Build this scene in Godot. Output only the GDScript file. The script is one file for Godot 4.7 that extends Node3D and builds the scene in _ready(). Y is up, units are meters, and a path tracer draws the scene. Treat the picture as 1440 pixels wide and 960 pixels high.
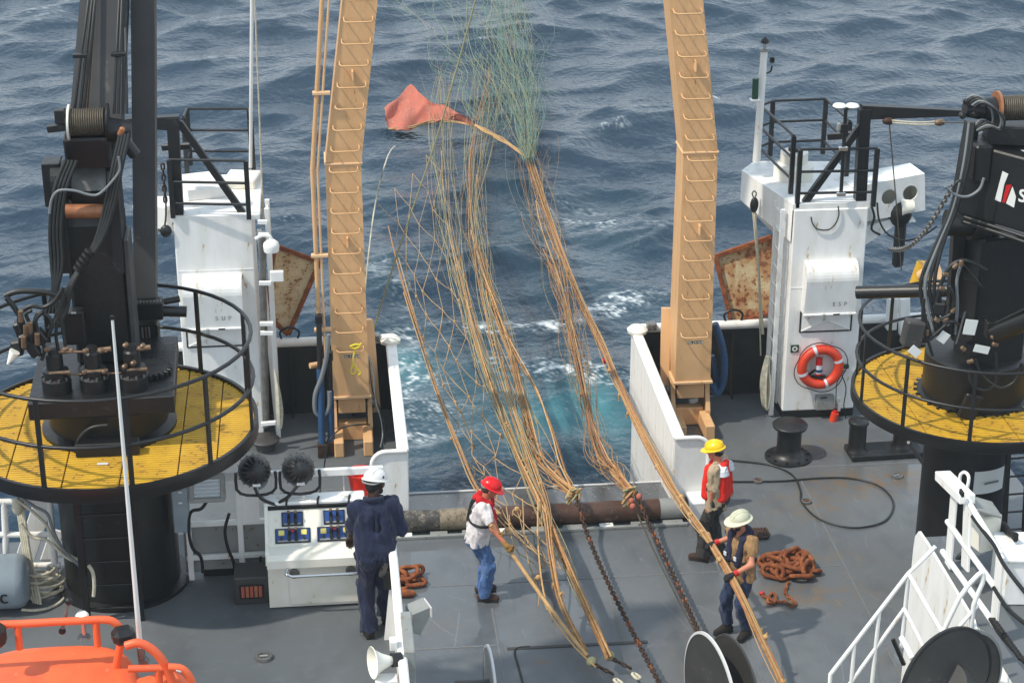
extends Node3D
# Stern deck of a research ship hauling a trawl net: sea, decks, two cranes, gantry, crew.

var M := {}
var used := {}
var rng := RandomNumberGenerator.new()

# ---------------------------------------------------------------- geometry
class G:
	var V := PackedVector3Array()
	var N := PackedVector3Array()
	var C := PackedColorArray()
	var U := PackedVector2Array()
	func tri(a: Vector3, b: Vector3, c: Vector3, na: Vector3, nb: Vector3, nc: Vector3):
		if (b - a).cross(c - a).dot(na + nb + nc) > 0.0:
			V.append(a); V.append(c); V.append(b); N.append(na); N.append(nc); N.append(nb)
		else:
			V.append(a); V.append(b); V.append(c); N.append(na); N.append(nb); N.append(nc)
	func flat(a: Vector3, b: Vector3, c: Vector3, out: Vector3):
		var n := (b - a).cross(c - a)
		if n.length_squared() < 1e-16: return
		n = n.normalized()
		if n.dot(out) < 0.0: n = -n
		tri(a, b, c, n, n, n)
	func quad(a: Vector3, b: Vector3, c: Vector3, d: Vector3, out: Vector3):
		flat(a, b, c, out); flat(a, c, d, out)
	func squad(a: Vector3, b: Vector3, c: Vector3, d: Vector3, na: Vector3, nb: Vector3, nc: Vector3, nd: Vector3):
		tri(a, b, c, na, nb, nc); tri(a, c, d, na, nc, nd)
	func box(c: Vector3, s: Vector3, b := Basis.IDENTITY, bev := 0.008):
		var h := s * 0.5
		var e: float = minf(bev, minf(h.x, minf(h.y, h.z)) * 0.6)
		var P := []
		for i in 8:
			var g := Vector3(-1 if i & 1 == 0 else 1, -1 if i & 2 == 0 else 1, -1 if i & 4 == 0 else 1)
			var row := []
			for ax in 3:
				var q := Vector3(g.x * (h.x - e), g.y * (h.y - e), g.z * (h.z - e))
				q[ax] = g[ax] * h[ax]
				row.append(c + b * q)
			P.append(row)
		for ax in 3:
			var b1 := 1 << ((ax + 1) % 3)
			var b2 := 1 << ((ax + 2) % 3)
			for sd in 2:
				var o := (1 << ax) * sd
				var out := Vector3.ZERO
				out[ax] = 1.0 if sd == 1 else -1.0
				quad(P[o][ax], P[o | b1][ax], P[o | b1 | b2][ax], P[o | b2][ax], b * out)
			# edges along ax
			var ay := (ax + 1) % 3
			var az := (ax + 2) % 3
			for k in 4:
				var o2 := (b1 if k & 1 else 0) | (b2 if k & 2 else 0)
				var out2 := Vector3.ZERO
				out2[ay] = 1.0 if k & 1 else -1.0
				out2[az] = 1.0 if k & 2 else -1.0
				quad(P[o2][ay], P[o2 | (1 << ax)][ay], P[o2 | (1 << ax)][az], P[o2][az], b * out2)
		for i in 8:
			flat(P[i][0], P[i][1], P[i][2], P[i][0] + P[i][1] + P[i][2] - c * 3.0)
	func beam(a: Vector3, bb: Vector3, w: float, h: float, upv := Vector3.UP, bev := 0.006):
		var d := bb - a
		var zz := d.normalized()
		if absf(zz.dot(upv)) > 0.98: upv = Vector3(0, 0, 1) if absf(zz.z) < 0.9 else Vector3(1, 0, 0)
		var xx := upv.cross(zz).normalized()
		var yy := zz.cross(xx)
		box((a + bb) * 0.5, Vector3(w, h, d.length()), Basis(xx, yy, zz), bev)
	func taper(a: Vector3, bb: Vector3, wa: float, ha: float, wb: float, hb: float, upv := Vector3.UP):
		var zz := (bb - a).normalized()
		if absf(zz.dot(upv)) > 0.98: upv = Vector3(0, 0, 1)
		var xx := upv.cross(zz).normalized()
		var yy := zz.cross(xx)
		var A := []; var B := []
		for k in [[-1, -1], [1, -1], [1, 1], [-1, 1]]:
			A.append(a + xx * (k[0] * wa * 0.5) + yy * (k[1] * ha * 0.5))
			B.append(bb + xx * (k[0] * wb * 0.5) + yy * (k[1] * hb * 0.5))
		for k in 4:
			var j := (k + 1) % 4
			quad(A[k], A[j], B[j], B[k], A[k] + A[j] - a * 2.0)
		quad(A[0], A[1], A[2], A[3], -zz); quad(B[0], B[1], B[2], B[3], zz)
	func cyl(a: Vector3, bb: Vector3, ra: float, rb := -1.0, n := 16, cap := true):
		if rb < 0.0: rb = ra
		var zz := (bb - a).normalized()
		var xx := zz.cross(Vector3.UP if absf(zz.y) < 0.9 else Vector3.RIGHT).normalized()
		var yy := zz.cross(xx)
		for i in n:
			var t0 := TAU * i / n
			var t1 := TAU * (i + 1) / n
			var d0 := xx * cos(t0) + yy * sin(t0)
			var d1 := xx * cos(t1) + yy * sin(t1)
			squad(a + d0 * ra, a + d1 * ra, bb + d1 * rb, bb + d0 * rb, d0, d1, d1, d0)
			if cap:
				flat(a, a + d0 * ra, a + d1 * ra, -zz)
				flat(bb, bb + d0 * rb, bb + d1 * rb, zz)
	func tube(p: Array, r: float, n := 6, closed := false, sub := 4):
		var q := PackedVector3Array()
		var m := p.size()
		if sub <= 1 or m < 3:
			for x in p: q.append(x)
		else:
			var segs := m if closed else m - 1
			for i in segs:
				var p0: Vector3 = p[(i - 1 + m) % m] if closed else p[maxi(i - 1, 0)]
				var p1: Vector3 = p[i]
				var p2: Vector3 = p[(i + 1) % m]
				var p3: Vector3 = p[(i + 2) % m] if closed else p[mini(i + 2, m - 1)]
				for k in sub:
					q.append(p1.cubic_interpolate(p2, p0, p3, float(k) / sub))
			if not closed: q.append(p[m - 1])
		var cnt := q.size()
		var prev := Vector3.ZERO
		var ring0 := []; var ring1 := []
		var first := []
		for i in (cnt + 1 if closed else cnt):
			var c := q[i % cnt]
			var a := q[(i - 1 + cnt) % cnt] if closed else q[maxi(i - 1, 0)]
			var b := q[(i + 1) % cnt] if closed else q[mini(i + 1, cnt - 1)]
			var t := (b - a).normalized()
			if prev == Vector3.ZERO:
				prev = t.cross(Vector3.UP if absf(t.y) < 0.9 else Vector3.RIGHT).normalized()
			else:
				prev = (prev - t * prev.dot(t))
				prev = prev.normalized() if prev.length() > 1e-5 else t.cross(Vector3.RIGHT).normalized()
			var y := t.cross(prev)
			ring1 = []
			for k in n:
				var an := TAU * k / n
				ring1.append(prev * cos(an) + y * sin(an))
			if i == 0: first = ring1
			if closed and i == cnt: ring1 = first
			if i > 0:
				var c0 := q[i - 1]
				for k in n:
					var j := (k + 1) % n
					squad(c0 + ring0[k] * r, c0 + ring0[j] * r, c + ring1[j] * r, c + ring1[k] * r, ring0[k], ring0[j], ring1[j], ring1[k])
			if not closed and (i == 0 or i == cnt - 1):
				for k in n: flat(c, c + ring1[k] * r, c + ring1[(k + 1) % n] * r, -t if i == 0 else t)
			ring0 = ring1
	# surface of revolution about the y axis of xf; profile of Vector2(radius, height)
	func lathe(pr: Array, xf: Transform3D, n := 20, sharp := 0.6):
		for s in pr.size() - 1:
			var p0: Vector2 = pr[s]
			var p1: Vector2 = pr[s + 1]
			var nn := Vector2(p1.y - p0.y, -(p1.x - p0.x)).normalized()
			var n0 := nn; var n1 := nn
			if s > 0:
				var pp: Vector2 = pr[s - 1]
				var mm := Vector2(p0.y - pp.y, -(p0.x - pp.x)).normalized()
				if mm.dot(nn) > sharp: n0 = (mm + nn).normalized()
			if s < pr.size() - 2:
				var pq: Vector2 = pr[s + 2]
				var mq := Vector2(pq.y - p1.y, -(pq.x - p1.x)).normalized()
				if mq.dot(nn) > sharp: n1 = (mq + nn).normalized()
			for i in n:
				var t0 := TAU * i / n
				var t1 := TAU * (i + 1) / n
				var d0 := Vector3(cos(t0), 0, sin(t0)); var d1 := Vector3(cos(t1), 0, sin(t1))
				var up := Vector3.UP
				var b := xf.basis
				squad(xf * (d0 * p0.x + up * p0.y), xf * (d1 * p0.x + up * p0.y), xf * (d1 * p1.x + up * p1.y), xf * (d0 * p1.x + up * p1.y),
					(b * (d0 * n0.x + up * n0.y)).normalized(), (b * (d1 * n0.x + up * n0.y)).normalized(), (b * (d1 * n1.x + up * n1.y)).normalized(), (b * (d0 * n1.x + up * n1.y)).normalized())
	func prism(poly: PackedVector2Array, depth: float, xf: Transform3D):
		var id := Geometry2D.triangulate_polygon(poly)
		var zz := Vector3(0, 0, depth * 0.5)
		for i in range(0, id.size(), 3):
			for sd: float in [-1.0, 1.0]:
				var a := Vector3(poly[id[i]].x, poly[id[i]].y, 0) + zz * sd
				var b := Vector3(poly[id[i + 1]].x, poly[id[i + 1]].y, 0) + zz * sd
				var c := Vector3(poly[id[i + 2]].x, poly[id[i + 2]].y, 0) + zz * sd
				flat(xf * a, xf * b, xf * c, xf.basis * Vector3(0, 0, sd))
		var area := 0.0
		var m := poly.size()
		for i in m: area += poly[i].cross(poly[(i + 1) % m])
		var sg := 1.0 if area > 0 else -1.0
		for i in m:
			var p := poly[i]; var q := poly[(i + 1) % m]
			var o := Vector3(q.y - p.y, -(q.x - p.x), 0) * sg
			quad(xf * (Vector3(p.x, p.y, 0) - zz), xf * (Vector3(q.x, q.y, 0) - zz), xf * (Vector3(q.x, q.y, 0) + zz), xf * (Vector3(p.x, p.y, 0) + zz), xf.basis * o)
	func ball(c: Vector3, r: Vector3, b := Basis.IDENTITY, n := 14, lat0 := -1.5707, lat1 := 1.5707):
		var m := maxi(4, n / 2)
		for j in m:
			var f0 := lerpf(lat0, lat1, float(j) / m); var f1 := lerpf(lat0, lat1, float(j + 1) / m)
			for i in n:
				var P := []; var Q := []
				for k in [[i, f0], [i + 1, f0], [i + 1, f1], [i, f1]]:
					var t: float = TAU * k[0] / n
					var d := Vector3(cos(t) * cos(k[1]), sin(k[1]), sin(t) * cos(k[1]))
					P.append(c + b * (d * r)); Q.append((b * (d / r)).normalized())
				squad(P[0], P[1], P[2], P[3], Q[0], Q[1], Q[2], Q[3])
	# a chain link: stadium ring, long axis x, flat in the xz plane
	func link(xf: Transform3D, L: float, W: float, r: float, n := 14, m := 6):
		var pts := []
		var hw := W * 0.5 - r
		var hl := L * 0.5 - r - hw
		for i in n:
			var t := TAU * i / n
			pts.append(xf * Vector3(cos(t) * hw + (hl if cos(t) > 0 else -hl), 0, sin(t) * hw))
		tube(pts, r, m, true, 1)
	func add(o: G):
		V.append_array(o.V); N.append_array(o.N)
	func mesh() -> ArrayMesh:
		var a := []
		a.resize(Mesh.ARRAY_MAX)
		a[Mesh.ARRAY_VERTEX] = V
		a[Mesh.ARRAY_NORMAL] = N
		if C.size() == V.size(): a[Mesh.ARRAY_COLOR] = C
		if U.size() == V.size(): a[Mesh.ARRAY_TEX_UV] = U
		var m := ArrayMesh.new()
		m.add_surface_from_arrays(Mesh.PRIMITIVE_TRIANGLES, a)
		return m

# ---------------------------------------------------------------- scene tree
func numbered(k: String, par: Node = null) -> String:
	var key := k + "/" + str(par.get_instance_id() if par else 0)
	var c: int = used.get(key, 0)
	used[key] = c + 1
	return k if c == 0 else "%s_%03d" % [k, c]

func tag(o: Node, label: String, category: String, group := ""):
	o.set_meta("label", label)
	o.set_meta("category", category)
	if group != "": o.set_meta("group", group)

func thing(called: String, label: String, category: String, at := Vector3.ZERO, group := "", turn := 0.0) -> Node3D:
	var o := Node3D.new()
	o.name = numbered(called)
	add_child(o, true)
	o.position = at
	o.rotation.y = turn
	tag(o, label, category, group)
	return o

func mi(par: Node, called: String, m: Mesh, mt: Material, xf := Transform3D.IDENTITY) -> MeshInstance3D:
	var o := MeshInstance3D.new()
	o.name = numbered(called, null if par == self else par)
	o.mesh = m
	o.material_override = mt
	o.transform = xf
	par.add_child(o, true)
	return o

# a part whose shape g is given in world metres; par is a thing (maybe moved), so shift it back
func part(par: Node3D, called: String, g: G, mt: Material) -> MeshInstance3D:
	var xf := Transform3D.IDENTITY
	var p: Node = par
	while p != self and p is Node3D:
		xf = (p as Node3D).transform * xf
		p = p.get_parent()
	return mi(par, called, g.mesh(), mt, xf.affine_inverse())

func solo(called: String, g: G, mt: Material, label: String, category: String, group := "") -> MeshInstance3D:
	var o := mi(self, called, g.mesh(), mt)
	tag(o, label, category, group)
	return o

func struct(called: String, g: G, mt: Material, par: Node = self) -> MeshInstance3D:
	var o := mi(par, called, g.mesh(), mt)
	o.set_meta("kind", "structure")
	return o

# a child with the world transform it is given (parent must be unmoved)
func copy(o: Node3D, label: String, at: Vector3, turn := 0.0) -> Node3D:
	var c := o.duplicate() as Node3D
	c.name = numbered(String(o.name).trim_suffix("_000"))
	add_child(c, true)
	c.position = at
	c.rotation.y = turn
	c.set_meta("label", label)
	return c

# ---------------------------------------------------------------- materials
var noise_cache := {}
func noise_img(sd: int, freq: float, oct := 4, type := FastNoiseLite.TYPE_SIMPLEX_SMOOTH, size := 256) -> Image:
	var key := "%d_%f_%d_%d_%d" % [sd, freq, oct, type, size]
	if noise_cache.has(key): return noise_cache[key]
	var fn := FastNoiseLite.new()
	fn.seed = sd; fn.frequency = freq; fn.noise_type = type
	fn.fractal_octaves = oct
	if oct <= 1: fn.fractal_type = FastNoiseLite.FRACTAL_NONE
	var im := fn.get_seamless_image(size, size)
	im.convert(Image.FORMAT_L8)
	noise_cache[key] = im
	return im

func normal_tex(sd: int, freq: float, strength: float, oct := 4) -> ImageTexture:
	var key := "n%d_%f_%f" % [sd, freq, strength]
	if noise_cache.has(key): return noise_cache[key]
	var im := noise_img(sd, freq, oct).duplicate() as Image
	im.convert(Image.FORMAT_RGBA8)
	im.bump_map_to_normal_map(strength)
	im.generate_mipmaps()
	var t := ImageTexture.create_from_image(im)
	noise_cache[key] = t
	return t

# two- or three-tone weathered surface: base, broad tint, spots
func weathered(base: Color, tint: Color, spot: Color, spot_lo: float, sd: int, scale: float, rough := 0.5, metal := 0.0, bump := 0.0) -> StandardMaterial3D:
	var a := noise_img(sd, 0.008, 5)
	var b := noise_img(sd + 7, 0.035, 5)
	var d1 := a.get_data(); var d2 := b.get_data()
	var out := PackedByteArray()
	var n := d1.size()
	out.resize(n * 3)
	for i in n:
		var t := d1[i] / 255.0
		var s := d2[i] / 255.0
		var c := base.lerp(tint, clampf((t - 0.25) * 1.6, 0.0, 1.0))
		c = c.lerp(spot, smoothstep(spot_lo, spot_lo + 0.12, s * 0.65 + t * 0.35))
		out[i * 3] = int(c.r * 255.0); out[i * 3 + 1] = int(c.g * 255.0); out[i * 3 + 2] = int(c.b * 255.0)
	var im := Image.create_from_data(a.get_width(), a.get_height(), false, Image.FORMAT_RGB8, out)
	im.generate_mipmaps()
	var m := StandardMaterial3D.new()
	m.albedo_texture = ImageTexture.create_from_image(im)
	m.uv1_triplanar = true
	m.uv1_world_triplanar = true
	m.uv1_scale = Vector3.ONE / scale
	m.roughness = rough
	m.metallic = metal
	if bump > 0.0:
		m.normal_enabled = true
		m.normal_texture = normal_tex(5, 0.05, 4.0)
		m.normal_scale = bump
	return m

func plain(c: Color, rough := 0.6, metal := 0.0) -> StandardMaterial3D:
	var m := StandardMaterial3D.new()
	m.albedo_color = c
	m.roughness = rough
	m.metallic = metal
	return m

func fabric(c: Color, d: Color, sd: int, sheen := 0.0) -> StandardMaterial3D:
	var m := weathered(c, d, d, 0.9, sd, 0.5, 0.9, 0.0, 0.6)
	m.uv1_world_triplanar = false
	if sheen > 0.0:
		m.rim_enabled = true; m.rim = sheen; m.rim_tint = 0.5
	return m

func make_materials():
	M.white = weathered(Color(0.92, 0.92, 0.91), Color(0.88, 0.88, 0.86), Color(0.74, 0.64, 0.51), 0.74, 1, 1.7, 0.42, 0, 0.06)
	M.white.uv1_scale = Vector3(1.5, 0.38, 1.5)
	M.cream = weathered(Color(0.90, 0.89, 0.85), Color(0.87, 0.86, 0.80), Color(0.76, 0.71, 0.6), 0.77, 2, 0.9, 0.4, 0, 0.05)
	M.black = weathered(Color(0.065, 0.068, 0.072), Color(0.095, 0.098, 0.102), Color(0.19, 0.185, 0.18), 0.74, 3, 1.3, 0.42, 0, 0.12)
	M.black_rail = weathered(Color(0.07, 0.075, 0.08), Color(0.11, 0.115, 0.12), Color(0.25, 0.22, 0.2), 0.76, 4, 0.7, 0.4, 0, 0.05)
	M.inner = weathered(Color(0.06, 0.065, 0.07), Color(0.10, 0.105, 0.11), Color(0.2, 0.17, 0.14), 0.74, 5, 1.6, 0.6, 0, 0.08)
	M.boom = weathered(Color(0.22, 0.22, 0.225), Color(0.27, 0.27, 0.27), Color(0.4, 0.38, 0.35), 0.73, 6, 1.9, 0.45, 0, 0.06)
	M.tan = weathered(Color(0.84, 0.67, 0.48), Color(0.80, 0.63, 0.44), Color(0.60, 0.41, 0.27), 0.76, 7, 2.6, 0.5, 0, 0.08)
	M.tan.uv1_scale = Vector3(1.6, 0.30, 1.6)
	M.tan_light = weathered(Color(0.87, 0.72, 0.55), Color(0.84, 0.68, 0.50), Color(0.66, 0.5, 0.32), 0.74, 8, 1.0, 0.5)
	M.rust = weathered(Color(0.42, 0.22, 0.11), Color(0.56, 0.30, 0.14), Color(0.66, 0.42, 0.22), 0.62, 9, 0.35, 0.85, 0.1, 0.5)
	M.darkrust = weathered(Color(0.20, 0.15, 0.12), Color(0.28, 0.19, 0.13), Color(0.40, 0.25, 0.15), 0.66, 10, 0.3, 0.65, 0.4, 0.4)
	M.roller = weathered(Color(0.34, 0.24, 0.19), Color(0.26, 0.19, 0.16), Color(0.46, 0.33, 0.25), 0.66, 11, 0.8, 0.45, 0.3, 0.25)
	M.roller_worn = weathered(Color(0.21, 0.20, 0.19), Color(0.34, 0.325, 0.30), Color(0.50, 0.47, 0.41), 0.60, 12, 0.35, 0.6, 0.1, 0.3)
	M.roller_pale = weathered(Color(0.54, 0.50, 0.42), Color(0.47, 0.42, 0.34), Color(0.36, 0.31, 0.25), 0.60, 112, 0.35, 0.6, 0.1, 0.3)
	M.door_plate = weathered(Color(0.80, 0.74, 0.60), Color(0.70, 0.58, 0.42), Color(0.40, 0.21, 0.11), 0.60, 13, 0.6, 0.85, 0, 0.4)
	M.door_plate2 = weathered(Color(0.78, 0.72, 0.58), Color(0.64, 0.44, 0.26), Color(0.46, 0.21, 0.09), 0.56, 113, 1.0, 0.85, 0, 0.4)
	M.orange = weathered(Color(0.90, 0.40, 0.22), Color(0.86, 0.36, 0.20), Color(0.78, 0.45, 0.30), 0.72, 14, 0.8, 0.45, 0, 0.05)
	M.buoy = weathered(Color(0.84, 0.25, 0.11), Color(0.78, 0.21, 0.09), Color(0.55, 0.16, 0.08), 0.74, 15, 0.5, 0.5)
	M.yellow = weathered(Color(0.80, 0.63, 0.14), Color(0.72, 0.55, 0.13), Color(0.46, 0.35, 0.14), 0.66, 16, 0.8, 0.6)
	M.grey = weathered(Color(0.55, 0.56, 0.55), Color(0.50, 0.51, 0.50), Color(0.42, 0.36, 0.28), 0.70, 17, 0.9, 0.5, 0, 0.05)
	M.greymetal = weathered(Color(0.50, 0.50, 0.49), Color(0.42, 0.42, 0.41), Color(0.33, 0.26, 0.2), 0.7, 18, 0.4, 0.4, 0.6, 0.1)
	M.wire = weathered(Color(0.38, 0.35, 0.30), Color(0.30, 0.27, 0.23), Color(0.5, 0.45, 0.38), 0.7, 19, 0.2, 0.5, 0.5, 0.2)
	M.hose = weathered(Color(0.09, 0.10, 0.10), Color(0.14, 0.15, 0.15), Color(0.22, 0.22, 0.22), 0.75, 20, 0.4, 0.45)
	M.greyhose = plain(Color(0.45, 0.47, 0.48), 0.5)
	M.brass = weathered(Color(0.50, 0.41, 0.32), Color(0.42, 0.34, 0.27), Color(0.28, 0.23, 0.19), 0.7, 21, 0.2, 0.5, 0.4)
	M.copper = weathered(Color(0.66, 0.44, 0.30), Color(0.58, 0.38, 0.26), Color(0.42, 0.27, 0.2), 0.7, 22, 0.3, 0.45, 0.3)
	M.blue = weathered(Color(0.14, 0.29, 0.44), Color(0.12, 0.25, 0.38), Color(0.3, 0.3, 0.3), 0.75, 23, 0.5, 0.4)
	M.rope = weathered(Color(0.68, 0.50, 0.31), Color(0.60, 0.42, 0.25), Color(0.46, 0.31, 0.18), 0.56, 24, 0.22, 0.95)
	M.rope2 = weathered(Color(0.76, 0.62, 0.43), Color(0.68, 0.53, 0.35), Color(0.54, 0.41, 0.26), 0.66, 25, 0.3, 0.95)
	M.twine = plain(Color(0.64, 0.53, 0.38), 0.95)
	M.greennet = plain(Color(0.40, 0.52, 0.46), 0.9)
	M.palenet = plain(Color(0.58, 0.57, 0.43), 0.9)
	M.whiterope = weathered(Color(0.78, 0.76, 0.68), Color(0.7, 0.68, 0.6), Color(0.55, 0.52, 0.45), 0.7, 26, 0.2, 0.95)
	M.yellowrope = plain(Color(0.88, 0.80, 0.22), 0.9)
	M.pink = weathered(Color(0.72, 0.40, 0.32), Color(0.62, 0.36, 0.30), Color(0.78, 0.54, 0.46), 0.66, 27, 1.2, 0.9)
	M.skin_light = plain(Color(0.74, 0.48, 0.37), 0.55)
	M.skin_red = plain(Color(0.72, 0.43, 0.32), 0.55)
	M.skin_dark = plain(Color(0.25, 0.145, 0.10), 0.5)
	M.hair = plain(Color(0.07, 0.055, 0.045), 0.8)
	M.hair_grey = plain(Color(0.24, 0.22, 0.20), 0.8)
	M.navy = fabric(Color(0.075, 0.12, 0.24), Color(0.055, 0.09, 0.19), 31, 0.2)
	M.jeans = fabric(Color(0.30, 0.43, 0.62), Color(0.23, 0.35, 0.53), 32, 0.2)
	M.jeans_dark = fabric(Color(0.12, 0.19, 0.32), Color(0.09, 0.15, 0.26), 33, 0.2)
	M.trouser = fabric(Color(0.16, 0.16, 0.16), Color(0.21, 0.20, 0.19), 34, 0.15)
	M.tee = fabric(Color(0.86, 0.84, 0.84), Color(0.80, 0.77, 0.77), 35)
	M.khaki = fabric(Color(0.60, 0.47, 0.32), Color(0.54, 0.42, 0.28), 36)
	M.oat = fabric(Color(0.70, 0.63, 0.52), Color(0.63, 0.56, 0.46), 37)
	M.vest_orange = fabric(Color(0.92, 0.16, 0.09), Color(0.82, 0.12, 0.07), 38)
	M.vest_navy = fabric(Color(0.11, 0.12, 0.22), Color(0.15, 0.16, 0.26), 39)
	M.vest_red = fabric(Color(0.76, 0.05, 0.08), Color(0.66, 0.04, 0.07), 40)
	M.boot = fabric(Color(0.10, 0.085, 0.075), Color(0.15, 0.12, 0.10), 41)
	M.boot_brown = fabric(Color(0.24, 0.16, 0.115), Color(0.18, 0.12, 0.09), 42)
	M.glove_tan = fabric(Color(0.62, 0.46, 0.22), Color(0.5, 0.36, 0.16), 43)
	M.glove_black = plain(Color(0.05, 0.05, 0.055), 0.8)
	M.helmet_white = plain(Color(0.85, 0.85, 0.83), 0.3)
	M.helmet_old = weathered(Color(0.80, 0.80, 0.70), Color(0.74, 0.74, 0.64), Color(0.6, 0.58, 0.48), 0.72, 44, 0.3, 0.4)
	M.helmet_red = plain(Color(0.85, 0.035, 0.07), 0.28)
	M.helmet_yellow = plain(Color(0.95, 0.76, 0.02), 0.3)
	M.reflective = plain(Color(0.80, 0.82, 0.85), 0.35)
	M.tape = plain(Color(0.78, 0.78, 0.78), 0.5)
	M.strap = plain(Color(0.04, 0.04, 0.045), 0.7)
	M.chrome = plain(Color(0.75, 0.76, 0.77), 0.2, 0.9)
	M.signwhite = plain(Color(0.85, 0.86, 0.85), 0.4)
	M.signgreen = plain(Color(0.05, 0.28, 0.2), 0.4)
	M.ink = plain(Color(0.03, 0.03, 0.03), 0.5)
	M.red = plain(Color(0.72, 0.07, 0.06), 0.45)
	M.bucket = plain(Color(0.88, 0.17, 0.07), 0.45)
	M.tank = weathered(Color(0.52, 0.57, 0.60), Color(0.47, 0.52, 0.56), Color(0.38, 0.38, 0.36), 0.74, 45, 0.9, 0.35, 0, 0.05)
	M.panel_blue = plain(Color(0.06, 0.25, 0.52), 0.35)
	M.panel_dark = plain(Color(0.03, 0.05, 0.10), 0.4)
	M.gauge = plain(Color(0.85, 0.80, 0.42), 0.4)
	M.wet = weathered(Color(0.33, 0.34, 0.35), Color(0.26, 0.27, 0.28), Color(0.62, 0.63, 0.62), 0.70, 46, 0.8, 0.3, 0, 0.1)
	M.seam = weathered(Color(0.40, 0.41, 0.42), Color(0.36, 0.37, 0.38), Color(0.46, 0.41, 0.34), 0.62, 47, 0.5, 0.6)
	M.drum = weathered(Color(0.20, 0.195, 0.19), Color(0.24, 0.235, 0.23), Color(0.36, 0.34, 0.31), 0.74, 48, 1.1, 0.55, 0, 0.05)
	M.glass = plain(Color(0.75, 0.82, 0.85, 0.25), 0.05)
	M.glass.transparency = BaseMaterial3D.TRANSPARENCY_ALPHA
	M.glow_heat = plain(Color(0.62, 0.30, 0.24), 0.7)
	M.veil = plain(Color(0.52, 0.47, 0.36), 0.95)

# ---------------------------------------------------------------- sea
const SEA := -2.6
var waves := []
func make_waves():
	var r := RandomNumberGenerator.new()
	r.seed = 77
	var n := 34
	for i in n:
		var f := float(i) / (n - 1)
		var L := 0.38 * pow(32.0, f) * r.randf_range(0.9, 1.1)
		var a := r.randfn(0.0, 0.62)
		var dir := Vector2(0.32, 1.0).normalized().rotated(a)
		var amp := L * 0.0080 * (1.0 + 0.45 * smoothstep(0.2, 0.5, f)) * (1.0 - 0.60 * smoothstep(0.55, 1.0, f)) * (0.78 + 0.22 * smoothstep(0.0, 0.4, f))
		waves.append([dir.x * TAU / L, dir.y * TAU / L, amp, r.randf() * TAU, dir.x, dir.y])

func sea_point(x: float, z: float, calm: float) -> Vector3:
	var dx := 0.0; var dy := 0.0; var dz := 0.0
	for w in waves:
		var ph: float = w[0] * x + w[1] * z + w[3]
		var s := sin(ph)
		var a: float = w[2]
		dy += s * a
		var c := cos(ph) * a * 0.95
		dx += c * w[4]; dz += c * w[5]
	return Vector3(x + dx * calm, SEA + dy * calm, z + dz * calm)

func axis(parts: Array) -> PackedFloat32Array:
	var o := PackedFloat32Array()
	for p in parts:
		var n := int(round(absf(p[1] - p[0]) / p[2]))
		for i in n: o.append(lerpf(p[0], p[1], float(i) / n))
	o.append(parts[-1][1])
	return o

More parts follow.
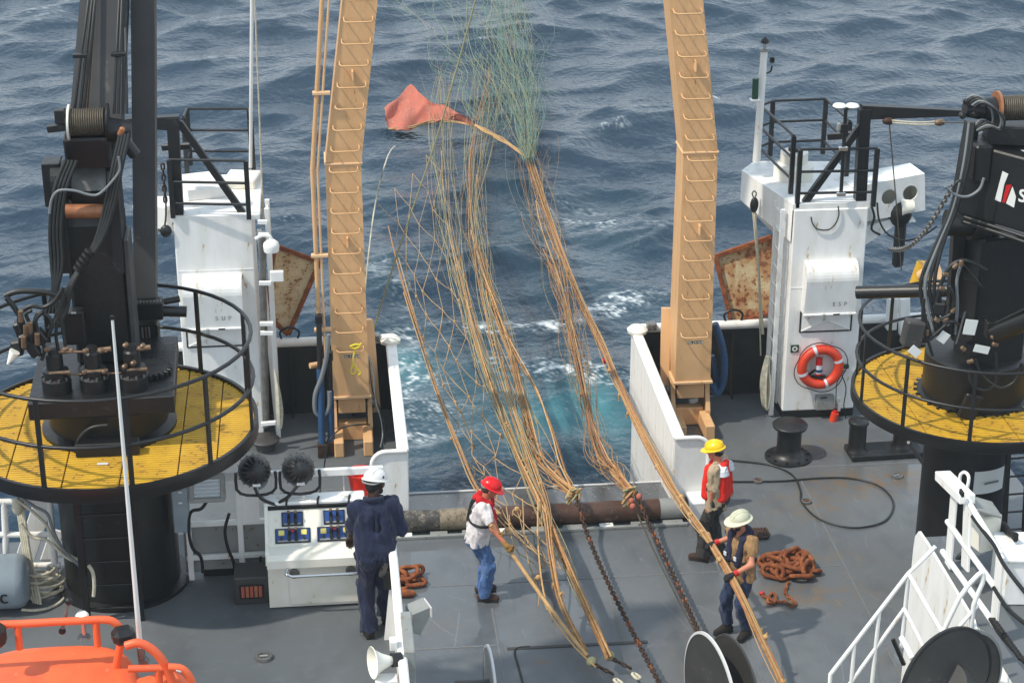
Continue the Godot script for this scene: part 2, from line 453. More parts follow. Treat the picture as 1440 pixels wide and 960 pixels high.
func build_sea():
	make_waves()
	var xs := axis([[-24.0, -1.5, 0.17], [-1.5, 9.0, 0.052], [9.0, 34.0, 0.17]])
	var zs := axis([[-24.0, -31.0, 0.2], [-31.0, -47.0, 0.05], [-47.0, -84.0, 0.14]])
	var nx := xs.size(); var nz := zs.size()
	var P := PackedVector3Array(); P.resize(nx * nz)
	var C := PackedColorArray(); C.resize(nx * nz)
	var fil := FastNoiseLite.new(); fil.seed = 5; fil.noise_type = FastNoiseLite.TYPE_CELLULAR; fil.frequency = 0.85
	fil.cellular_return_type = FastNoiseLite.RETURN_DISTANCE2_SUB; fil.fractal_type = FastNoiseLite.FRACTAL_NONE
	fil.domain_warp_enabled = true; fil.domain_warp_amplitude = 2.6; fil.domain_warp_frequency = 0.32; fil.domain_warp_fractal_octaves = 5
	var fil2 := fil.duplicate() as FastNoiseLite; fil2.seed = 15; fil2.frequency = 2.4
	var big := FastNoiseLite.new(); big.seed = 9; big.frequency = 0.13; big.fractal_octaves = 3
	var fine := FastNoiseLite.new(); fine.seed = 12; fine.frequency = 3.2; fine.fractal_octaves = 3
	var deep := Color(0.012, 0.034, 0.056)
	var teal := Color(0.055, 0.185, 0.215)
	var foamc := Color(0.72, 0.78, 0.80)
	for j in nz:
		for i in nx:
			var x := xs[i]; var z := zs[j]
			var v := sea_point(x, z, 0.82 + 0.5 * big.get_noise_2d(x * 0.55 + 70.0, z * 0.8))
			P[j * nx + i] = v
			var h := v.y - SEA
			# wake: a widening band behind the stern slot
			var back := -30.5 - z
			var cx := 3.6 + back * 0.03
			var half := 3.3 + back * 0.08
			var wk := clampf(1.0 - absf(x - cx) / half, 0.0, 1.0)
			wk = smoothstep(0.0, 0.5, wk) * (1.0 - smoothstep(7.0, 20.0, back)) * smoothstep(-1.5, 1.5, back)
			var b := big.get_noise_2d(x, z)
			var lace := 0.0
			var fm := 0.0
			var capm := smoothstep(0.10, 0.30, h + 0.10 * b) * smoothstep(0.15, 0.40, big.get_noise_2d(x * 2.1 + 40.0, z * 1.6))
			if wk > 0.01 or capm > 0.01:
				lace = 1.0 - smoothstep(0.0, 0.11, fil.get_noise_2d(x, z * 1.25) + 1.0)
				lace = maxf(lace, 0.42 * (1.0 - smoothstep(0.0, 0.13, fil2.get_noise_2d(x, z * 1.2) + 1.0)))
			if wk > 0.01:
				# three foam fronts thrown back by the hull, broken up by the noise
				var arc := exp(-pow((z + 38.4 + 0.22 * pow(x - 4.0, 2) * 0.3 + b * 1.6) / 0.55, 2)) * smoothstep(1.8, 3.4, x)
				arc += exp(-pow((z + 35.4 - 0.25 * (x - 5.0) + b * 1.2) / 0.65, 2)) * smoothstep(2.6, 4.2, x)
				arc += exp(-pow((x - 1.5 + b * 1.2) / 0.7, 2)) * smoothstep(-33.5, -36.0, z) * smoothstep(-43.0, -40.0, z) * 0.5
				var dens := clampf(arc * 0.75 + 0.16 + b * 0.75, 0.0, 1.0)
				fm = lace * smoothstep(0.28, 0.75, dens) * wk
				fm = maxf(fm, smoothstep(0.95, 1.3, arc + b * 0.5 + fine.get_noise_2d(x, z) * 0.5) * wk * 0.8)
				fm *= 0.45 + 1.1 * clampf(fine.get_noise_2d(x * 1.7, z * 1.7) + 0.3, 0.0, 1.0)
			# whitecap flecks on the steeper crests
			fm = clampf(maxf(fm * 1.25, capm * lace * 0.9), 0.0, 0.95)
			var c := deep
			# aerated water churned up by the screw, two patches close to the stern
			var t1 := exp(-(pow((x - 4.7) / 1.25, 2) + pow((z + 33.5) / 1.25, 2)))
			var t2 := exp(-(pow((x - 1.35) / 0.6, 2) + pow((z + 36.2) / 1.0, 2))) * 0.65
			var t3 := exp(-(pow((x - 3.4) / 2.2, 2) + pow((z + 35.0) / 2.4, 2))) * 0.12
			c = c.lerp(teal, clampf((t1 + t2 + t3) * (1.0 + 0.7 * big.get_noise_2d(x * 6.0 + 9.0, z * 2.5)), 0.0, 1.0))
			# thinner foam veils stay bluish
			c = c.lerp(Color(0.12, 0.21, 0.25), wk * 0.16 * smoothstep(0.0, 0.5, b + 0.2))
			c = c.lerp(foamc, fm)
			C[j * nx + i] = c
	var N := PackedVector3Array(); N.resize(nx * nz)
	for j in nz:
		for i in nx:
			var a := P[j * nx + mini(i + 1, nx - 1)] - P[j * nx + maxi(i - 1, 0)]
			var b := P[mini(j + 1, nz - 1) * nx + i] - P[maxi(j - 1, 0) * nx + i]
			var n := a.cross(b)
			if n.y < 0.0: n = -n
			N[j * nx + i] = n.normalized()
	var I := PackedInt32Array(); I.resize((nx - 1) * (nz - 1) * 6)
	var k := 0
	for j in nz - 1:
		for i in nx - 1:
			var o := j * nx + i
			I[k] = o; I[k + 1] = o + nx; I[k + 2] = o + 1
			I[k + 3] = o + 1; I[k + 4] = o + nx; I[k + 5] = o + nx + 1
			k += 6
	# the open sea out to the horizon: a skirt from the edge of the fine grid
	var arr := []
	arr.resize(Mesh.ARRAY_MAX)
	var edge := PackedInt32Array()
	for i in nx: edge.append(i)
	for j in range(1, nz): edge.append(j * nx + nx - 1)
	for i in range(nx - 2, -1, -1): edge.append((nz - 1) * nx + i)
	for j in range(nz - 2, 0, -1): edge.append(j * nx)
	var base := P.size()
	for e in edge:
		var q := P[e]
		var dv := Vector2(q.x - 5.0, q.z + 56.0).normalized() * 4000.0
		P.append(Vector3(5.0 + dv.x, SEA, -56.0 + dv.y)); N.append(Vector3.UP); C.append(deep)
	for e in edge.size():
		var f := (e + 1) % edge.size()
		for id in [edge[e], edge[f], base + e, edge[f], base + f, base + e]: I.append(id)
	arr[Mesh.ARRAY_VERTEX] = P; arr[Mesh.ARRAY_NORMAL] = N; arr[Mesh.ARRAY_COLOR] = C; arr[Mesh.ARRAY_INDEX] = I
	var m := ArrayMesh.new()
	m.add_surface_from_arrays(Mesh.PRIMITIVE_TRIANGLES, arr)
	var mt := StandardMaterial3D.new()
	mt.vertex_color_use_as_albedo = true
	mt.roughness = 0.16
	mt.metallic_specular = 0.36
	mt.normal_enabled = true
	mt.normal_texture = normal_tex(61, 0.03, 6.0, 5)
	mt.normal_scale = 0.45
	mt.uv1_triplanar = true
	mt.uv1_world_triplanar = true
	mt.uv1_scale = Vector3.ONE / 2.3
	var o := mi(self, "sea", m, mt)
	o.set_meta("kind", "structure")

# ---------------------------------------------------------------- decks
func deck_material() -> StandardMaterial3D:
	# worn blue-grey deck paint, laid out over 16 x 16 m: x from -4, z from -30
	var S := 1024
	var a := noise_img(71, 0.006, 5, FastNoiseLite.TYPE_SIMPLEX_SMOOTH, 512).get_data()
	var b := noise_img(72, 0.03, 5, FastNoiseLite.TYPE_SIMPLEX_SMOOTH, 512).get_data()
	var out := PackedByteArray(); out.resize(S * S * 3)
	var base := Color(0.345, 0.362, 0.375)
	var pale := Color(0.385, 0.402, 0.413)
	var dark := Color(0.30, 0.315, 0.33)
	var rust := Color(0.44, 0.33, 0.22)
	var stains := [[6.2, -22.2, 0.9, 0.35, 0.6], [6.6, -23.2, 0.8, 0.3, 0.35], [8.0, -25.4, 0.9, 0.35, 0.9], [6.9, -24.6, 0.5, 0.4, 0.5], [7.4, -24.9, 1.3, 0.2, 0.3],
		[5.6, -24.2, 0.5, 0.3, 0.35], [1.3, -21.9, 0.3, 0.3, 0.3], [2.5, -20.95, 0.10, 0.08, 0.6], [3.0, -20.75, 0.08, 0.05, 0.5], [7.6, -26.6, 0.9, 0.25, 0.5]]
	for j in S:
		for i in S:
			var x := -4.0 + 16.0 * i / S
			var z := -30.0 + 16.0 * j / S
			var n1 := a[(j >> 1) * 512 + (i >> 1)] / 255.0
			var n2 := b[((j * 2) & 511) * 512 + ((i * 2) & 511)] / 255.0
			var n3 := a[((i * 3) & 511) * 512 + ((j * 2) & 511)] / 255.0
			var c := base.lerp(pale, clampf((n1 - 0.35) * 1.8, 0.0, 1.0))
			c = c.lerp(dark, clampf((0.45 - n3) * 1.7, 0.0, 0.55))
			c = c.lerp(pale, smoothstep(0.66, 0.76, n2) * 0.35)
			if x > 0.6 and z < -19.0:
				for s in stains:
					var d: float = pow((x - s[0]) / s[2], 2) + pow((z - s[1]) / s[3], 2)
					if d < 4.0: c = c.lerp(rust, clampf(exp(-d) * s[4] * (n2 * 2.4 - 0.6) * 0.75, 0.0, 0.7))
			var o := (j * S + i) * 3
			out[o] = int(c.r * 255); out[o + 1] = int(c.g * 255); out[o + 2] = int(c.b * 255)
	# scrapes and drag marks: short pale or dark strokes, a few drips of paint
	var rr := RandomNumberGenerator.new(); rr.seed = 404
	for k in 420:
		var px := rr.randf_range(240.0, 960.0); var pz := rr.randf_range(300.0, 760.0)
		var an := rr.randfn(1.45, 0.5)
		var len := int(rr.randf_range(4.0, 60.0) * (0.3 if rr.randf() < 0.6 else 1.0))
		var col := Color(0.56, 0.575, 0.58) if rr.randf() < 0.62 else (Color(0.22, 0.23, 0.24) if rr.randf() < 0.7 else Color(0.42, 0.30, 0.2))
		var al := rr.randf_range(0.12, 0.5)
		var bend := rr.randf_range(-0.01, 0.01)
		for q in len:
			an += bend
			px += cos(an); pz += sin(an)
			if px < 2 or pz < 2 or px > S - 3 or pz > S - 3: break
			var o := (int(pz) * S + int(px)) * 3
			var al2 := al * (0.4 + 0.6 * rr.randf())
			out[o] = int(lerpf(out[o], col.r * 255.0, al2)); out[o + 1] = int(lerpf(out[o + 1], col.g * 255.0, al2)); out[o + 2] = int(lerpf(out[o + 2], col.b * 255.0, al2))
	var im := Image.create_from_data(S, S, false, Image.FORMAT_RGB8, out)
	im.generate_mipmaps()
	var m := StandardMaterial3D.new()
	m.albedo_texture = ImageTexture.create_from_image(im)
	# damp patches shine more
	var ro := noise_img(75, 0.007, 5, FastNoiseLite.TYPE_SIMPLEX_SMOOTH, 512).duplicate() as Image
	ro.adjust_bcs(1.0, 1.6, 1.0)
	ro.generate_mipmaps()
	m.roughness_texture = ImageTexture.create_from_image(ro)
	m.roughness_texture_channel = BaseMaterial3D.TEXTURE_CHANNEL_RED
	m.roughness = 0.75
	return m

func deck_sheet(poly: PackedVector2Array, y: float) -> G:
	var g := G.new()
	var id := Geometry2D.triangulate_polygon(poly)
	for i in range(0, id.size(), 3):
		var p := []
		for k in 3: p.append(Vector3(poly[id[i + k]].x, y, poly[id[i + k]].y))
		g.flat(p[0], p[1], p[2], Vector3.UP)
	for v in g.V: g.U.append(Vector2((v.x + 4.0) / 16.0, (v.z + 30.0) / 16.0))
	return g

func wall(g: G, a: Vector2, b: Vector2, y0: float, y1: float, t := 0.03):
	g.beam(Vector3(a.x, (y0 + y1) * 0.5, a.y), Vector3(b.x, (y0 + y1) * 0.5, b.y), t, y1 - y0, Vector3.UP, 0.004)

func build_decks():
	M.deck = deck_material()
	var main := PackedVector2Array([Vector2(-3.6, -28.7), Vector2(1.0, -28.7), Vector2(1.0, -25.55), Vector2(4.9, -25.55), Vector2(4.9, -28.7), Vector2(10.2, -28.7), Vector2(10.2, -6.0), Vector2(-3.6, -6.0)])
	struct("main_deck", deck_sheet(main, 0.0), M.deck)
	var h := G.new()
	for i in main.size():
		var a := main[i]; var b := main[(i + 1) % main.size()]
		h.quad(Vector3(a.x, 0.0, a.y), Vector3(b.x, 0.0, b.y), Vector3(b.x, -6.0, b.y), Vector3(a.x, -6.0, a.y), Vector3(b.y - a.y, 0, a.x - b.x))
	struct("ship_hull", h, M.white)
	# raised decks, port and starboard in the picture: left and right
	var up := PackedVector2Array([Vector2(-3.7, -19.3), Vector2(-1.45, -19.3), Vector2(-1.45, -18.4), Vector2(0.52, -18.4), Vector2(0.52, -6.0), Vector2(-3.7, -6.0)])
	struct("left_upper_deck", deck_sheet(up, 3.0), M.deck)
	var s := G.new()
	for i in up.size():
		var a := up[i]; var b := up[(i + 1) % up.size()]
		s.quad(Vector3(a.x, 2.996, a.y), Vector3(b.x, 2.996, b.y), Vector3(b.x, 0.0, b.y), Vector3(a.x, 0.0, a.y), Vector3(b.y - a.y, 0, a.x - b.x))
	struct("left_deckhouse_side", s, M.white)
	var ur := PackedVector2Array([Vector2(6.46, -18.40), Vector2(10.2, -18.40), Vector2(10.2, -6.0), Vector2(6.46, -6.0)])
	struct("right_upper_deck", deck_sheet(ur, 3.0), M.deck)
	var r := G.new()
	for i in ur.size():
		var a := ur[i]; var b := ur[(i + 1) % ur.size()]
		r.quad(Vector3(a.x, 2.996, a.y), Vector3(b.x, 2.996, b.y), Vector3(b.x, 0.0, b.y), Vector3(a.x, 0.0, a.y), Vector3(b.y - a.y, 0, a.x - b.x))
	struct("right_deckhouse_side", r, M.white)

func build_bulwarks():
	for sd in 2:
		var left := sd == 0
		var X := 1.02 if left else 4.85           # the edge of the stern slot
		var dir := -1.0 if left else 1.0
		var t := thing("stern_bulwark", "white bulwark left of the stern slot, beside the left gantry leg" if left else "white bulwark right of the stern slot, behind the yellow hard hat man", "bulwark", Vector3(X, 0, -26.6), "white bulwarks at the stern")
		var g := G.new()
		wall(g, Vector2(X, -28.6), Vector2(X, -24.72), -0.3, 1.17, 0.03)
		part(t, "slot_wall", g, M.white)
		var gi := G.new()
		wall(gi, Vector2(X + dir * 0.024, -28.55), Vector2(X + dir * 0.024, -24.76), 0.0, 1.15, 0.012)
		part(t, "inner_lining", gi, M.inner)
		var cap := G.new()
		cap.box(Vector3(X + dir * 0.06, 1.2, -26.66), Vector3(0.17, 0.055, 3.95), Basis.IDENTITY, 0.02)
		part(t, "cap_rail", cap, M.white)
		# the return plate at the forward end, its top corner rounded down
		var ret := G.new()
		var poly := PackedVector2Array()
		poly.append(Vector2(0, -0.0)); poly.append(Vector2(0, 1.2))
		poly.append(Vector2(0.30, 1.2))
		for k in 7:
			var an := PI * 0.5 * (1.0 - k / 6.0)
			poly.append(Vector2(0.30 + 0.2 * cos(an), 1.0 + 0.2 * sin(an)))
		poly.append(Vector2(0.5, 0.0))
		if dir < 0:
			for k in poly.size(): poly[k].x = -poly[k].x
		ret.prism(poly, 0.035, Transform3D(Basis.IDENTITY, Vector3(X, 0.0, -24.70)))
		part(t, "end_plate", ret, M.white)
		var rib := G.new()
		var pts := [Vector3(X, 1.2, -24.68), Vector3(X + dir * 0.3, 1.2, -24.68)]
		for k in range(1, 7):
			var an2 := PI * 0.5 * (1.0 - k / 6.0)
			pts.append(Vector3(X + dir * (0.30 + 0.2 * cos(an2)), 1.0 + 0.2 * sin(an2), -24.68))
		pts.append(Vector3(X + dir * 0.5, 0.05, -24.68))
		rib.tube(pts, 0.035, 8, false, 1)
		part(t, "end_rail", rib, M.white)
		# aft bulwark running outboard across the stern
		var far := X + dir * 5.2
		var aft := G.new()
		wall(aft, Vector2(X, -28.62), Vector2(far, -28.62), 0.0, 1.2, 0.03)
		part(t, "aft_wall", aft, M.white)
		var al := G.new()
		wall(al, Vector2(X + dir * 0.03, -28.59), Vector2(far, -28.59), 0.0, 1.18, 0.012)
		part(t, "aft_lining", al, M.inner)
		var ac := G.new()
		ac.cyl(Vector3(X + dir * 0.05, 1.24, -28.6), Vector3(far, 1.24, -28.6), 0.075, -1, 14)
		part(t, "aft_cap_rail", ac, M.white)
		for k in 5:
			var st := G.new()
			st.box(Vector3(X + dir * (0.7 + k * 0.95), 0.55, -28.48), Vector3(0.02, 1.1, 0.2))
			part(t, "stay", st, M.inner)
		var fr := G.new()
		fr.box(Vector3(X + dir * 0.30, 1.30, -28.55), Vector3(0.16, 0.12, 0.16), Basis.IDENTITY, 0.02)
		fr.cyl(Vector3(X + dir * 0.30, 1.30, -28.46), Vector3(X + dir * 0.30, 1.30, -28.44), 0.04)
		part(t, "fairlead", fr, M.greymetal)
		var kn := G.new()
		kn.lathe([Vector2(0.16, 0.0), Vector2(0.17, 0.05), Vector2(0.12, 0.10), Vector2(0.0, 0.13)], Transform3D(Basis.IDENTITY, Vector3(X + dir * 0.07, 1.22, -28.5)))
		part(t, "roller_cap", kn, M.cream)
		var handle := G.new()
		handle.tube([Vector3(X + dir * 1.55, 1.25, -28.6), Vector3(X + dir * 1.5, 1.42, -28.6), Vector3(X + dir * 1.65, 1.5, -28.6), Vector3(X + dir * 1.8, 1.42, -28.6), Vector3(X + dir * 1.76, 1.25, -28.6)], 0.02)
		part(t, "mooring_eye", handle, M.black_rail)

func build_stern():
	var t := thing("stern_roller", "long brown steel roller across the stern edge of the deck, its left end worn pale", "roller", Vector3(2.9, 0, -24.55))
	var y := 0.16
	var g := G.new(); g.cyl(Vector3(2.1, y, -24.52), Vector3(4.62, y, -24.52), 0.155, -1, 28); part(t, "roller_tube", g, M.roller)
	g = G.new(); g.cyl(Vector3(0.6, y, -24.52), Vector3(1.45, y, -24.52), 0.153, -1, 28); part(t, "worn_end", g, M.roller_worn)
	g = G.new(); g.cyl(Vector3(1.45, y, -24.52), Vector3(2.1, y, -24.52), 0.154, -1, 28); part(t, "worn_band", g, M.roller_pale)
	g = G.new(); g.cyl(Vector3(4.62, y, -24.52), Vector3(4.98, y, -24.52), 0.152, -1, 28); part(t, "pale_end", g, M.grey)
	g = G.new(); g.cyl(Vector3(4.98, y, -24.52), Vector3(5.02, y, -24.52), 0.165, -1, 28); part(t, "end_flange", g, M.black_rail)
	g = G.new(); g.box(Vector3(5.20, 0.17, -24.50), Vector3(0.34, 0.34, 0.36), Basis.IDENTITY, 0.02); part(t, "bearing_block", g, M.white)
	g = G.new(); g.box(Vector3(2.85, 0.025, -24.28), Vector3(4.3, 0.05, 0.05)); part(t, "kerb_bar", g, M.grey)
	for k in 9:
		g = G.new(); g.box(Vector3(0.95 + k * 0.48, 0.03, -24.33), Vector3(0.2 + 0.05 * (k % 3), 0.055, 0.1)); part(t, "kerb_block", g, M.grey if k % 3 else M.white)
	# the sloped sill plate between the roller and the stern edge
	var s := G.new()
	s.quad(Vector3(1.04, 0.18, -24.66), Vector3(4.83, 0.18, -24.66), Vector3(4.83, 0.02, -25.6), Vector3(1.04, 0.02, -25.6), Vector3.UP)
	s.quad(Vector3(1.04, 0.02, -25.6), Vector3(4.83, 0.02, -25.6), Vector3(4.83, -0.5, -25.66), Vector3(1.04, -0.5, -25.66), Vector3(0, 0, -1))
	struct("stern_sill", s, M.wet)
	var e := G.new()
	e.cyl(Vector3(1.04, 0.03, -25.6), Vector3(4.83, 0.03, -25.6), 0.018)
	part(t, "sill_edge", e, M.tape)
# ---------------------------------------------------------------- helpers for fittings
func text_on(par: Node3D, called: String, s: String, h: float, at: Vector3, b: Basis, mt: Material, font := "Droid Sans"):
	var tm := TextMesh.new()
	var sf := SystemFont.new()
	sf.font_names = PackedStringArray([font])
	sf.font_weight = 700
	tm.font = sf
	tm.text = s
	tm.font_size = 32
	tm.pixel_size = h / 24.0
	tm.depth = 0.004
	var xf := Transform3D(b, at)
	var p: Node = par
	var acc := Transform3D.IDENTITY
	while p != self and p is Node3D:
		acc = (p as Node3D).transform * acc
		p = p.get_parent()
	return mi(par, called, tm, mt, acc.affine_inverse() * xf)

func rail_bar(t: Node3D, called: String, pts: Array, r: float, mt: Material, closed := false, sub := 1):
	var g := G.new()
	g.tube(pts, r, 8, closed, sub)
	return part(t, called, g, mt)

func post_bar(t: Node3D, called: String, a: Vector3, b: Vector3, w: float, mt: Material):
	var g := G.new()
	g.beam(a, b, w, w, Vector3.UP, 0.006)
	return part(t, called, g, mt)

# ---------------------------------------------------------------- stern gantry
func gantry_leg(t: Node3D, left: bool):
	var x := 0.30 if left else 5.62
	var into := 1.0 if left else -1.0
	var zf := -27.45
	var W := 0.54
	var D := 0.55
	var knee := Vector3(x, 4.55, zf - D * 0.5)
	var low := Vector3(x - 0.01 * into, 0.78, zf - D * 0.5)
	var top := Vector3(x + 0.80 * into, 10.6, zf - D * 0.5)
	var g := G.new()
	g.taper(low, knee, W + 0.02, D + 0.1, W - 0.02, D, Vector3(0, 0, 1))
	var leg := part(t, "leg", g, M.tan)
	g = G.new()
	g.taper(knee, top, W - 0.02, D, 0.46, D, Vector3(0, 0, 1))
	part(leg, "upper_leg", g, M.tan)
	g = G.new()
	g.box(Vector3(x, 4.55, zf - D * 0.5), Vector3(W + 0.02, 0.035, D + 0.03))
	part(leg, "knee_flange", g, M.tan_light)
	g = G.new()
	g.box(Vector3(x - 0.01 * into, 0.80, zf - D * 0.5), Vector3(W + 0.09, 0.045, D + 0.16))
	part(leg, "heel_flange", g, M.tan_light)
	# staple rungs up the forward face
	var k := 0
	var y := 1.62
	while y < 9.6:
		var u := clampf((y - 4.55) / (10.6 - 4.55), 0.0, 1.0)
		var cx := x + 0.80 * into * u
		var hw := 0.205
		var fr := Vector3(0, 0, 1)
		var z0 := zf + 0.0
		g = G.new()
		var o := 0.19
		var dy := 0.025
		g.tube([Vector3(cx - hw, y + dy, z0 - 0.01), Vector3(cx - hw, y + dy * 0.3, z0 + o * 0.7), Vector3(cx - hw + 0.035, y, z0 + o), Vector3(cx + hw - 0.035, y, z0 + o), Vector3(cx + hw, y + dy * 0.3, z0 + o * 0.7), Vector3(cx + hw, y + dy, z0 - 0.01)], 0.0115, 6, false, 1)
		part(leg, "rung", g, M.tan)
		if k == 5 or k == 13:
			g = G.new()
			g.box(Vector3(cx + 0.02, y + 0.14, zf + 0.05), Vector3(0.03, 0.16, 0.12), Basis.IDENTITY, 0.012)
			part(leg, "eye_plate", g, M.tan_light)
		y += 0.318
		k += 1
	# clevis: two cheeks, pin and the forked foot
	for s: float in [-1.0, 1.0]:
		g = G.new()
		var poly := PackedVector2Array([Vector2(-0.30, 0.0), Vector2(0.34, 0.0), Vector2(0.34, 0.34)])
		for q in 9:
			var an := PI * q / 8.0
			poly.append(Vector2(0.06 + 0.24 * cos(an), 0.56 + 0.24 * sin(an)))
		poly.append(Vector2(-0.30, 0.3))
		g.prism(poly, 0.07, Transform3D(Basis(Vector3(0, 0, -1), Vector3.UP, Vector3(1, 0, 0)), Vector3(x + s * 0.275, 0.0, zf - 0.24)))
		part(t, "clevis_cheek", g, M.tan)
		g = G.new()
		g.box(Vector3(x + s * 0.225, 0.13, zf + 0.22), Vector3(0.15, 0.26, 0.60), Basis.IDENTITY, 0.015)
		part(t, "foot", g, M.tan)
	g = G.new()
	g.cyl(Vector3(x - 0.35, 0.55, zf - 0.24), Vector3(x + 0.35, 0.55, zf - 0.24), 0.075)
	part(t, "pivot_pin", g, M.greymetal)
	g = G.new()
	g.box(Vector3(x, 0.16, zf - 0.14), Vector3(0.44, 0.30, 0.16))
	part(t, "foot_crosspiece", g, M.tan)
	g = G.new()
	g.box(Vector3(x, 0.63, zf - 0.06), Vector3(0.42, 0.26, 0.10))
	part(t, "heel_plate", g, M.tan)
	# rating plate
	g = G.new()
	g.box(Vector3(x + 0.02, 1.48, zf + 0.035), Vector3(0.25, 0.055, 0.012), Basis.IDENTITY, 0.002)
	var pl := part(leg, "rating_plate", g, M.ink)
	text_on(leg, "rating_lettering", "SWL 7.5 TON", 0.032, Vector3(x + 0.02, 1.48, zf + 0.044), Basis.IDENTITY, M.cream)
	# hydraulic ram behind the leg, aft side
	g = G.new()
	g.beam(Vector3(x + into * 0.36, 0.35, zf - 0.35), Vector3(x + into * 0.30, 1.75, zf - 0.75), 0.15, 0.22)
	part(t, "ram_housing", g, M.tan)

func build_gantry():
	var t := thing("stern_gantry", "tall tan steel A-frame gantry whose two legs flank the stern slot", "gantry", Vector3(2.95, 0, -27.7))
	gantry_leg(t, true)
	gantry_leg(t, false)
	var g := G.new()
	g.box(Vector3(2.96, 10.75, -27.72), Vector3(4.5, 0.5, 0.6), Basis.IDENTITY, 0.02)
	part(t, "crossbeam", g, M.tan)
	# two pipes up the outboard side of the left leg
	for k in 2:
		g = G.new()
		var ox := -0.08 - k * 0.075
		g.tube([Vector3(ox, 1.45 + k * 0.05, -27.4), Vector3(ox, 4.5, -27.4), Vector3(ox + 0.6 - k * 0.05, 10.3, -27.4)], 0.034 if k else 0.02, 8, false, 1)
		part(t, "oil_pipe", g, M.tan if k else M.tan_light)
	for yy: float in [1.95, 3.15, 5.65]:
		g = G.new()
		var xx := -0.10 + maxf(0.0, yy - 4.5) * 0.105
		g.box(Vector3(xx, yy, -27.40), Vector3(0.26, 0.05, 0.09))
		part(t, "pipe_clip", g, M.tan_light)
	g = G.new()
	g.tube([Vector3(-0.15, 1.47, -27.4), Vector3(-0.18, 1.40, -27.36), Vector3(-0.32, 1.40, -27.3)], 0.045, 8)
	part(t, "pipe_elbow", g, M.tan)
	# blue hydraulic rams beside the left leg
	for k in 2:
		var a: Vector3 = [Vector3(-0.155, 2.171, -27.3), Vector3(-0.018, 1.6, -27.2)][k]
		var b: Vector3 = [Vector3(-0.184, 0.12, -27.001), Vector3(-0.042, 0.12, -27.085)][k]
		g = G.new(); g.cyl(b, b.lerp(a, 0.62), 0.055, -1, 12); var ram := part(t, "hydraulic_ram", g, M.blue)
		g = G.new(); g.cyl(b.lerp(a, 0.62), a, 0.042, -1, 12); part(ram, "ram_rod", g, M.black)
		g = G.new(); g.box(b, Vector3(0.14, 0.22, 0.14)); part(ram, "ram_foot", g, M.darkrust)
		g = G.new(); g.box(a, Vector3(0.11, 0.13, 0.11)); part(ram, "ram_head", g, M.black)
	g = G.new()
	g.tube([Vector3(-0.015, 1.994, -27.1), Vector3(-0.06, 1.646, -27.1), Vector3(-0.148, 1.296, -27.1), Vector3(-0.257, 1.004, -27.1), Vector3(-0.258, 0.705, -27.1), Vector3(-0.13, 0.663, -27.1), Vector3(-0.048, 0.815, -27.1), Vector3(-0.039, 1.054, -27.1)], 0.035, 8)
	part(t, "loop_hose", g, M.greyhose)
	g = G.new()
	g.tube([Vector3(5.979, 1.7, -27.6), Vector3(6.093, 1.393, -27.6), Vector3(6.166, 1.024, -27.6), Vector3(6.148, 0.655, -27.6), Vector3(6.063, 0.498, -27.6), Vector3(5.988, 0.662, -27.6)], 0.06, 8)
	part(t, "blue_hose", g, M.blue)
	g = G.new()
	g.tube([Vector3(5.978, 1.11, -27.7), Vector3(6.034, 0.862, -27.7), Vector3(6.078, 0.612, -27.7)], 0.05, 8)
	part(t, "blue_hose", g, M.blue)
	g = G.new()
	g.tube([Vector3(0.568, 1.662, -27), Vector3(0.635, 1.365, -27), Vector3(0.656, 0.948, -27), Vector3(0.732, 0.584, -27), Vector3(0.747, 0.317, -27), Vector3(0.699, 0.324, -26.6)], 0.014, 6)
	part(t, "grey_cable", g, M.greyhose)
	g = G.new()
	g.tube([Vector3(0.577, 1.603, -27), Vector3(0.616, 1.069, -27), Vector3(0.776, 0.582, -27), Vector3(0.775, 0.157, -27)], 0.010, 6)
	part(t, "grey_cable", g, M.hose)
	g = G.new()
	g.tube([Vector3(0.555, 0.533, -26.95), Vector3(0.39, 0.662, -26.7), Vector3(0.12, 0.664, -26.6), Vector3(-0.08, 0.534, -26.4), Vector3(-0.173, 0.02, -26.526), Vector3(-0.257, 0.02, -25.618)], 0.011, 6)
	part(t, "black_cable", g, M.hose)
	# yellow rope knotted on a rung of the left leg
	var zr := -27.22
	g = G.new()
	g.tube([Vector3(0.472, 1.781, -27.22), Vector3(0.417, 1.725, -27.22), Vector3(0.353, 1.751, -27.22), Vector3(0.319, 1.705, -27.22), Vector3(0.372, 1.668, -27.22), Vector3(0.347, 1.575, -27.22), Vector3(0.332, 1.433, -27.22), Vector3(0.296, 1.316, -27.22), Vector3(0.337, 1.267, -27.22), Vector3(0.383, 1.336, -27.22), Vector3(0.353, 1.421, -27.22), Vector3(0.405, 1.347, -27.22), Vector3(0.446, 1.286, -27.22), Vector3(0.402, 1.252, -27.22)], 0.012, 6)
	g.tube([Vector3(0.298, 1.738, -27.2), Vector3(0.385, 1.77, -27.2), Vector3(0.449, 1.744, -27.2), Vector3(0.372, 1.7, -27.2), Vector3(0.309, 1.726, -27.2)], 0.014, 6)
	solo("knotted_rope", g, M.yellowrope, "short yellow rope knotted on a rung of the left gantry leg", "rope")
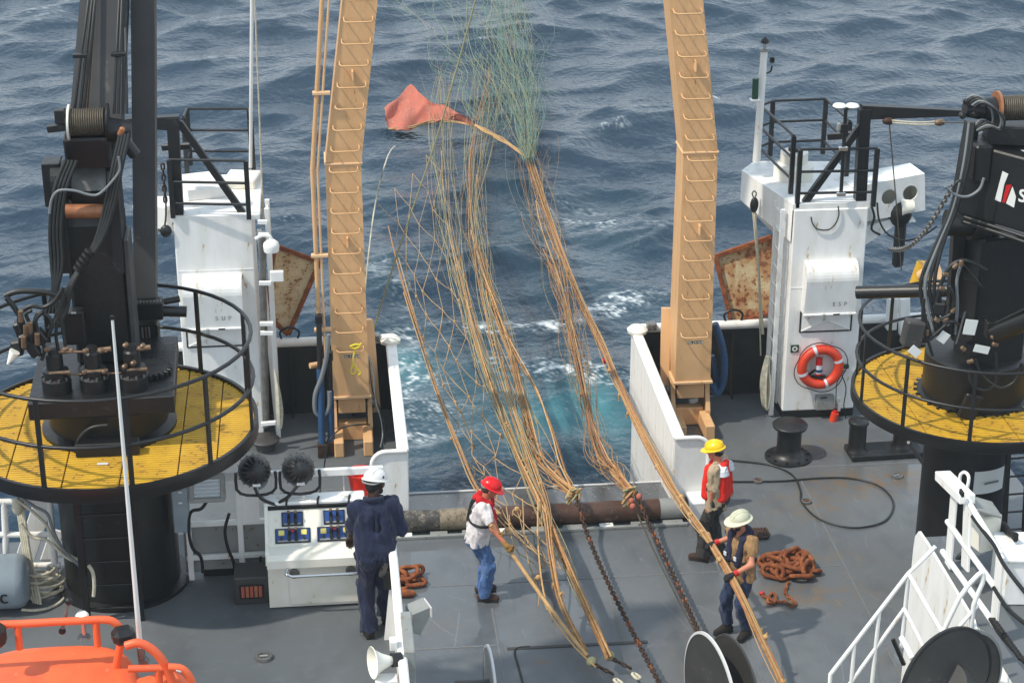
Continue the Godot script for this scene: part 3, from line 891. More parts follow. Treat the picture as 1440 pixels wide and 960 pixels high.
# ---------------------------------------------------------------- white vent towers
func vent_hood(t: Node3D, x0: float, x1: float, y0: float, y1: float, zf: float, word: String, flipx: bool):
	var g := G.new()
	var poly := PackedVector2Array([Vector2(0, y0)])
	poly.append(Vector2(0.20, y0))
	for k in 9:
		var a := PI * 0.5 * k / 8.0
		poly.append(Vector2(0.06 + 0.20 * cos(a), y1 - 0.26 + 0.26 * sin(a)))
	poly.append(Vector2(0, y1))
	g.prism(poly, x1 - x0, Transform3D(Basis(Vector3(0, 0, 1), Vector3.UP, Vector3(-1, 0, 0)), Vector3((x0 + x1) * 0.5, 0, zf)))
	var hood := part(t, "vent_hood", g, M.white)
	g = G.new()
	g.box(Vector3((x0 + x1) * 0.5, y0 + 0.01, zf + 0.21), Vector3(x1 - x0 + 0.02, 0.03, 0.04))
	part(hood, "hood_lip", g, M.white)
	for k in 3:
		text_on(hood, "lettering", word[k], 0.07, Vector3(lerpf(x0, x1, 0.55 + 0.11 * k), y0 + 0.20, zf + 0.262), Basis.IDENTITY, M.grey)
	# flap below it with a pressed cross
	var w := x1 - x0
	var fy1 := y0 - 0.01
	var fy0 := y0 - 0.36
	g = G.new()
	for e in [[x0, fy0, x1, fy0], [x0, fy0, x0, fy1], [x1, fy0, x1, fy1]]:
		g.beam(Vector3(e[0], e[1], zf + 0.012), Vector3(e[2], e[3], zf + 0.012), 0.018, 0.02, Vector3(0, 0, 1), 0.002)
	part(t, "flap_gasket", g, M.ink)
	g = G.new()
	var c := Vector3((x0 + x1) * 0.5, (fy0 + fy1) * 0.5 + 0.04, zf + 0.06)
	var q := [Vector3(x0 + 0.02, fy0 + 0.02, zf + 0.02), Vector3(x1 - 0.02, fy0 + 0.02, zf + 0.02), Vector3(x1 - 0.02, fy1, zf + 0.02), Vector3(x0 + 0.02, fy1, zf + 0.02)]
	for k in 4: g.flat(q[k], q[(k + 1) % 4], c, Vector3(0, 0, 1))
	var flap := part(t, "vent_flap", g, M.white)
	for k in 2:
		g = G.new()
		g.beam(q[k], c + Vector3(0, 0, 0.01), 0.015, 0.02, Vector3.UP, 0.002)
		part(flap, "flap_rib", g, M.white)
	g = G.new()
	g.box(Vector3(lerpf(x0, x1, 0.38), y0 - 0.02, zf + 0.24), Vector3(0.05, 0.10, 0.04))
	part(hood, "hood_latch", g, M.grey)
	g = G.new()
	g.box(Vector3(lerpf(x0, x1, 0.62), y0 + 0.015, zf + 0.235), Vector3(0.10, 0.025, 0.012))
	part(hood, "hood_catch", g, M.strap)

func side_ladder(t: Node3D, x: float, z0: float, z1: float, y1: float):
	for z: float in [z0, z1]:
		var g := G.new(); g.beam(Vector3(x, 0, z), Vector3(x, y1, z), 0.07, 0.05); part(t, "ladder_rail", g, M.white)
	var y := 0.3
	while y < y1:
		var g2 := G.new(); g2.cyl(Vector3(x, y, z0), Vector3(x, y, z1), 0.014, -1, 8); part(t, "ladder_rung", g2, M.white)
		y += 0.31

func platform_rail(t: Node3D, base: Array, h: float, closed: bool):
	var n := base.size()
	for b: Vector3 in base: post_bar(t, "rail_post", b, b + Vector3(0, h, 0), 0.07, M.black_rail)
	for lv: float in [1.0, 0.62, 0.25]:
		for i in n - 1:
			rail_bar(t, "rail", [base[i] + Vector3(0, h * lv, 0), base[i + 1] + Vector3(0, h * lv, 0)], 0.022, M.black_rail)

func build_right_tower():
	var t := thing("vent_tower", "white steel tower on the right with black railed platform and lifebuoy on its face", "tower", Vector3(7.72, 0, -28.2))
	var zf := -27.6
	var g := G.new()
	g.box(Vector3(7.72, 1.83, -28.18), Vector3(1.16, 3.40, 1.16), Basis.IDENTITY, 0.015); part(t, "wall", g, M.white)
	g = G.new(); g.box(Vector3(7.72, 0.07, -28.18), Vector3(1.165, 0.13, 1.165)); part(t, "base_skirt", g, M.ink)
	g = G.new(); g.box(Vector3(7.72, 2.25, -27.598), Vector3(1.13, 0.012, 0.008), Basis.IDENTITY, 0.001); part(t, "weld_seam", g, M.white)
	# platform: a pentagonal box that overhangs to the left and aft
	g = G.new()
	var poly := PackedVector2Array([Vector2(7.12, 27.62), Vector2(8.32, 27.62), Vector2(8.32, 29.6), Vector2(6.98, 29.75), Vector2(6.68, 29.3)])
	g.prism(poly, 0.10, Transform3D(Basis(Vector3(1, 0, 0), Vector3(0, 0, -1), Vector3(0, 1, 0)), Vector3(0, 3.57, 0)))
	var plat := part(t, "platform", g, M.white)
	g = G.new()
	g.quad(Vector3(6.68, 3.52, -29.3), Vector3(7.12, 3.52, -27.62), Vector3(7.12, 3.0, -27.64), Vector3(6.68, 3.12, -29.3), Vector3(-1, 0, 0.4))
	g.quad(Vector3(6.98, 3.52, -29.75), Vector3(6.68, 3.52, -29.3), Vector3(6.68, 3.12, -29.3), Vector3(6.98, 3.12, -29.75), Vector3(-1, 0, -0.4))
	g.quad(Vector3(6.68, 3.12, -29.3), Vector3(7.12, 3.0, -27.64), Vector3(7.16, 2.7, -28.7), Vector3(6.98, 3.12, -29.75), Vector3(-0.2, -1, 0))
	part(plat, "platform_skirt", g, M.white)
	g = G.new(); g.lathe([Vector2(0.32, 0), Vector2(0.32, 0.20), Vector2(0.22, 0.25), Vector2(0.22, 0.42), Vector2(0.0, 0.44)], Transform3D(Basis.IDENTITY, Vector3(7.42, 3.62, -28.9))); part(plat, "capstan_hub", g, M.cream)
	g = G.new(); g.cyl(Vector3(7.42, 4.06, -28.9), Vector3(7.42, 4.11, -28.9), 0.10); part(plat, "hub_cap", g, M.ink)
	var y := 3.62
	platform_rail(t, [Vector3(7.197, 3.62, -28.116), Vector3(7.041, 3.62, -29.754), Vector3(7.294, 3.62, -29.989), Vector3(8.179, 3.62, -30.012), Vector3(8.246, 3.62, -28.766)], 0.93, false)
	platform_rail(t, [Vector3(7.192, 3.55, -27.655), Vector3(8.368, 3.55, -27.601)], 0.93, false)
	# davit frame
	var a := Vector3(8.201, 3.48, -27.75)
	var b := Vector3(8.162, 5.071, -27.75)
	g = G.new(); g.beam(a, b, 0.17, 0.17); part(t, "davit_post", g, M.black)
	g = G.new(); g.beam(Vector3(7.294, 3.536, -27.75), Vector3(8.157, 4.848, -27.75), 0.10, 0.10); part(t, "davit_brace", g, M.black)
	g = G.new(); g.taper(b + Vector3(-0.05, -0.05, 0), Vector3(9.67, 4.958, -27.75), 0.16, 0.22, 0.12, 0.09); part(t, "davit_arm", g, M.black)
	g = G.new(); g.beam(Vector3(7.784, 4.463, -28.3), Vector3(8.255, 4.587, -28), 0.10, 0.10); part(t, "davit_tie", g, M.black)
	# box arm with two lightening holes, pointing outboard and aft
	var ctr := Vector3(8.853, 3.513, -28.6)
	var cs := CSGCombiner3D.new()
	cs.name = "box_arm"
	t.add_child(cs)
	cs.position = Vector3(8.80, 3.40, -28.6) - t.position
	cs.rotation = Vector3(0, deg_to_rad(8), deg_to_rad(6))
	var c1 := CSGBox3D.new(); c1.size = Vector3(1.22, 0.62, 0.55); c1.material = M.white; cs.add_child(c1)
	var c2 := CSGBox3D.new(); c2.size = Vector3(1.17, 0.57, 0.50); c2.operation = CSGShape3D.OPERATION_SUBTRACTION; c2.material = M.cream; cs.add_child(c2)
	for hx: float in [0.0, 0.36]:
		var c3 := CSGCylinder3D.new(); c3.radius = 0.125; c3.height = 2.0; c3.sides = 24; c3.rotation.x = PI / 2; c3.position = Vector3(hx, 0.03, 0.0)
		c3.operation = CSGShape3D.OPERATION_SUBTRACTION; c3.material = M.cream; cs.add_child(c3)
	c1.name = "arm_box"; c2.name = "arm_hollow"
	g = G.new(); g.taper(Vector3(8.28, 2.75, -28.5), Vector3(8.95, 3.0, -28.6), 0.5, 0.35, 0.45, 0.12); part(t, "arm_gusset", g, M.white)
	g = G.new(); g.box(Vector3(9.1, 3.0, -28.6), Vector3(0.42, 0.04, 0.5)); part(t, "arm_foot", g, M.white)
	# conduit on the face
	g = G.new(); g.tube([Vector3(7.812, 3.581, -27.57), Vector3(7.833, 3.442, -27.57), Vector3(7.787, 3.293, -27.57), Vector3(7.682, 3.204, -27.57), Vector3(7.514, 3.222, -27.57), Vector3(7.43, 3.318, -27.57), Vector3(7.401, 3.423, -27.57)], 0.011, 6); part(t, "conduit", g, M.hose)
	vent_hood(t, 7.34, 8.16, 1.86, 2.70, zf, "ESP", false)
	# left side: ladder, panel ribs
	side_ladder(t, 7.00, -27.75, -28.15, 3.5)
	g = G.new(); g.box(Vector3(7.135, 1.7, -28.3), Vector3(0.03, 3.2, 0.7)); part(t, "side_panel", g, M.white)
	for k in 10:
		g = G.new(); g.box(Vector3(7.115, 0.35 + k * 0.32, -28.3), Vector3(0.02, 0.03, 0.66)); part(t, "panel_rib", g, M.cream)
	g = G.new()
	for p in [[7.18, 1.28, 0.13, 0.13]]:
		g.box(Vector3(7.28, 1.22, zf + 0.008), Vector3(0.13, 0.13, 0.012), Basis.IDENTITY, 0.002)
	var sg := part(t, "safety_sign", g, M.signgreen)
	g = G.new(); g.lathe([Vector2(0.0, 0.004), Vector2(0.045, 0.004)], Transform3D(Basis(Vector3.RIGHT, Vector3(0, 0, 1), Vector3.UP), Vector3(7.28, 1.22, zf + 0.012))); part(sg, "sign_ring", g, M.signwhite)
	g = G.new(); g.lathe([Vector2(0.0, 0.006), Vector2(0.02, 0.006)], Transform3D(Basis(Vector3.RIGHT, Vector3(0, 0, 1), Vector3.UP), Vector3(7.28, 1.22, zf + 0.012))); part(sg, "sign_dot", g, M.signgreen)
	g = G.new(); g.box(Vector3(7.811, 0.289, -27.55), Vector3(0.29, 0.24, 0.11)); var jb := part(t, "junction_box", g, M.grey)
	g = G.new(); g.box(Vector3(7.777, 0.393, -27.49), Vector3(0.11, 0.025, 0.01)); part(jb, "box_label", g, M.ink)
	g = G.new(); g.box(Vector3(8.122, 0.887, -27.57), Vector3(0.09, 0.07, 0.05)); part(t, "switch_box", g, M.signgreen)
	g = G.new(); g.box(Vector3(8.01, 0.332, -27.57), Vector3(0.12, 0.05, 0.05)); part(t, "bracket", g, M.cream)
	g = G.new(); g.box(Vector3(8.055, 0.18, -27.57), Vector3(0.05, 0.14, 0.05)); part(t, "bracket", g, M.cream)
	# lifebuoy and what hangs with it
	var lb := thing("lifebuoy", "orange ring lifebuoy with white bands hung on the right white tower", "lifebuoy", Vector3(7.69, 0.93, -27.50))
	var bx := Basis(Vector3.RIGHT, Vector3(0, 0, 1), Vector3.UP)
	g = G.new()
	var ring := []
	for k in 32: ring.append(Vector3(7.69 + 0.30 * cos(TAU * k / 32), 0.93 + 0.30 * sin(TAU * k / 32), -27.50))
	g.tube(ring, 0.078, 12, true, 1); part(lb, "ring", g, M.buoy)
	for k in 4:
		g = G.new()
		var arc := []
		for q in 5:
			var an := 0.35 + PI * 0.5 * k + 0.15 * (q / 4.0 - 0.5)
			arc.append(Vector3(7.69 + 0.30 * cos(an), 0.93 + 0.30 * sin(an), -27.50))
		g.tube(arc, 0.0815, 12, false, 1); part(lb, "reflective_band", g, M.reflective)
	g = G.new()
	var gl := []
	for k in 33:
		var an2 := TAU * k / 32.0
		var rr := 0.39 + 0.05 * absf(sin(an2 * 2.0 + 0.7))
		gl.append(Vector3(7.69 + rr * cos(an2), 0.93 + rr * sin(an2), -27.47))
	g.tube(gl, 0.008, 5, false, 1); part(lb, "grab_line", g, M.strap)
	var sf := thing("smoke_float", "small red smoke float with blue label inside the lifebuoy", "smoke float", Vector3(7.68, 0.9, -27.5))
	g = G.new(); g.cyl(Vector3(7.67, 0.80, -27.50), Vector3(7.66, 1.08, -27.50), 0.055); part(sf, "canister", g, M.red)
	g = G.new(); g.cyl(Vector3(7.668, 0.83, -27.50), Vector3(7.664, 0.97, -27.50), 0.0575); part(sf, "label_band", g, M.reflective)
	g = G.new(); g.cyl(Vector3(7.667, 0.85, -27.50), Vector3(7.665, 0.90, -27.50), 0.059); part(sf, "blue_band", g, M.blue)
	g = G.new(); g.box(Vector3(7.67, 0.74, -27.53), Vector3(0.24, 0.05, 0.06)); g.beam(Vector3(7.45, 0.72, -27.55), Vector3(7.62, 0.86, -27.55), 0.03, 0.03); part(sf, "bracket", g, M.darkrust)
	var lt := thing("lifebuoy_light", "orange tube lifebuoy light hanging on a cord at the tower foot", "marker light", Vector3(7.934, -0.034, -27.45))
	g = G.new(); g.cyl(Vector3(7.969, 0.14, -27.45), Vector3(7.897, -0.171, -27.45), 0.06); part(lt, "body", g, M.buoy)
	g = G.new(); g.cyl(Vector3(7.978, 0.177, -27.45), Vector3(7.969, 0.14, -27.45), 0.035); part(lt, "lens", g, M.red)
	g = G.new(); g.tube([Vector3(7.981, 0.172, -27.46), Vector3(7.966, 0.386, -27.46), Vector3(7.961, 0.635, -27.46), Vector3(8.01, 0.756, -27.46), Vector3(8.071, 0.877, -27.46)], 0.008, 5); part(lt, "cord", g, M.strap)
	g = G.new(); g.tube([Vector3(8.029, 0.799, -27.5), Vector3(8.127, 0.547, -27.5), Vector3(8.114, 0.235, -27.5), Vector3(8.166, -0.019, -27.5), Vector3(8.172, -0.273, -27.5)], 0.009, 5); part(lt, "cord", g, M.strap)
	# antennas on the railing
	var an3 := thing("satellite_antenna", "twin white disc antennas on a black pole at the right tower railing", "antenna", Vector3(7.891, 3.643, -27.55))
	g = G.new(); g.cyl(Vector3(7.837, 3.793, -27.55), Vector3(7.82, 5.141, -27.55), 0.028, -1, 10); part(an3, "pole", g, M.black)
	g = G.new(); g.box(Vector3(7.801, 4.841, -27.52), Vector3(0.12, 0.14, 0.10)); part(an3, "control_box", g, M.black)
	g = G.new(); g.box(Vector3(7.723, 4.865, -27.52), Vector3(0.05, 0.11, 0.08)); part(an3, "control_box", g, M.grey)
	for u in 2:
		var q: Vector3 = [Vector3(7.72, 5.177, -27.55), Vector3(7.916, 5.171, -27.55)][u]
		g = G.new(); g.lathe([Vector2(0.0, -0.035), Vector2(0.075, -0.03), Vector2(0.105, 0.0), Vector2(0.085, 0.03), Vector2(0.0, 0.045)], Transform3D(Basis.IDENTITY, q), 18); part(an3, "disc", g, M.signwhite)
	g = G.new(); g.beam(Vector3(7.723, 5.133, -27.55), Vector3(7.919, 5.127, -27.55), 0.025, 0.02); part(an3, "crossbar", g, M.black)
	for u in 2:
		g = G.new(); g.box([Vector3(7.807, 4.524, -27.5), Vector3(7.823, 3.8, -27.5)][u], Vector3(0.14, 0.06, 0.06)); part(an3, "clamp", g, M.chrome)
	# white light mast
	var mt := thing("light_mast", "slim white mast with a glass navigation light, left of the right tower platform", "mast", Vector3(6.804, 3.919, -28.9))
	g = G.new(); g.cyl(Vector3(6.816, 3.907, -28.9), Vector3(6.849, 5.677, -28.9), 0.062, 0.055, 14); part(mt, "pole", g, M.white)
	g = G.new(); g.cyl(Vector3(6.849, 5.688, -28.9), Vector3(6.847, 5.711, -28.9), 0.085); part(mt, "collar", g, M.grey)
	g = G.new(); g.cyl(Vector3(6.852, 5.722, -28.9), Vector3(6.853, 5.811, -28.9), 0.055); part(mt, "lamp_glass", g, M.glass)
	g = G.new(); g.cyl(Vector3(6.852, 5.722, -28.9), Vector3(6.854, 5.8, -28.9), 0.03); part(mt, "lamp_core", g, M.grey)
	g = G.new(); g.lathe([Vector2(0.065, 0), Vector2(0.065, 0.04), Vector2(0.04, 0.07), Vector2(0.0, 0.10)], Transform3D(Basis.IDENTITY, Vector3(6.853, 5.811, -28.9))); part(mt, "lamp_cap", g, M.black)
	g = G.new(); g.tube([Vector3(6.89, 5.326, -28.9), Vector3(6.967, 5.358, -28.9), Vector3(6.984, 5.448, -28.9)], 0.015, 6); part(mt, "lamp_bracket", g, M.black)
	g = G.new(); g.box(Vector3(6.979, 5.538, -28.9), Vector3(0.07, 0.09, 0.06)); part(mt, "small_lamp", g, M.black)
	g = G.new(); g.box(Vector3(6.72, 4.938, -28.8), Vector3(0.16, 0.03, 0.12)); part(mt, "lamp_shelf", g, M.white)
	g = G.new(); g.cyl(Vector3(6.718, 4.961, -28.8), Vector3(6.714, 5.28, -28.8), 0.05); part(mt, "side_lamp", g, M.signgreen)
	# block and falls at the left of the platform
	var bl := thing("rope_tackle", "black pulley block with white rope falls left of the right tower", "pulley", Vector3(6.755, 3.136, -28.6))
	g = G.new(); g.ball(Vector3(6.748, 3.279, -28.6), Vector3(0.07, 0.13, 0.05)); part(bl, "block", g, M.black)
	g = G.new(); g.tube([Vector3(6.736, 3.516, -28.6), Vector3(6.773, 3.468, -28.6), Vector3(6.742, 3.398, -28.6), Vector3(6.705, 3.47, -28.6), Vector3(6.736, 3.516, -28.6)], 0.012, 6); part(bl, "hook", g, M.greymetal)
	for k in 3:
		g = G.new(); g.tube([[Vector3(6.731, 3.161, -28.6), Vector3(6.85, 2.002, -28.4), Vector3(6.892, 1.222, -28.2)], [Vector3(6.777, 3.159, -28.6), Vector3(6.861, 2.002, -28.4), Vector3(6.915, 1.221, -28.2)], [Vector3(6.754, 3.16, -28.6), Vector3(6.802, 2.489, -28.4), Vector3(6.888, 0.849, -28.2)]][k], 0.012, 6, false, 3); part(bl, "fall", g, M.whiterope)
	var cr := thing("rope_coil", "off-white rope hank hung on the ladder of the right tower", "rope", Vector3(6.838, 0.577, -27.7))
	g = G.new()
	for k in 7:
		var o := k * 1.6
		g.tube([Vector3(6.862, 1.062, -27.72) + Vector3(o * 0.004, 0, 0), Vector3(6.783, 0.651, -27.68) + Vector3(o * 0.008, -o * 0.005, 0.01 * k), Vector3(6.841, 0.211, -27.68) + Vector3(o * 0.006, -o * 0.006, 0.01 * k), Vector3(6.887, 0.512, -27.7) + Vector3(o * 0.006, 0, 0.01 * k), Vector3(6.874, 1.061, -27.72)], 0.014, 6)
	part(cr, "coils", g, M.whiterope)

func build_left_tower():
	var t := thing("vent_tower", "white steel tower on the left with black railed top, behind the left crane", "tower", Vector3(-1.66, 0, -28.2))
	var zf := -27.6
	var g := G.new()
	g.box(Vector3(-1.66, 1.93, -28.2), Vector3(1.16, 3.56, 1.2), Basis.IDENTITY, 0.015); part(t, "wall", g, M.white)
	g = G.new(); g.box(Vector3(-1.66, 0.07, -28.2), Vector3(1.165, 0.13, 1.205)); part(t, "base_skirt", g, M.ink)
	g = G.new(); g.box(Vector3(-1.62, 3.72, -28.55), Vector3(1.32, 0.09, 1.9), Basis.IDENTITY, 0.01); var plat := part(t, "platform", g, M.white)
	g = G.new(); g.box(Vector3(-1.66, 2.9, -27.598), Vector3(1.12, 0.012, 0.008), Basis.IDENTITY, 0.001); part(t, "weld_seam", g, M.white)
	g = G.new(); g.box(Vector3(-1.85, 3.86, -28.7), Vector3(0.62, 0.2, 0.75), Basis(Vector3.UP, 0.25), 0.02); part(plat, "hatch_box", g, M.white)
	g = G.new(); g.box(Vector3(-1.25, 3.84, -29.0), Vector3(0.5, 0.16, 0.5), Basis(Vector3.UP, -0.2), 0.02); part(plat, "hatch_box", g, M.cream)
	g = G.new(); g.taper(Vector3(-2.2, 3.55, -28.3), Vector3(-2.75, 3.5, -28.7), 0.6, 0.4, 0.5, 0.3); part(plat, "outrigger", g, M.white)
	platform_rail(t, [Vector3(-2.125, 3.765, -29.564), Vector3(-2.092, 3.765, -30.022), Vector3(-1.123, 3.765, -29.924), Vector3(-1.077, 3.765, -29.283)], 0.93, false)
	platform_rail(t, [Vector3(-2.232, 3.765, -27.566), Vector3(-1.114, 3.765, -27.39)], 0.90, false)
	g = G.new(); g.beam(Vector3(-2.17, 3.607, -27.75), Vector3(-2.151, 5.255, -27.75), 0.17, 0.17); part(t, "davit_post", g, M.black)
	g = G.new(); g.beam(Vector3(-2.055, 5.166, -27.75), Vector3(-1.169, 3.66, -27.75), 0.10, 0.10); part(t, "davit_brace", g, M.black)
	g = G.new(); g.taper(Vector3(-2.055, 5.166, -27.75), Vector3(-3.094, 5.198, -27.75), 0.16, 0.22, 0.12, 0.10); part(t, "davit_arm", g, M.black)
	g = G.new(); g.beam(Vector3(-2.365, 4.653, -28.2), Vector3(-1.938, 4.693, -28.1), 0.10, 0.09); part(t, "davit_tie", g, M.black)
	vent_hood(t, -2.16, -1.28, 2.02, 2.84, zf, "SUP", false)
	side_ladder(t, -0.86, -27.75, -28.15, 3.8)
	# davit chain and pulley left of the post
	var ch := thing("pulley_chain", "grey chain and hook hanging beside the left tower's davit post", "chain", Vector3(-2.324, 4.265, -27.6))
	for k in 7:
		g = G.new()
		var yy := 4.55 - k * 0.085
		g.link(Transform3D(Basis(Vector3(0, -1, 0), Vector3(1, 0, 0) if k % 2 else Vector3(0, 0, 1), Vector3(0, 0, -1) if k % 2 else Vector3(1, 0, 0)), Vector3(-2.33, yy, -27.6)), 0.12, 0.075, 0.014); part(ch, "chain_link", g, M.darkrust)
	g = G.new(); g.tube([Vector3(-2.322, 4.287, -27.6), Vector3(-2.327, 3.934, -27.6), Vector3(-2.354, 3.69, -27.6), Vector3(-2.406, 3.547, -27.6), Vector3(-2.466, 3.583, -27.6)], 0.016, 6); part(ch, "wire", g, M.wire)
	g = G.new(); g.ball(Vector3(-2.354, 3.545, -27.6), Vector3(0.09, 0.10, 0.06)); part(ch, "hook_block", g, M.black)
	# white frame standing right of the tower with a dome lamp
	var fr := thing("pipe_frame", "tall white frame of two uprights with dome lamp beside the left tower", "frame", Vector3(-1.0, 0, -27.2))
	var f0 := Vector3(-1.081, 0, -27.934)
	for k in 2:
		var a: Vector3 = [Vector3(-1.148, 0, -27.941), Vector3(-0.881, 0, -27.965)][k]
		g = G.new(); g.beam(a, Vector3(a.x + (-0.02 if k == 0 else -0.12), 3.35, a.z - 0.1), 0.07, 0.07); part(fr, "upright", g, M.white)
	for u in 6:
		g = G.new(); g.beam([Vector3(-1.102, 0.481, -27.25), Vector3(-1.035, 1.997, -27.25), Vector3(-1.038, 2.148, -27.25), Vector3(-1.015, 2.802, -27.25), Vector3(-0.986, 3.567, -27.25), Vector3(-0.986, 3.767, -27.25)][u], [Vector3(-0.873, 0.494, -27.25), Vector3(-0.844, 1.989, -27.25), Vector3(-0.837, 2.14, -27.25), Vector3(-0.837, 2.795, -27.25), Vector3(-0.831, 3.561, -27.25), Vector3(-0.842, 3.761, -27.25)][u], 0.06, 0.06); part(fr, "crossbar", g, M.white)
	g = G.new(); g.cyl(Vector3(-1.034, 0.356, -27.4), Vector3(-0.94, 3.509, -27.4), 0.055, -1, 10); part(fr, "grey_pipe", g, M.greymetal)
	g = G.new(); g.lathe([Vector2(0.02, -0.10), Vector2(0.11, -0.10), Vector2(0.12, -0.02), Vector2(0.11, 0.03), Vector2(0.05, 0.08), Vector2(0.0, 0.09)], Transform3D(Basis.IDENTITY, Vector3(-0.803, 3.46, -27.1)), 16); part(fr, "dome_lamp", g, M.white)
	g = G.new(); g.tube([Vector3(-1.026, 3.55, -27.12), Vector3(-0.931, 3.601, -27.12), Vector3(-0.828, 3.587, -27.12), Vector3(-0.79, 3.518, -27.12)], 0.03, 8); part(fr, "lamp_arm", g, M.white)
	g = G.new(); g.box(Vector3(-0.749, 2.885, -27.3), Vector3(0.2, 0.16, 0.08)); part(fr, "bracket", g, M.white)
	var rc := thing("rope_coil", "off-white rope hank hanging right of the left tower", "rope", Vector3(-0.83, 1.164, -27.2))
	g = G.new()
	for k in 4:
		g.tube([Vector3(-0.851, 1.402, -27.2), Vector3(-0.846, 1.054, -27.18) + Vector3(k * 0.012, 0, 0.01 * k), Vector3(-0.841, 0.478, -27.18) + Vector3(k * 0.01, -0.02 * k, 0), Vector3(-0.796, 0.743, -27.2) + Vector3(k * 0.01, 0, 0), Vector3(-0.832, 1.342, -27.2)], 0.014, 6)
	part(rc, "coils", g, M.whiterope)
	var w := thing("signal_halyard", "pair of thin white halyards rising past the left tower railing", "rope", Vector3(-1.067, 3.196, -28.9))
	g = G.new(); g.tube([Vector3(-0.951, 3.23, -28.6), Vector3(-0.91, 5.203, -28.3), Vector3(-0.866, 8.106, -28)], 0.014, 6, false, 2); part(w, "line", g, M.whiterope)
	g = G.new(); g.tube([Vector3(-1.097, 4.167, -28.6), Vector3(-0.996, 5.75, -28.3), Vector3(-0.846, 8.105, -28)], 0.03, 6, false, 2); part(w, "line", g, M.white)

func trawl_door(called: String, label: String, c: Array, mt: Material, thick: float):
	# four corners, in order round the plate, in world metres
	var ctr: Vector3 = (c[0] + c[1] + c[2] + c[3]) * 0.25
	var t := thing(called, label, "trawl door", ctr, "rusty trawl doors leaning over the stern bulwark")
	var n: Vector3 = (c[1] - c[0]).cross(c[3] - c[0]).normalized()
	if n.z < 0: n = -n
	var g := G.new()
	g.quad(c[0], c[1], c[2], c[3], n)
	g.quad(c[0] - n * thick, c[1] - n * thick, c[2] - n * thick, c[3] - n * thick, -n)
	for k in 4: g.quad(c[k], c[(k + 1) % 4], c[(k + 1) % 4] - n * thick, c[k] - n * thick, (c[k] + c[(k + 1) % 4]) * 0.5 - ctr)
	part(t, "plate", g, mt)
	for k in 4:
		g = G.new()
		g.beam(c[k] + n * 0.02, c[(k + 1) % 4] + n * 0.02, 0.07, 0.09, n)
		part(t, "edge_bar", g, M.rust)
	for k in 2:
		g = G.new()
		var a: Vector3 = c[0].lerp(c[3], 0.33 + k * 0.33); var b: Vector3 = c[1].lerp(c[2], 0.33 + k * 0.33)
		g.beam(a - n * (thick + 0.02), b - n * (thick + 0.02), 0.06, 0.06, n)
		part(t, "stiffener", g, M.rust)
	g = G.new()
	for k in 6:
		var p: Vector3 = c[0].lerp(c[1], 0.12 + 0.15 * k)
		g.cyl(p, p + n * 0.06, 0.03, -1, 8)
	part(t, "bolts", g, M.darkrust)

func build_doors():
	trawl_door("trawl_door", "cream trawl door with spotted rust, tilted behind the left gantry leg", [Vector3(-0.801, 2.772, -28.9), Vector3(-0.115, 2.471, -28.9), Vector3(-0.656, 1.337, -28.7), Vector3(-1.006, 1.718, -28.7)], M.door_plate, 0.05)
	trawl_door("trawl_door", "heavily rusted curved trawl door beside the right white tower", [Vector3(7.137, 2.628, -28.9), Vector3(6.222, 2.321, -28.9), Vector3(6.498, 1.214, -28.7), Vector3(7.228, 1.395, -28.7)], M.door_plate2, 0.05)
# ---------------------------------------------------------------- deck cranes
func crane_platform(t: Node3D, c: Vector3, R: float, y0: float, ped: float, posts: int, ph: float, railr: float, seams: Array):
	var g := G.new()
	g.cyl(Vector3(c.x, y0, c.z), Vector3(c.x, c.y - 0.12, c.z), ped, -1, 40); part(t, "pedestal", g, M.black)
	g = G.new()
	g.lathe([Vector2(ped, -0.30), Vector2(R * 0.75, -0.12), Vector2(R, -0.10), Vector2(R + 0.012, -0.09), Vector2(R + 0.012, 0.055), Vector2(R - 0.025, 0.055), Vector2(R - 0.025, -0.02), Vector2(ped * 0.8, -0.02)], Transform3D(Basis.IDENTITY, c), 72)
	var rim := part(t, "platform_rim", g, M.black)
	var edges := [-R]
	edges.append_array(seams)
	edges.append(R)
	for k in edges.size() - 1:
		g = G.new()
		var z := -R + 0.03
		var i := 0
		while z < R - 0.03:
			var half := sqrt(maxf(0.0, pow(R - 0.03, 2) - z * z))
			var a := maxf(edges[k] + 0.006, -half)
			var b := minf(edges[k + 1] - 0.006, half)
			if b - a > 0.03:
				g.box(Vector3(c.x + (a + b) * 0.5, c.y + 0.008, c.z + z), Vector3(b - a, 0.028, 0.033), Basis.IDENTITY, 0.004)
			z += 0.048
		# bearer bars below the slats
		var x: float = edges[k] + 0.12
		while x < edges[k + 1]:
			var hz := sqrt(maxf(0.0, pow(R - 0.04, 2) - x * x))
			if hz > 0.1: g.box(Vector3(c.x + x, c.y - 0.012, c.z), Vector3(0.012, 0.012, hz * 2.0), Basis.IDENTITY, 0.001)
			x += 0.2
		var p := part(rim, "grating_panel", g, M.yellow)
		p.set_meta("kind", "stuff")
	for lv: float in [1.0, 0.5]:
		g = G.new()
		var ring := []
		for k in 48: ring.append(c + Vector3(cos(TAU * k / 48) * railr, ph * lv, sin(TAU * k / 48) * railr))
		g.tube(ring, 0.021, 8, true, 1); part(t, "guard_rail", g, M.black_rail)
	for k in posts:
		var an := TAU * (k + 0.35) / posts
		var q := c + Vector3(cos(an) * railr, 0, sin(an) * railr)
		g = G.new(); g.beam(q, q + Vector3(0, ph, 0), 0.05, 0.03, Vector3(cos(an), 0, sin(an))); part(t, "guard_post", g, M.black_rail)

func hose(t: Node3D, pts: Array, r := 0.022, mt: Material = null, called := "hydraulic_hose"):
	var g := G.new()
	g.tube(pts, r, 6, false, 4)
	part(t, called, g, mt if mt else M.hose)

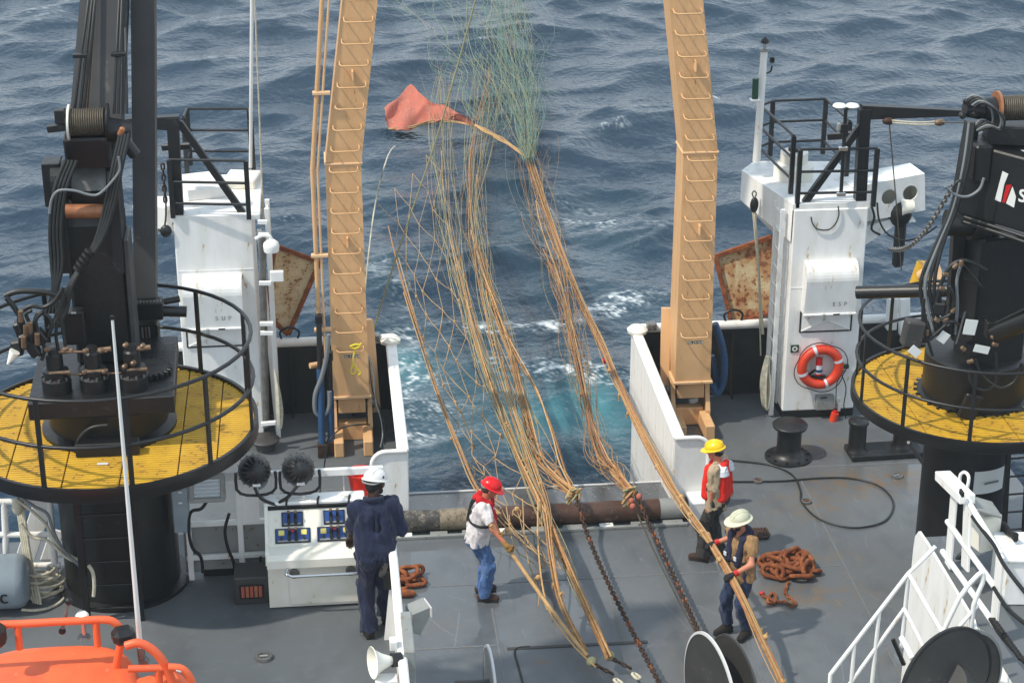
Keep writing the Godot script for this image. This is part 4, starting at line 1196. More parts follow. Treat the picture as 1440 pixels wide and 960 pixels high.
func wire_drum(t: Node3D, a: Vector3, b: Vector3, r: float, wr: float):
	var g := G.new()
	var n := int(a.distance_to(b) / (wr * 2.0))
	var ax := (b - a).normalized()
	var pr := []
	var xf := Transform3D(Basis(ax.cross(Vector3(0, 0, 1)).normalized(), ax, Vector3(0, 0, 1)).orthonormalized(), a)
	for k in n:
		for q in 5:
			var u := q / 4.0
			pr.append(Vector2(r + wr * sin(PI * u), (k + u) * wr * 2.0))
	g.lathe(pr, xf, 28, 0.3)
	part(t, "wire_layer", g, M.wire)

func motor(t: Node3D, c: Vector3, s: float):
	var g := G.new()
	g.lathe([Vector2(0.0, 0), Vector2(0.17 * s, 0.0), Vector2(0.17 * s, 0.16 * s), Vector2(0.14 * s, 0.18 * s), Vector2(0.14 * s, 0.22 * s), Vector2(0.15 * s, 0.23 * s), Vector2(0.15 * s, 0.27 * s), Vector2(0.10 * s, 0.29 * s), Vector2(0.095 * s, 0.46 * s), Vector2(0.07 * s, 0.48 * s), Vector2(0.065 * s, 0.54 * s), Vector2(0.0, 0.55 * s)], Transform3D(Basis.IDENTITY, c), 14, 0.8)
	var m := part(t, "slew_motor", g, M.black)
	for k in 10:
		var an := TAU * k / 10
		g = G.new(); g.cyl(c + Vector3(cos(an) * 0.155 * s, 0.16 * s, sin(an) * 0.155 * s), c + Vector3(cos(an) * 0.155 * s, 0.20 * s, sin(an) * 0.155 * s), 0.013, -1, 6); part(m, "bolt", g, M.greymetal)
	g = G.new(); g.cyl(c + Vector3(0, 0.48 * s, 0), c + Vector3(0.19, 0.50 * s, 0.0), 0.028, -1, 8); part(m, "pipe_union", g, M.brass)
	g = G.new(); g.cyl(c + Vector3(-0.05, 0.27 * s, 0.1), c + Vector3(0.15, 0.27 * s, 0.08), 0.02, -1, 8); part(m, "pipe_union", g, M.brass)

func build_left_crane():
	var c := Vector3(-2.28, 4.80, -18.38)
	var t := thing("knuckle_crane", "black knuckle-boom crane on a round yellow-grated platform at the left", "crane", Vector3(c.x, 3, c.z))
	crane_platform(t, c, 1.5, 3.0, 0.6, 11, 0.98, 1.485, [-0.9, -0.35, 0.2, 0.75, 1.12])
	var g := G.new()
	# ladder on the pedestal
	for x: float in [-0.30, 0.24]:
		g = G.new(); g.beam(Vector3(c.x + x, 2.99, c.z + 0.86), Vector3(c.x + x, 4.66, c.z + 0.80), 0.075, 0.05); part(t, "ladder_rail", g, M.black)
	for k in 6:
		g = G.new(); g.cyl(Vector3(c.x - 0.28, 3.15 + k * 0.27, c.z + 0.84), Vector3(c.x + 0.22, 3.15 + k * 0.27, c.z + 0.84), 0.014, -1, 8); part(t, "ladder_rung", g, M.grey if k < 0 else M.black_rail)
	g = G.new(); g.lathe([Vector2(0.70, 0), Vector2(0.70, 0.04), Vector2(0.60, 0.05)], Transform3D(Basis.IDENTITY, Vector3(c.x, 3.0, c.z)), 40); part(t, "base_flange", g, M.black)
	# slew ring, bed plate
	g = G.new(); g.lathe([Vector2(0.68, 0.0), Vector2(0.68, 0.06), Vector2(0.60, 0.10), Vector2(0.62, 0.42), Vector2(0.0, 0.42)], Transform3D(Basis.IDENTITY, c), 40); part(t, "slew_drum", g, M.black)
	g = G.new(); g.box(Vector3(-2.24, 4.90, -17.70), Vector3(0.62, 0.14, 0.14)); part(t, "drum_foot", g, M.black)
	g = G.new(); g.tube([Vector3(-2.55, 4.86, -17.72), Vector3(-2.50, 5.02, -17.70), Vector3(-2.38, 5.12, -17.70), Vector3(-2.22, 5.14, -17.70)], 0.018, 6); part(t, "drum_cable", g, M.hose)
	g = G.new(); g.box(Vector3(-2.29, 5.305, -18.50), Vector3(1.42, 0.19, 1.52), Basis(Vector3.UP, 0.03), 0.012); var bed := part(t, "bed_plate", g, M.black)
	for p: Vector3 in [Vector3(-2.717, 5.44, -17.95), Vector3(-2.347, 5.383, -17.95), Vector3(-1.962, 5.49, -17.95)]:
		motor(t, Vector3(p.x, 5.40, p.z - 0.05), 0.86)
	g = G.new(); g.cyl(Vector3(-2.733, 5.828, -17.98), Vector3(-2.196, 5.811, -17.98), 0.012, -1, 6); part(t, "copper_pipe", g, M.brass)
	g = G.new(); g.cyl(Vector3(-2.701, 5.58, -17.98), Vector3(-2.007, 5.571, -17.98), 0.010, -1, 6); part(t, "copper_pipe", g, M.brass)
	for p2: Vector3 in [Vector3(-2.759, 5.894, -17.9), Vector3(-2.582, 5.887, -17.9), Vector3(-2.391, 5.863, -17.9), Vector3(-2.24, 5.856, -17.9), Vector3(-2.002, 5.907, -17.9), Vector3(-1.838, 5.892, -17.9), Vector3(-2.418, 5.634, -17.9), Vector3(-2.224, 5.633, -17.9), Vector3(-2.027, 5.678, -17.9), Vector3(-1.941, 5.712, -17.9)]:
		g = G.new(); g.box(p2, Vector3(0.07, 0.045, 0.045), Basis(Vector3.UP, p2.x), 0.015); part(t, "brass_fitting", g, M.brass)
	# exposed gear at the right of the bed
	g = G.new()
	var gc := Vector3(-1.84, 5.41, -18.35)
	g.cyl(gc, gc + Vector3(0, 0.05, 0), 0.20, -1, 28)
	var gear := part(t, "slew_gear", g, M.black)
	for k in 22:
		var an := TAU * k / 22
		g = G.new(); g.box(gc + Vector3(cos(an) * 0.215, 0.025, sin(an) * 0.215), Vector3(0.04, 0.05, 0.03), Basis(Vector3.UP, -an), 0.004); part(gear, "gear_tooth", g, M.black_rail)
	# column
	var ct := Vector3(-2.285, 6.917, -18.6)
	var cb := Vector3(-2.388, 5.611, -18.6)
	g = G.new(); g.box(Vector3(-2.30, (5.40 + ct.y) * 0.5, -18.85), Vector3(0.56, ct.y - 5.40, 0.50), Basis.IDENTITY, 0.03); part(t, "column", g, M.black)
	g = G.new(); g.box(Vector3(-1.995, (5.40 + ct.y) * 0.5 - 0.1, -18.80), Vector3(0.05, ct.y - 5.55, 0.42)); part(t, "column_side_plate", g, M.boom)
	g = G.new(); g.box(Vector3(-2.547, 5.902, -18.45), Vector3(0.21, 0.36, 0.16), Basis.IDENTITY, 0.015); var bxx := part(t, "control_box", g, M.black)
	g = G.new(); g.box(Vector3(-2.536, 6.079, -18.36), Vector3(0.05, 0.02, 0.006)); part(bxx, "maker_plate", g, M.tape)
	g = G.new(); g.taper(Vector3(-2.30, ct.y - 0.02, -18.85), Vector3(-2.30, ct.y + 0.12, -18.85), 0.56, 0.5, 0.40, 0.4); part(t, "column_head", g, M.black)
	# knuckle: cheeks, copper pin, worn link
	for u in 2:
		var pc: Vector3 = [Vector3(-2.608, 7.055, -18.75), Vector3(-2.072, 7.036, -18.75)][u]
		g = G.new()
		var poly := PackedVector2Array()
		for k in 13:
			var an := PI * k / 12.0
			poly.append(Vector2(0.22 * cos(an), 0.28 + 0.2 * sin(an)))
		poly.append(Vector2(-0.26, -0.62)); poly.append(Vector2(0.26, -0.62))
		g.prism(poly, 0.10 if u else 0.13, Transform3D(Basis(Vector3(0, 0, -1), Vector3.UP, Vector3(1, 0, 0)), Vector3(pc.x, pc.y, -18.80)))
		part(t, "knuckle_cheek", g, M.black)
	g = G.new(); g.box(Vector3(-2.667, 7.316, -18.8), Vector3(0.18, 0.45, 0.25)); part(t, "knuckle_bracket", g, M.black)
	g = G.new(); g.cyl(Vector3(-2.543, 7.087, -18.55), Vector3(-2.101, 7.071, -18.55), 0.072, -1, 18); part(t, "hinge_pin", g, M.copper)
	g = G.new(); g.box(Vector3(-2.328, 7.291, -18.95), Vector3(0.46, 0.50, 0.25), Basis(Vector3.RIGHT, -0.5), 0.06); part(t, "worn_link", g, M.greymetal)
	g = G.new(); g.box(Vector3(-2.331, 7.146, -18.85), Vector3(0.34, 0.14, 0.3)); part(t, "link_recess", g, M.ink)
	# boom and the folded jib beside it
	var b0 := Vector3(-2.283, 7.378, -19)
	var b1 := Vector3(-2.059, 9.368, -19.9)
	g = G.new(); g.taper(b0, b1, 0.52, 0.50, 0.44, 0.40, Vector3(0, 0, 1)); var boom := part(t, "boom", g, M.boom)
	for u in 2:
		g = G.new(); g.beam([Vector3(-2.334, 7.7, -18.72), Vector3(-1.955, 7.688, -18.72)][u], [Vector3(-2.13, 9.423, -19.65), Vector3(-1.873, 9.418, -19.65)][u], 0.03, 0.03); part(boom, "boom_flange", g, M.darkrust if u == 0 else M.black_rail)
	var j0 := Vector3(-1.936, 5.58, -19.5)
	var j1 := Vector3(-1.713, 9.36, -19.9)
	g = G.new(); g.taper(j0, j1, 0.225, 0.34, 0.24, 0.34, Vector3(0, 0, 1)); var jib := part(t, "folded_jib", g, M.boom)
	g = G.new(); g.box(Vector3(-1.904, 5.718, -19.28), Vector3(0.34, 0.19, 0.2)); part(jib, "jib_clamp", g, M.black)
	for k in 9:
		g = G.new(); g.cyl(Vector3(-2.018, 5.849, -19.17) + Vector3(k * 0.034, 0, 0), Vector3(-2.018, 5.849, -19.17) + Vector3(k * 0.034, 0, 0.03), 0.012, -1, 6); part(jib, "clamp_bolt", g, M.greymetal)
	g = G.new(); g.cyl(Vector3(-1.745, 5.679, -19.3), Vector3(-1.494, 5.66, -19.3), 0.06, -1, 14); part(jib, "jib_cylinder", g, M.black)
	g = G.new(); g.cyl(Vector3(-1.723, 5.783, -19.3), Vector3(-1.558, 5.809, -19.3), 0.035, -1, 10); part(jib, "jib_hose_stub", g, M.hose)
	g = G.new(); g.box(Vector3(-1.935, 5.408, -19.4), Vector3(0.26, 0.24, 0.25)); part(jib, "jib_foot", g, M.black)
	for k in 3:
		g = G.new(); g.box(Vector3(-1.965, 5.457, -19.25) + Vector3(k * 0.035, 0, 0), Vector3(0.018, 0.13, 0.03)); part(jib, "jib_bolt", g, M.brass if k % 2 else M.greymetal)
	# winch on the boom
	g = G.new(); g.box(Vector3(-2.289, 7.689, -18.75), Vector3(0.44, 0.34, 0.34), Basis(Vector3.RIGHT, 0.2), 0.02); var wf := part(t, "winch_frame", g, M.black)
	wire_drum(t, Vector3(-2.423, 7.973, -18.62), Vector3(-2.089, 7.977, -18.62), 0.125, 0.011)
	for u in 2:
		g = G.new(); g.cyl([Vector3(-2.45, 7.974, -18.62), Vector3(-2.082, 7.977, -18.62)][u], [Vector3(-2.43, 7.973, -18.62), Vector3(-2.061, 7.976, -18.62)][u], 0.175, -1, 22); part(t, "winch_flange", g, M.cream if u == 0 else M.black)
	g = G.new(); g.cyl(Vector3(-2.072, 7.881, -18.65), Vector3(-1.854, 7.859, -18.65), 0.12, 0.10, 16); part(t, "winch_motor", g, M.black)
	g = G.new(); g.cyl(Vector3(-1.902, 7.792, -18.5), Vector3(-1.817, 7.659, -18.5), 0.06, -1, 10); part(t, "winch_valve", g, M.black)
	g = G.new(); g.box(Vector3(-1.935, 7.901, -18.5), Vector3(0.06, 0.10, 0.06), Basis(Vector3(0, 0, 1), -0.5), 0.02); part(t, "brass_union", g, M.copper)
	for u in 2:
		g = G.new(); g.beam([Vector3(-2.442, 8.007, -18.7), Vector3(-2.485, 7.907, -18.7)][u], [Vector3(-2.572, 7.996, -18.7), Vector3(-2.664, 7.891, -18.7)][u], 0.07, 0.07); part(t, "winch_arm", g, M.black)
	g = G.new(); g.box(Vector3(-2.53, 8.017, -18.7), Vector3(0.10, 0.14, 0.10)); part(t, "winch_bracket", g, M.black)
	# pipes along the boom
	for u in 3:
		hose(t, [[Vector3(-2.451, 7.747, -18.7), Vector3(-2.306, 8.503, -18.8), Vector3(-2.206, 9.057, -19.1), Vector3(-2.155, 9.456, -19.5)], [Vector3(-2.4, 7.708, -18.7), Vector3(-2.259, 8.501, -18.8), Vector3(-2.172, 9.056, -19.1), Vector3(-2.128, 9.456, -19.5)], [Vector3(-2.365, 7.707, -18.7), Vector3(-2.225, 8.5, -18.8), Vector3(-2.145, 9.056, -19.1), Vector3(-2.1, 9.455, -19.5)]][u], 0.016)
	for u in 3:
		hose(t, [[Vector3(-1.999, 8.052, -18.6), Vector3(-1.949, 8.577, -18.75), Vector3(-1.913, 9.05, -19.1), Vector3(-1.886, 9.45, -19.5)], [Vector3(-1.958, 8.051, -18.6), Vector3(-1.915, 8.576, -18.75), Vector3(-1.886, 9.049, -19.1), Vector3(-1.866, 9.45, -19.5)], [Vector3(-1.877, 8.048, -18.6), Vector3(-1.865, 8.433, -18.75), Vector3(-1.874, 8.766, -19.1)]][u], 0.016)
	for u in 2:
		g = G.new(); g.box([Vector3(-2.293, 8.601, -18.75), Vector3(-1.927, 8.605, -18.75)][u], Vector3(0.14, 0.04, 0.06)); part(t, "pipe_clamp", g, M.black)
	# hoses round the knuckle and down to the valves
	for k in 4:
		var o := k * 5.0
		var dx := Vector3(0.036 * k, 0, 0.01 * k)
		hose(t, [Vector3(-2.482, 7.647, -18.45) + dx, Vector3(-2.612, 7.355, -18.4) + dx, Vector3(-2.685, 6.983, -18.38) + dx, Vector3(-2.701, 6.621, -18.35) + dx, Vector3(-2.704, 6.377, -18.3) + dx * 0.4, Vector3(-2.79, 6.135, -18.25) + dx], 0.021)
	for k in 4:
		var dx2 := Vector3(0.032 * k, 0.01 * k, 0.012 * k)
		hose(t, [Vector3(-1.941, 7.897, -18.4) + dx2, Vector3(-2.033, 7.573, -18.3) + dx2, Vector3(-2.128, 7.219, -18.28) + dx2, Vector3(-2.25, 6.866, -18.25) + dx2 * 0.7, Vector3(-2.425, 6.609, -18.2) + dx2 * 0.4, Vector3(-2.53, 6.453, -18.15) + dx2 * 0.4, Vector3(-2.665, 6.171, -18.15) + dx2, Vector3(-2.759, 6.02, -18.12) + dx2], 0.021)
	for k in 5:
		g = G.new(); g.cyl(Vector3(-2.292, 6.797, -18.2).lerp(Vector3(-2.445, 6.587, -18.18), k / 5.0), Vector3(-2.292, 6.797, -18.2).lerp(Vector3(-2.445, 6.587, -18.18), k / 5.0 + 0.12), 0.055, -1, 10); part(t, "hose_wrap", g, M.strap)
	hose(t, [Vector3(-2.659, 7.176, -18.25), Vector3(-2.625, 7.32, -18.25), Vector3(-2.55, 7.405, -18.25), Vector3(-2.402, 7.4, -18.25), Vector3(-2.257, 7.351, -18.25), Vector3(-2.161, 7.362, -18.25), Vector3(-2.029, 7.488, -18.25), Vector3(-1.952, 7.601, -18.25), Vector3(-1.955, 7.73, -18.25)], 0.014, M.greyhose)
	hose(t, [Vector3(-3.145, 6.393, -18.1), Vector3(-3.032, 6.433, -18.1), Vector3(-2.875, 6.434, -18.1), Vector3(-2.707, 6.405, -18.1), Vector3(-2.589, 6.34, -18.1)], 0.03)
	hose(t, [Vector3(-3.124, 6.397, -18.05), Vector3(-3.066, 6.305, -18.05), Vector3(-3.009, 6.182, -18.05), Vector3(-2.99, 6.106, -18.05)], 0.028)
	hose(t, [Vector3(-3.005, 6.021, -18), Vector3(-3.018, 6.173, -18), Vector3(-2.982, 6.262, -18), Vector3(-2.881, 6.318, -18), Vector3(-2.774, 6.298, -18), Vector3(-2.666, 6.354, -18), Vector3(-2.565, 6.492, -18)], 0.022)
	hose(t, [Vector3(-2.904, 5.98, -17.98), Vector3(-2.866, 6.16, -17.98), Vector3(-2.817, 6.248, -17.98), Vector3(-2.738, 6.215, -17.98), Vector3(-2.706, 6.123, -17.98), Vector3(-2.759, 5.989, -17.98), Vector3(-2.862, 5.917, -17.98), Vector3(-2.912, 5.965, -17.98)], 0.022)
	hose(t, [Vector3(-2.846, 5.794, -17.98), Vector3(-2.871, 5.963, -17.98), Vector3(-2.91, 6.132, -17.98), Vector3(-2.941, 6.239, -17.98), Vector3(-2.882, 6.281, -17.98)], 0.02)
	hose(t, [Vector3(-2.832, 5.761, -17.95), Vector3(-2.793, 5.882, -17.95), Vector3(-2.834, 6.035, -17.95), Vector3(-2.847, 6.187, -17.95), Vector3(-2.77, 6.274, -17.95)], 0.02)
	hose(t, [Vector3(-2.667, 5.816, -18), Vector3(-2.677, 6.007, -18), Vector3(-2.63, 6.232, -18), Vector3(-2.568, 6.455, -18)], 0.018)
	hose(t, [Vector3(-2.595, 5.851, -18), Vector3(-2.606, 6.035, -18), Vector3(-2.616, 6.232, -18), Vector3(-2.558, 6.417, -18)], 0.018)
	for p4: Vector3 in [Vector3(-3.021, 6.062, -18.05), Vector3(-2.97, 5.959, -18), Vector3(-2.903, 5.887, -17.95), Vector3(-3.06, 5.887, -18), Vector3(-2.826, 6.007, -17.98)]:
		g = G.new(); g.box(p4, Vector3(0.10, 0.16, 0.12), Basis(Vector3(0, 0, 1), p4.x * 2.0), 0.015); part(t, "valve_block", g, M.black)
	for p5: Vector3 in [Vector3(-2.982, 6.199, -17.9), Vector3(-2.949, 6.047, -17.9), Vector3(-2.906, 6.075, -17.9), Vector3(-2.978, 5.936, -17.88), Vector3(-2.846, 5.96, -17.88)]:
		g = G.new(); g.cyl(p5, p5 + Vector3(0.01, 0.12, 0.02), 0.026, -1, 8); part(t, "brass_fitting", g, M.brass)
	g = G.new(); g.cyl(Vector3(-3.074, 5.886, -17.9), Vector3(-3.156, 5.752, -17.9), 0.055, 0.01, 10); part(t, "valve_cap", g, M.cream)
	g = G.new(); g.box(Vector3(-2.273, 4.83, -17.473), Vector3(0.11, 0.012, 0.035)); part(t, "grating_clip", g, M.tape)

func build_right_crane():
	var c := Vector3(8.32, 2.80, -22.4)
	var t := thing("knuckle_crane", "black crane with lettered boom and yellow-grated platform at the right edge", "crane", Vector3(c.x, 0, c.z))
	crane_platform(t, c, 1.56, 0.0, 0.56, 11, 0.98, 1.53, [-0.95, -0.4, 0.15, 0.7, 1.15])
	var g := G.new()
	g.lathe([Vector2(0.72, 0.0), Vector2(0.72, 0.05), Vector2(0.66, 0.06), Vector2(0.66, 0.60), Vector2(0.60, 0.64), Vector2(0.0, 0.64)], Transform3D(Basis.IDENTITY, c), 40); part(t, "slew_drum", g, M.black)
	for k in 30:
		var an := TAU * k / 30
		g = G.new(); g.box(c + Vector3(cos(an) * 0.74, 0.03, sin(an) * 0.74), Vector3(0.05, 0.05, 0.035), Basis(Vector3.UP, -an), 0.006); part(t, "ring_bolt", g, M.black_rail)
	g = G.new(); g.box(Vector3(8.019, 2.994, -21.62), Vector3(0.24, 0.34, 0.06), Basis(Vector3(0, 0, 1), -0.3), 0.02); part(t, "drum_rib", g, M.black)
	# wrapped sign on the pedestal
	g = G.new()
	for k in 8:
		var a0 := PI * 0.5 - 0.10 + k * 0.105; var a1 := a0 + 0.105
		a0 -= 0.62; a1 -= 0.62
		var q := func(an: float, y: float, r: float) -> Vector3: return Vector3(c.x + cos(an) * r, y, c.z + sin(an) * r)
		var m := (a0 + a1) * 0.5
		g.quad(q.call(a0, 1.95, 0.568), q.call(a1, 1.95, 0.568), q.call(a1, 1.62, 0.568), q.call(a0, 1.62, 0.568), Vector3(cos(m), 0, sin(m)))
	var sg := part(t, "pedestal_sign", g, M.signwhite)
	g = G.new(); g.box(Vector3(c.x + 0.17, 1.78, c.z + 0.56), Vector3(0.22, 0.03, 0.006), Basis(Vector3.UP, 0.3), 0.001); part(sg, "sign_print", g, M.greyhose)
	# column
	g = G.new(); g.box(Vector3(8.408, 4.245, -22.25), Vector3(0.72, 1.75, 0.55), Basis(Vector3.UP, 0.12), 0.03); part(t, "column", g, M.black)
	g = G.new(); g.box(Vector3(8.189, 4.36, -22.35), Vector3(0.30, 1.7, 0.5), Basis(Vector3.UP, 0.12), 0.02); part(t, "column_side", g, M.black)
	g = G.new(); g.cyl(Vector3(7.679, 5.268, -22.2), Vector3(8.016, 5.255, -22.2), 0.165, -1, 22); part(t, "hinge_hub", g, M.black)
	g = G.new(); g.cyl(Vector3(7.998, 5.256, -22.2), Vector3(8.22, 5.219, -22.2), 0.22, -1, 22); part(t, "hinge_flange", g, M.black)
	# boom reaching up and towards the bow, out of the right of the frame
	var a := Vector3(8.175, 5.854, -22.2)
	var b := Vector3(a.x + 1.9, a.y - 0.12, a.z + 2.0)
	var d := (b - a).normalized()
	g = G.new(); g.beam(a - d * 0.28, b, 0.62, 0.92, Vector3.UP, 0.02); var boom := part(t, "boom", g, M.black)
	var side := Vector3(-d.z, 0, d.x).normalized()
	if side.z < 0: side = -side
	var fx := Basis(Vector3(d.x, 0, d.z).normalized(), Vector3.UP, Vector3(d.x, 0, d.z).normalized().cross(Vector3.UP))
	var fo := a + fx.z * 0.318
	# painted emblem and lettering on the boom side
	var L := func(u: float, v: float) -> Vector3: return fo + fx.x * u + Vector3.UP * (v + d.y * u)
	g = G.new()
	g.prism(PackedVector2Array([Vector2(0.26, -0.16), Vector2(0.32, 0.22), Vector2(0.40, 0.20), Vector2(0.36, 0.06), Vector2(0.34, -0.17)]), 0.006, Transform3D(fx, fo)); var em := part(boom, "emblem_stroke", g, M.signwhite)
	g = G.new(); g.prism(PackedVector2Array([Vector2(0.36, -0.17), Vector2(0.39, 0.06), Vector2(0.46, 0.08), Vector2(0.40, -0.16)]), 0.006, Transform3D(fx, fo + fx.z * 0.003)); part(boom, "emblem_stroke", g, M.red)
	g = G.new(); g.prism(PackedVector2Array([Vector2(0.41, -0.17), Vector2(0.47, 0.06), Vector2(0.53, -0.06), Vector2(0.52, -0.20)]), 0.006, Transform3D(fx, fo)); part(boom, "emblem_stroke", g, M.signwhite)
	text_on(boom, "boom_lettering", "SM", 0.17, L.call(0.72, 0.0), fx, M.signwhite)
	hose(t, [L.call(-0.1, -0.52) + fx.z * 0.05, L.call(0.4, -0.53) + fx.z * 0.05, L.call(1.0, -0.56) + fx.z * 0.05, L.call(2.0, -0.6) + fx.z * 0.05], 0.024)
	hose(t, [L.call(-0.1, -0.46) + fx.z * 0.04, L.call(0.4, -0.47) + fx.z * 0.05, L.call(1.0, -0.49) + fx.z * 0.05, L.call(2.0, -0.5) + fx.z * 0.05], 0.024)
	g = G.new(); g.box(Vector3(7.957, 6.128, -21.95), Vector3(0.22, 0.48, 0.2), Basis.IDENTITY, 0.03); part(t, "valve_box", g, M.black)
	g = G.new(); g.box(L.call(0.55, 0.464) - fx.z * 0.25, Vector3(0.28, 0.006, 0.04), fx, 0.001); part(boom, "paint_mark", g, M.tape)
	# winch on the boom
	g = G.new(); g.box(Vector3(8.411, 6.44, -22.2), Vector3(0.66, 0.24, 0.55), Basis(Vector3.UP, -0.2), 0.02); part(t, "winch_bed", g, M.black)
	wire_drum(t, Vector3(8.166, 6.757, -22.1), Vector3(8.747, 6.787, -22), 0.145, 0.012)
	g = G.new(); g.cyl(Vector3(8.121, 6.758, -22.1), Vector3(8.157, 6.757, -22.1), 0.21, -1, 26); part(t, "winch_flange", g, M.copper)
	g = G.new(); g.cyl(Vector3(7.972, 6.745, -22.1), Vector3(8.113, 6.749, -22.1), 0.15, -1, 20); part(t, "winch_gearbox", g, M.black)
	g = G.new(); g.cyl(Vector3(7.741, 6.77, -22.1), Vector3(7.972, 6.745, -22.1), 0.10, 0.13, 16); part(t, "winch_motor", g, M.black)
	for p: Vector3 in [Vector3(7.723, 6.888, -22), Vector3(7.827, 6.726, -22), Vector3(7.688, 6.712, -22), Vector3(7.882, 6.884, -22)]:
		g = G.new(); g.box(p, Vector3(0.08, 0.08, 0.08), Basis(Vector3(1, 1, 0).normalized(), p.x), 0.02); part(t, "valve_block", g, M.black)
	for k in 5:
		var o := Vector3(0.02 * k, -0.015 * k, 0.03 * k)
		hose(t, [Vector3(7.704, 6.907, -22) + o, Vector3(7.804, 6.971, -21.95) + o, Vector3(7.974, 6.858, -21.9) + o * 1.5, Vector3(8.031, 6.643, -21.9) + o, Vector3(7.904, 6.668, -21.95) + o, Vector3(7.826, 6.563, -21.95) + o * 0.4], 0.016, M.hose if k % 3 else M.greyhose)
	# thin mast and prop struts left of the column
	g = G.new(); g.beam(Vector3(7.925, 6.542, -22.3), Vector3(7.859, 5.628, -22.3), 0.16, 0.14); part(t, "hose_mast", g, M.black)
	g = G.new(); g.beam(Vector3(7.896, 5.666, -22.4), Vector3(7.989, 3.616, -22.5), 0.15, 0.14); part(t, "hose_mast", g, M.black)
	g = G.new(); g.cyl(Vector3(6.904, 3.962, -23.2), Vector3(8.033, 4.188, -22.6), 0.085, -1, 16); part(t, "boom_rest", g, M.black)
	g = G.new(); g.cyl(Vector3(8.196, 4.035, -21.5), Vector3(8.556, 4.555, -20.9), 0.11, -1, 16); part(t, "lift_cylinder", g, M.black)
	g = G.new(); g.cyl(Vector3(8.2, 4.178, -21.5), Vector3(8.538, 4.722, -20.9), 0.03, -1, 10); part(t, "cylinder_pipe", g, M.black)
	g = G.new(); g.box(Vector3(8.181, 4.07, -21.6), Vector3(0.15, 0.22, 0.15)); part(t, "cylinder_eye", g, M.black)
	# hoses
	for k in 4:
		var dx := Vector3(0.05 * k, 0.0, 0.02 * k)
		hose(t, [Vector3(7.731, 6.637, -21.95) + dx * 0.5, Vector3(7.675, 6.152, -21.85) + dx * 0.5, Vector3(7.586, 5.609, -21.8) + dx * 0.4, Vector3(7.416, 5.145, -21.75) + dx * 0.5, Vector3(7.259, 4.732, -21.7) + dx, Vector3(7.301, 4.379, -21.68) + dx, Vector3(7.397, 4.027, -21.6) + dx], 0.024, M.hose if k != 1 else M.greyhose)
	hose(t, [Vector3(7.455, 5.921, -21.7), Vector3(7.598, 5.808, -21.7), Vector3(7.75, 5.784, -21.7), Vector3(7.883, 5.87, -21.7), Vector3(7.922, 6.013, -21.7)], 0.018, M.greyhose)
	hose(t, [Vector3(7.55, 5.845, -21.7), Vector3(7.575, 5.953, -21.7), Vector3(7.643, 5.987, -21.7), Vector3(7.704, 5.894, -21.7)], 0.016)
	hose(t, [Vector3(7.435, 4.312, -21.6), Vector3(7.469, 4.641, -21.6), Vector3(7.553, 4.89, -21.6), Vector3(7.704, 4.996, -21.6), Vector3(7.869, 4.952, -21.6), Vector3(8.039, 4.852, -21.6)], 0.024)
	hose(t, [Vector3(7.706, 4.035, -21.55), Vector3(7.698, 4.416, -21.55), Vector3(7.658, 4.747, -21.55), Vector3(7.691, 4.96, -21.55)], 0.02, M.greyhose)
	hose(t, [Vector3(7.37, 3.995, -21.5), Vector3(7.484, 4.123, -21.5), Vector3(7.618, 4.232, -21.5), Vector3(7.732, 4.17, -21.5), Vector3(7.819, 4.013, -21.5)], 0.02)
	hose(t, [Vector3(7.488, 4.275, -21.5), Vector3(7.608, 4.346, -21.5), Vector3(7.626, 4.534, -21.5), Vector3(7.557, 4.705, -21.5)], 0.02)
	hose(t, [Vector3(7.932, 3.584, -21.5), Vector3(7.927, 3.448, -21.5), Vector3(8.013, 3.317, -21.5), Vector3(8.163, 3.28, -21.5), Vector3(8.265, 3.354, -21.5), Vector3(8.264, 3.549, -21.5), Vector3(8.23, 3.793, -21.5)], 0.018)
	hose(t, [Vector3(7.956, 3.731, -21.45), Vector3(8.048, 3.533, -21.45), Vector3(8.209, 3.38, -21.45), Vector3(8.343, 3.324, -21.45), Vector3(8.498, 3.415, -21.45), Vector3(8.564, 3.655, -21.45)], 0.018)
	hose(t, [Vector3(7.25, 4.549, -21.5), Vector3(7.256, 4.266, -21.5), Vector3(7.33, 4.035, -21.5), Vector3(7.424, 3.781, -21.5)], 0.02)
	hose(t, [Vector3(7.561, 4.441, -21.55), Vector3(7.521, 4.291, -21.55), Vector3(7.455, 4.218, -21.55)], 0.016)
	for p2: Vector3 in [Vector3(7.22, 4.173, -21.5), Vector3(7.325, 4.092, -21.5), Vector3(7.258, 4.038, -21.5), Vector3(7.436, 4.258, -21.5), Vector3(7.543, 4.263, -21.5), Vector3(7.631, 4.383, -21.5), Vector3(7.672, 4.999, -21.5), Vector3(7.604, 4.964, -21.5), Vector3(7.489, 4.857, -21.5), Vector3(7.884, 3.719, -21.42), Vector3(7.777, 3.897, -21.42), Vector3(8.151, 4.033, -21.42), Vector3(8.179, 3.936, -21.42), Vector3(7.462, 4.672, -21.5)]:
		g = G.new(); g.box(p2, Vector3(0.055, 0.085, 0.05), Basis(Vector3(0, 0, 1), p2.x * 9.0), 0.015); part(t, "brass_fitting", g, M.brass)
	for p3: Vector3 in [Vector3(7.499, 4.377, -21.62), Vector3(7.633, 4.085, -21.62), Vector3(7.786, 4.193, -21.62), Vector3(7.46, 4.478, -21.7), Vector3(7.95, 3.802, -21.62)]:
		g = G.new(); g.box(p3, Vector3(0.16, 0.16, 0.14), Basis(Vector3(0, 1, 0), p3.y), 0.015); part(t, "valve_block", g, M.black)
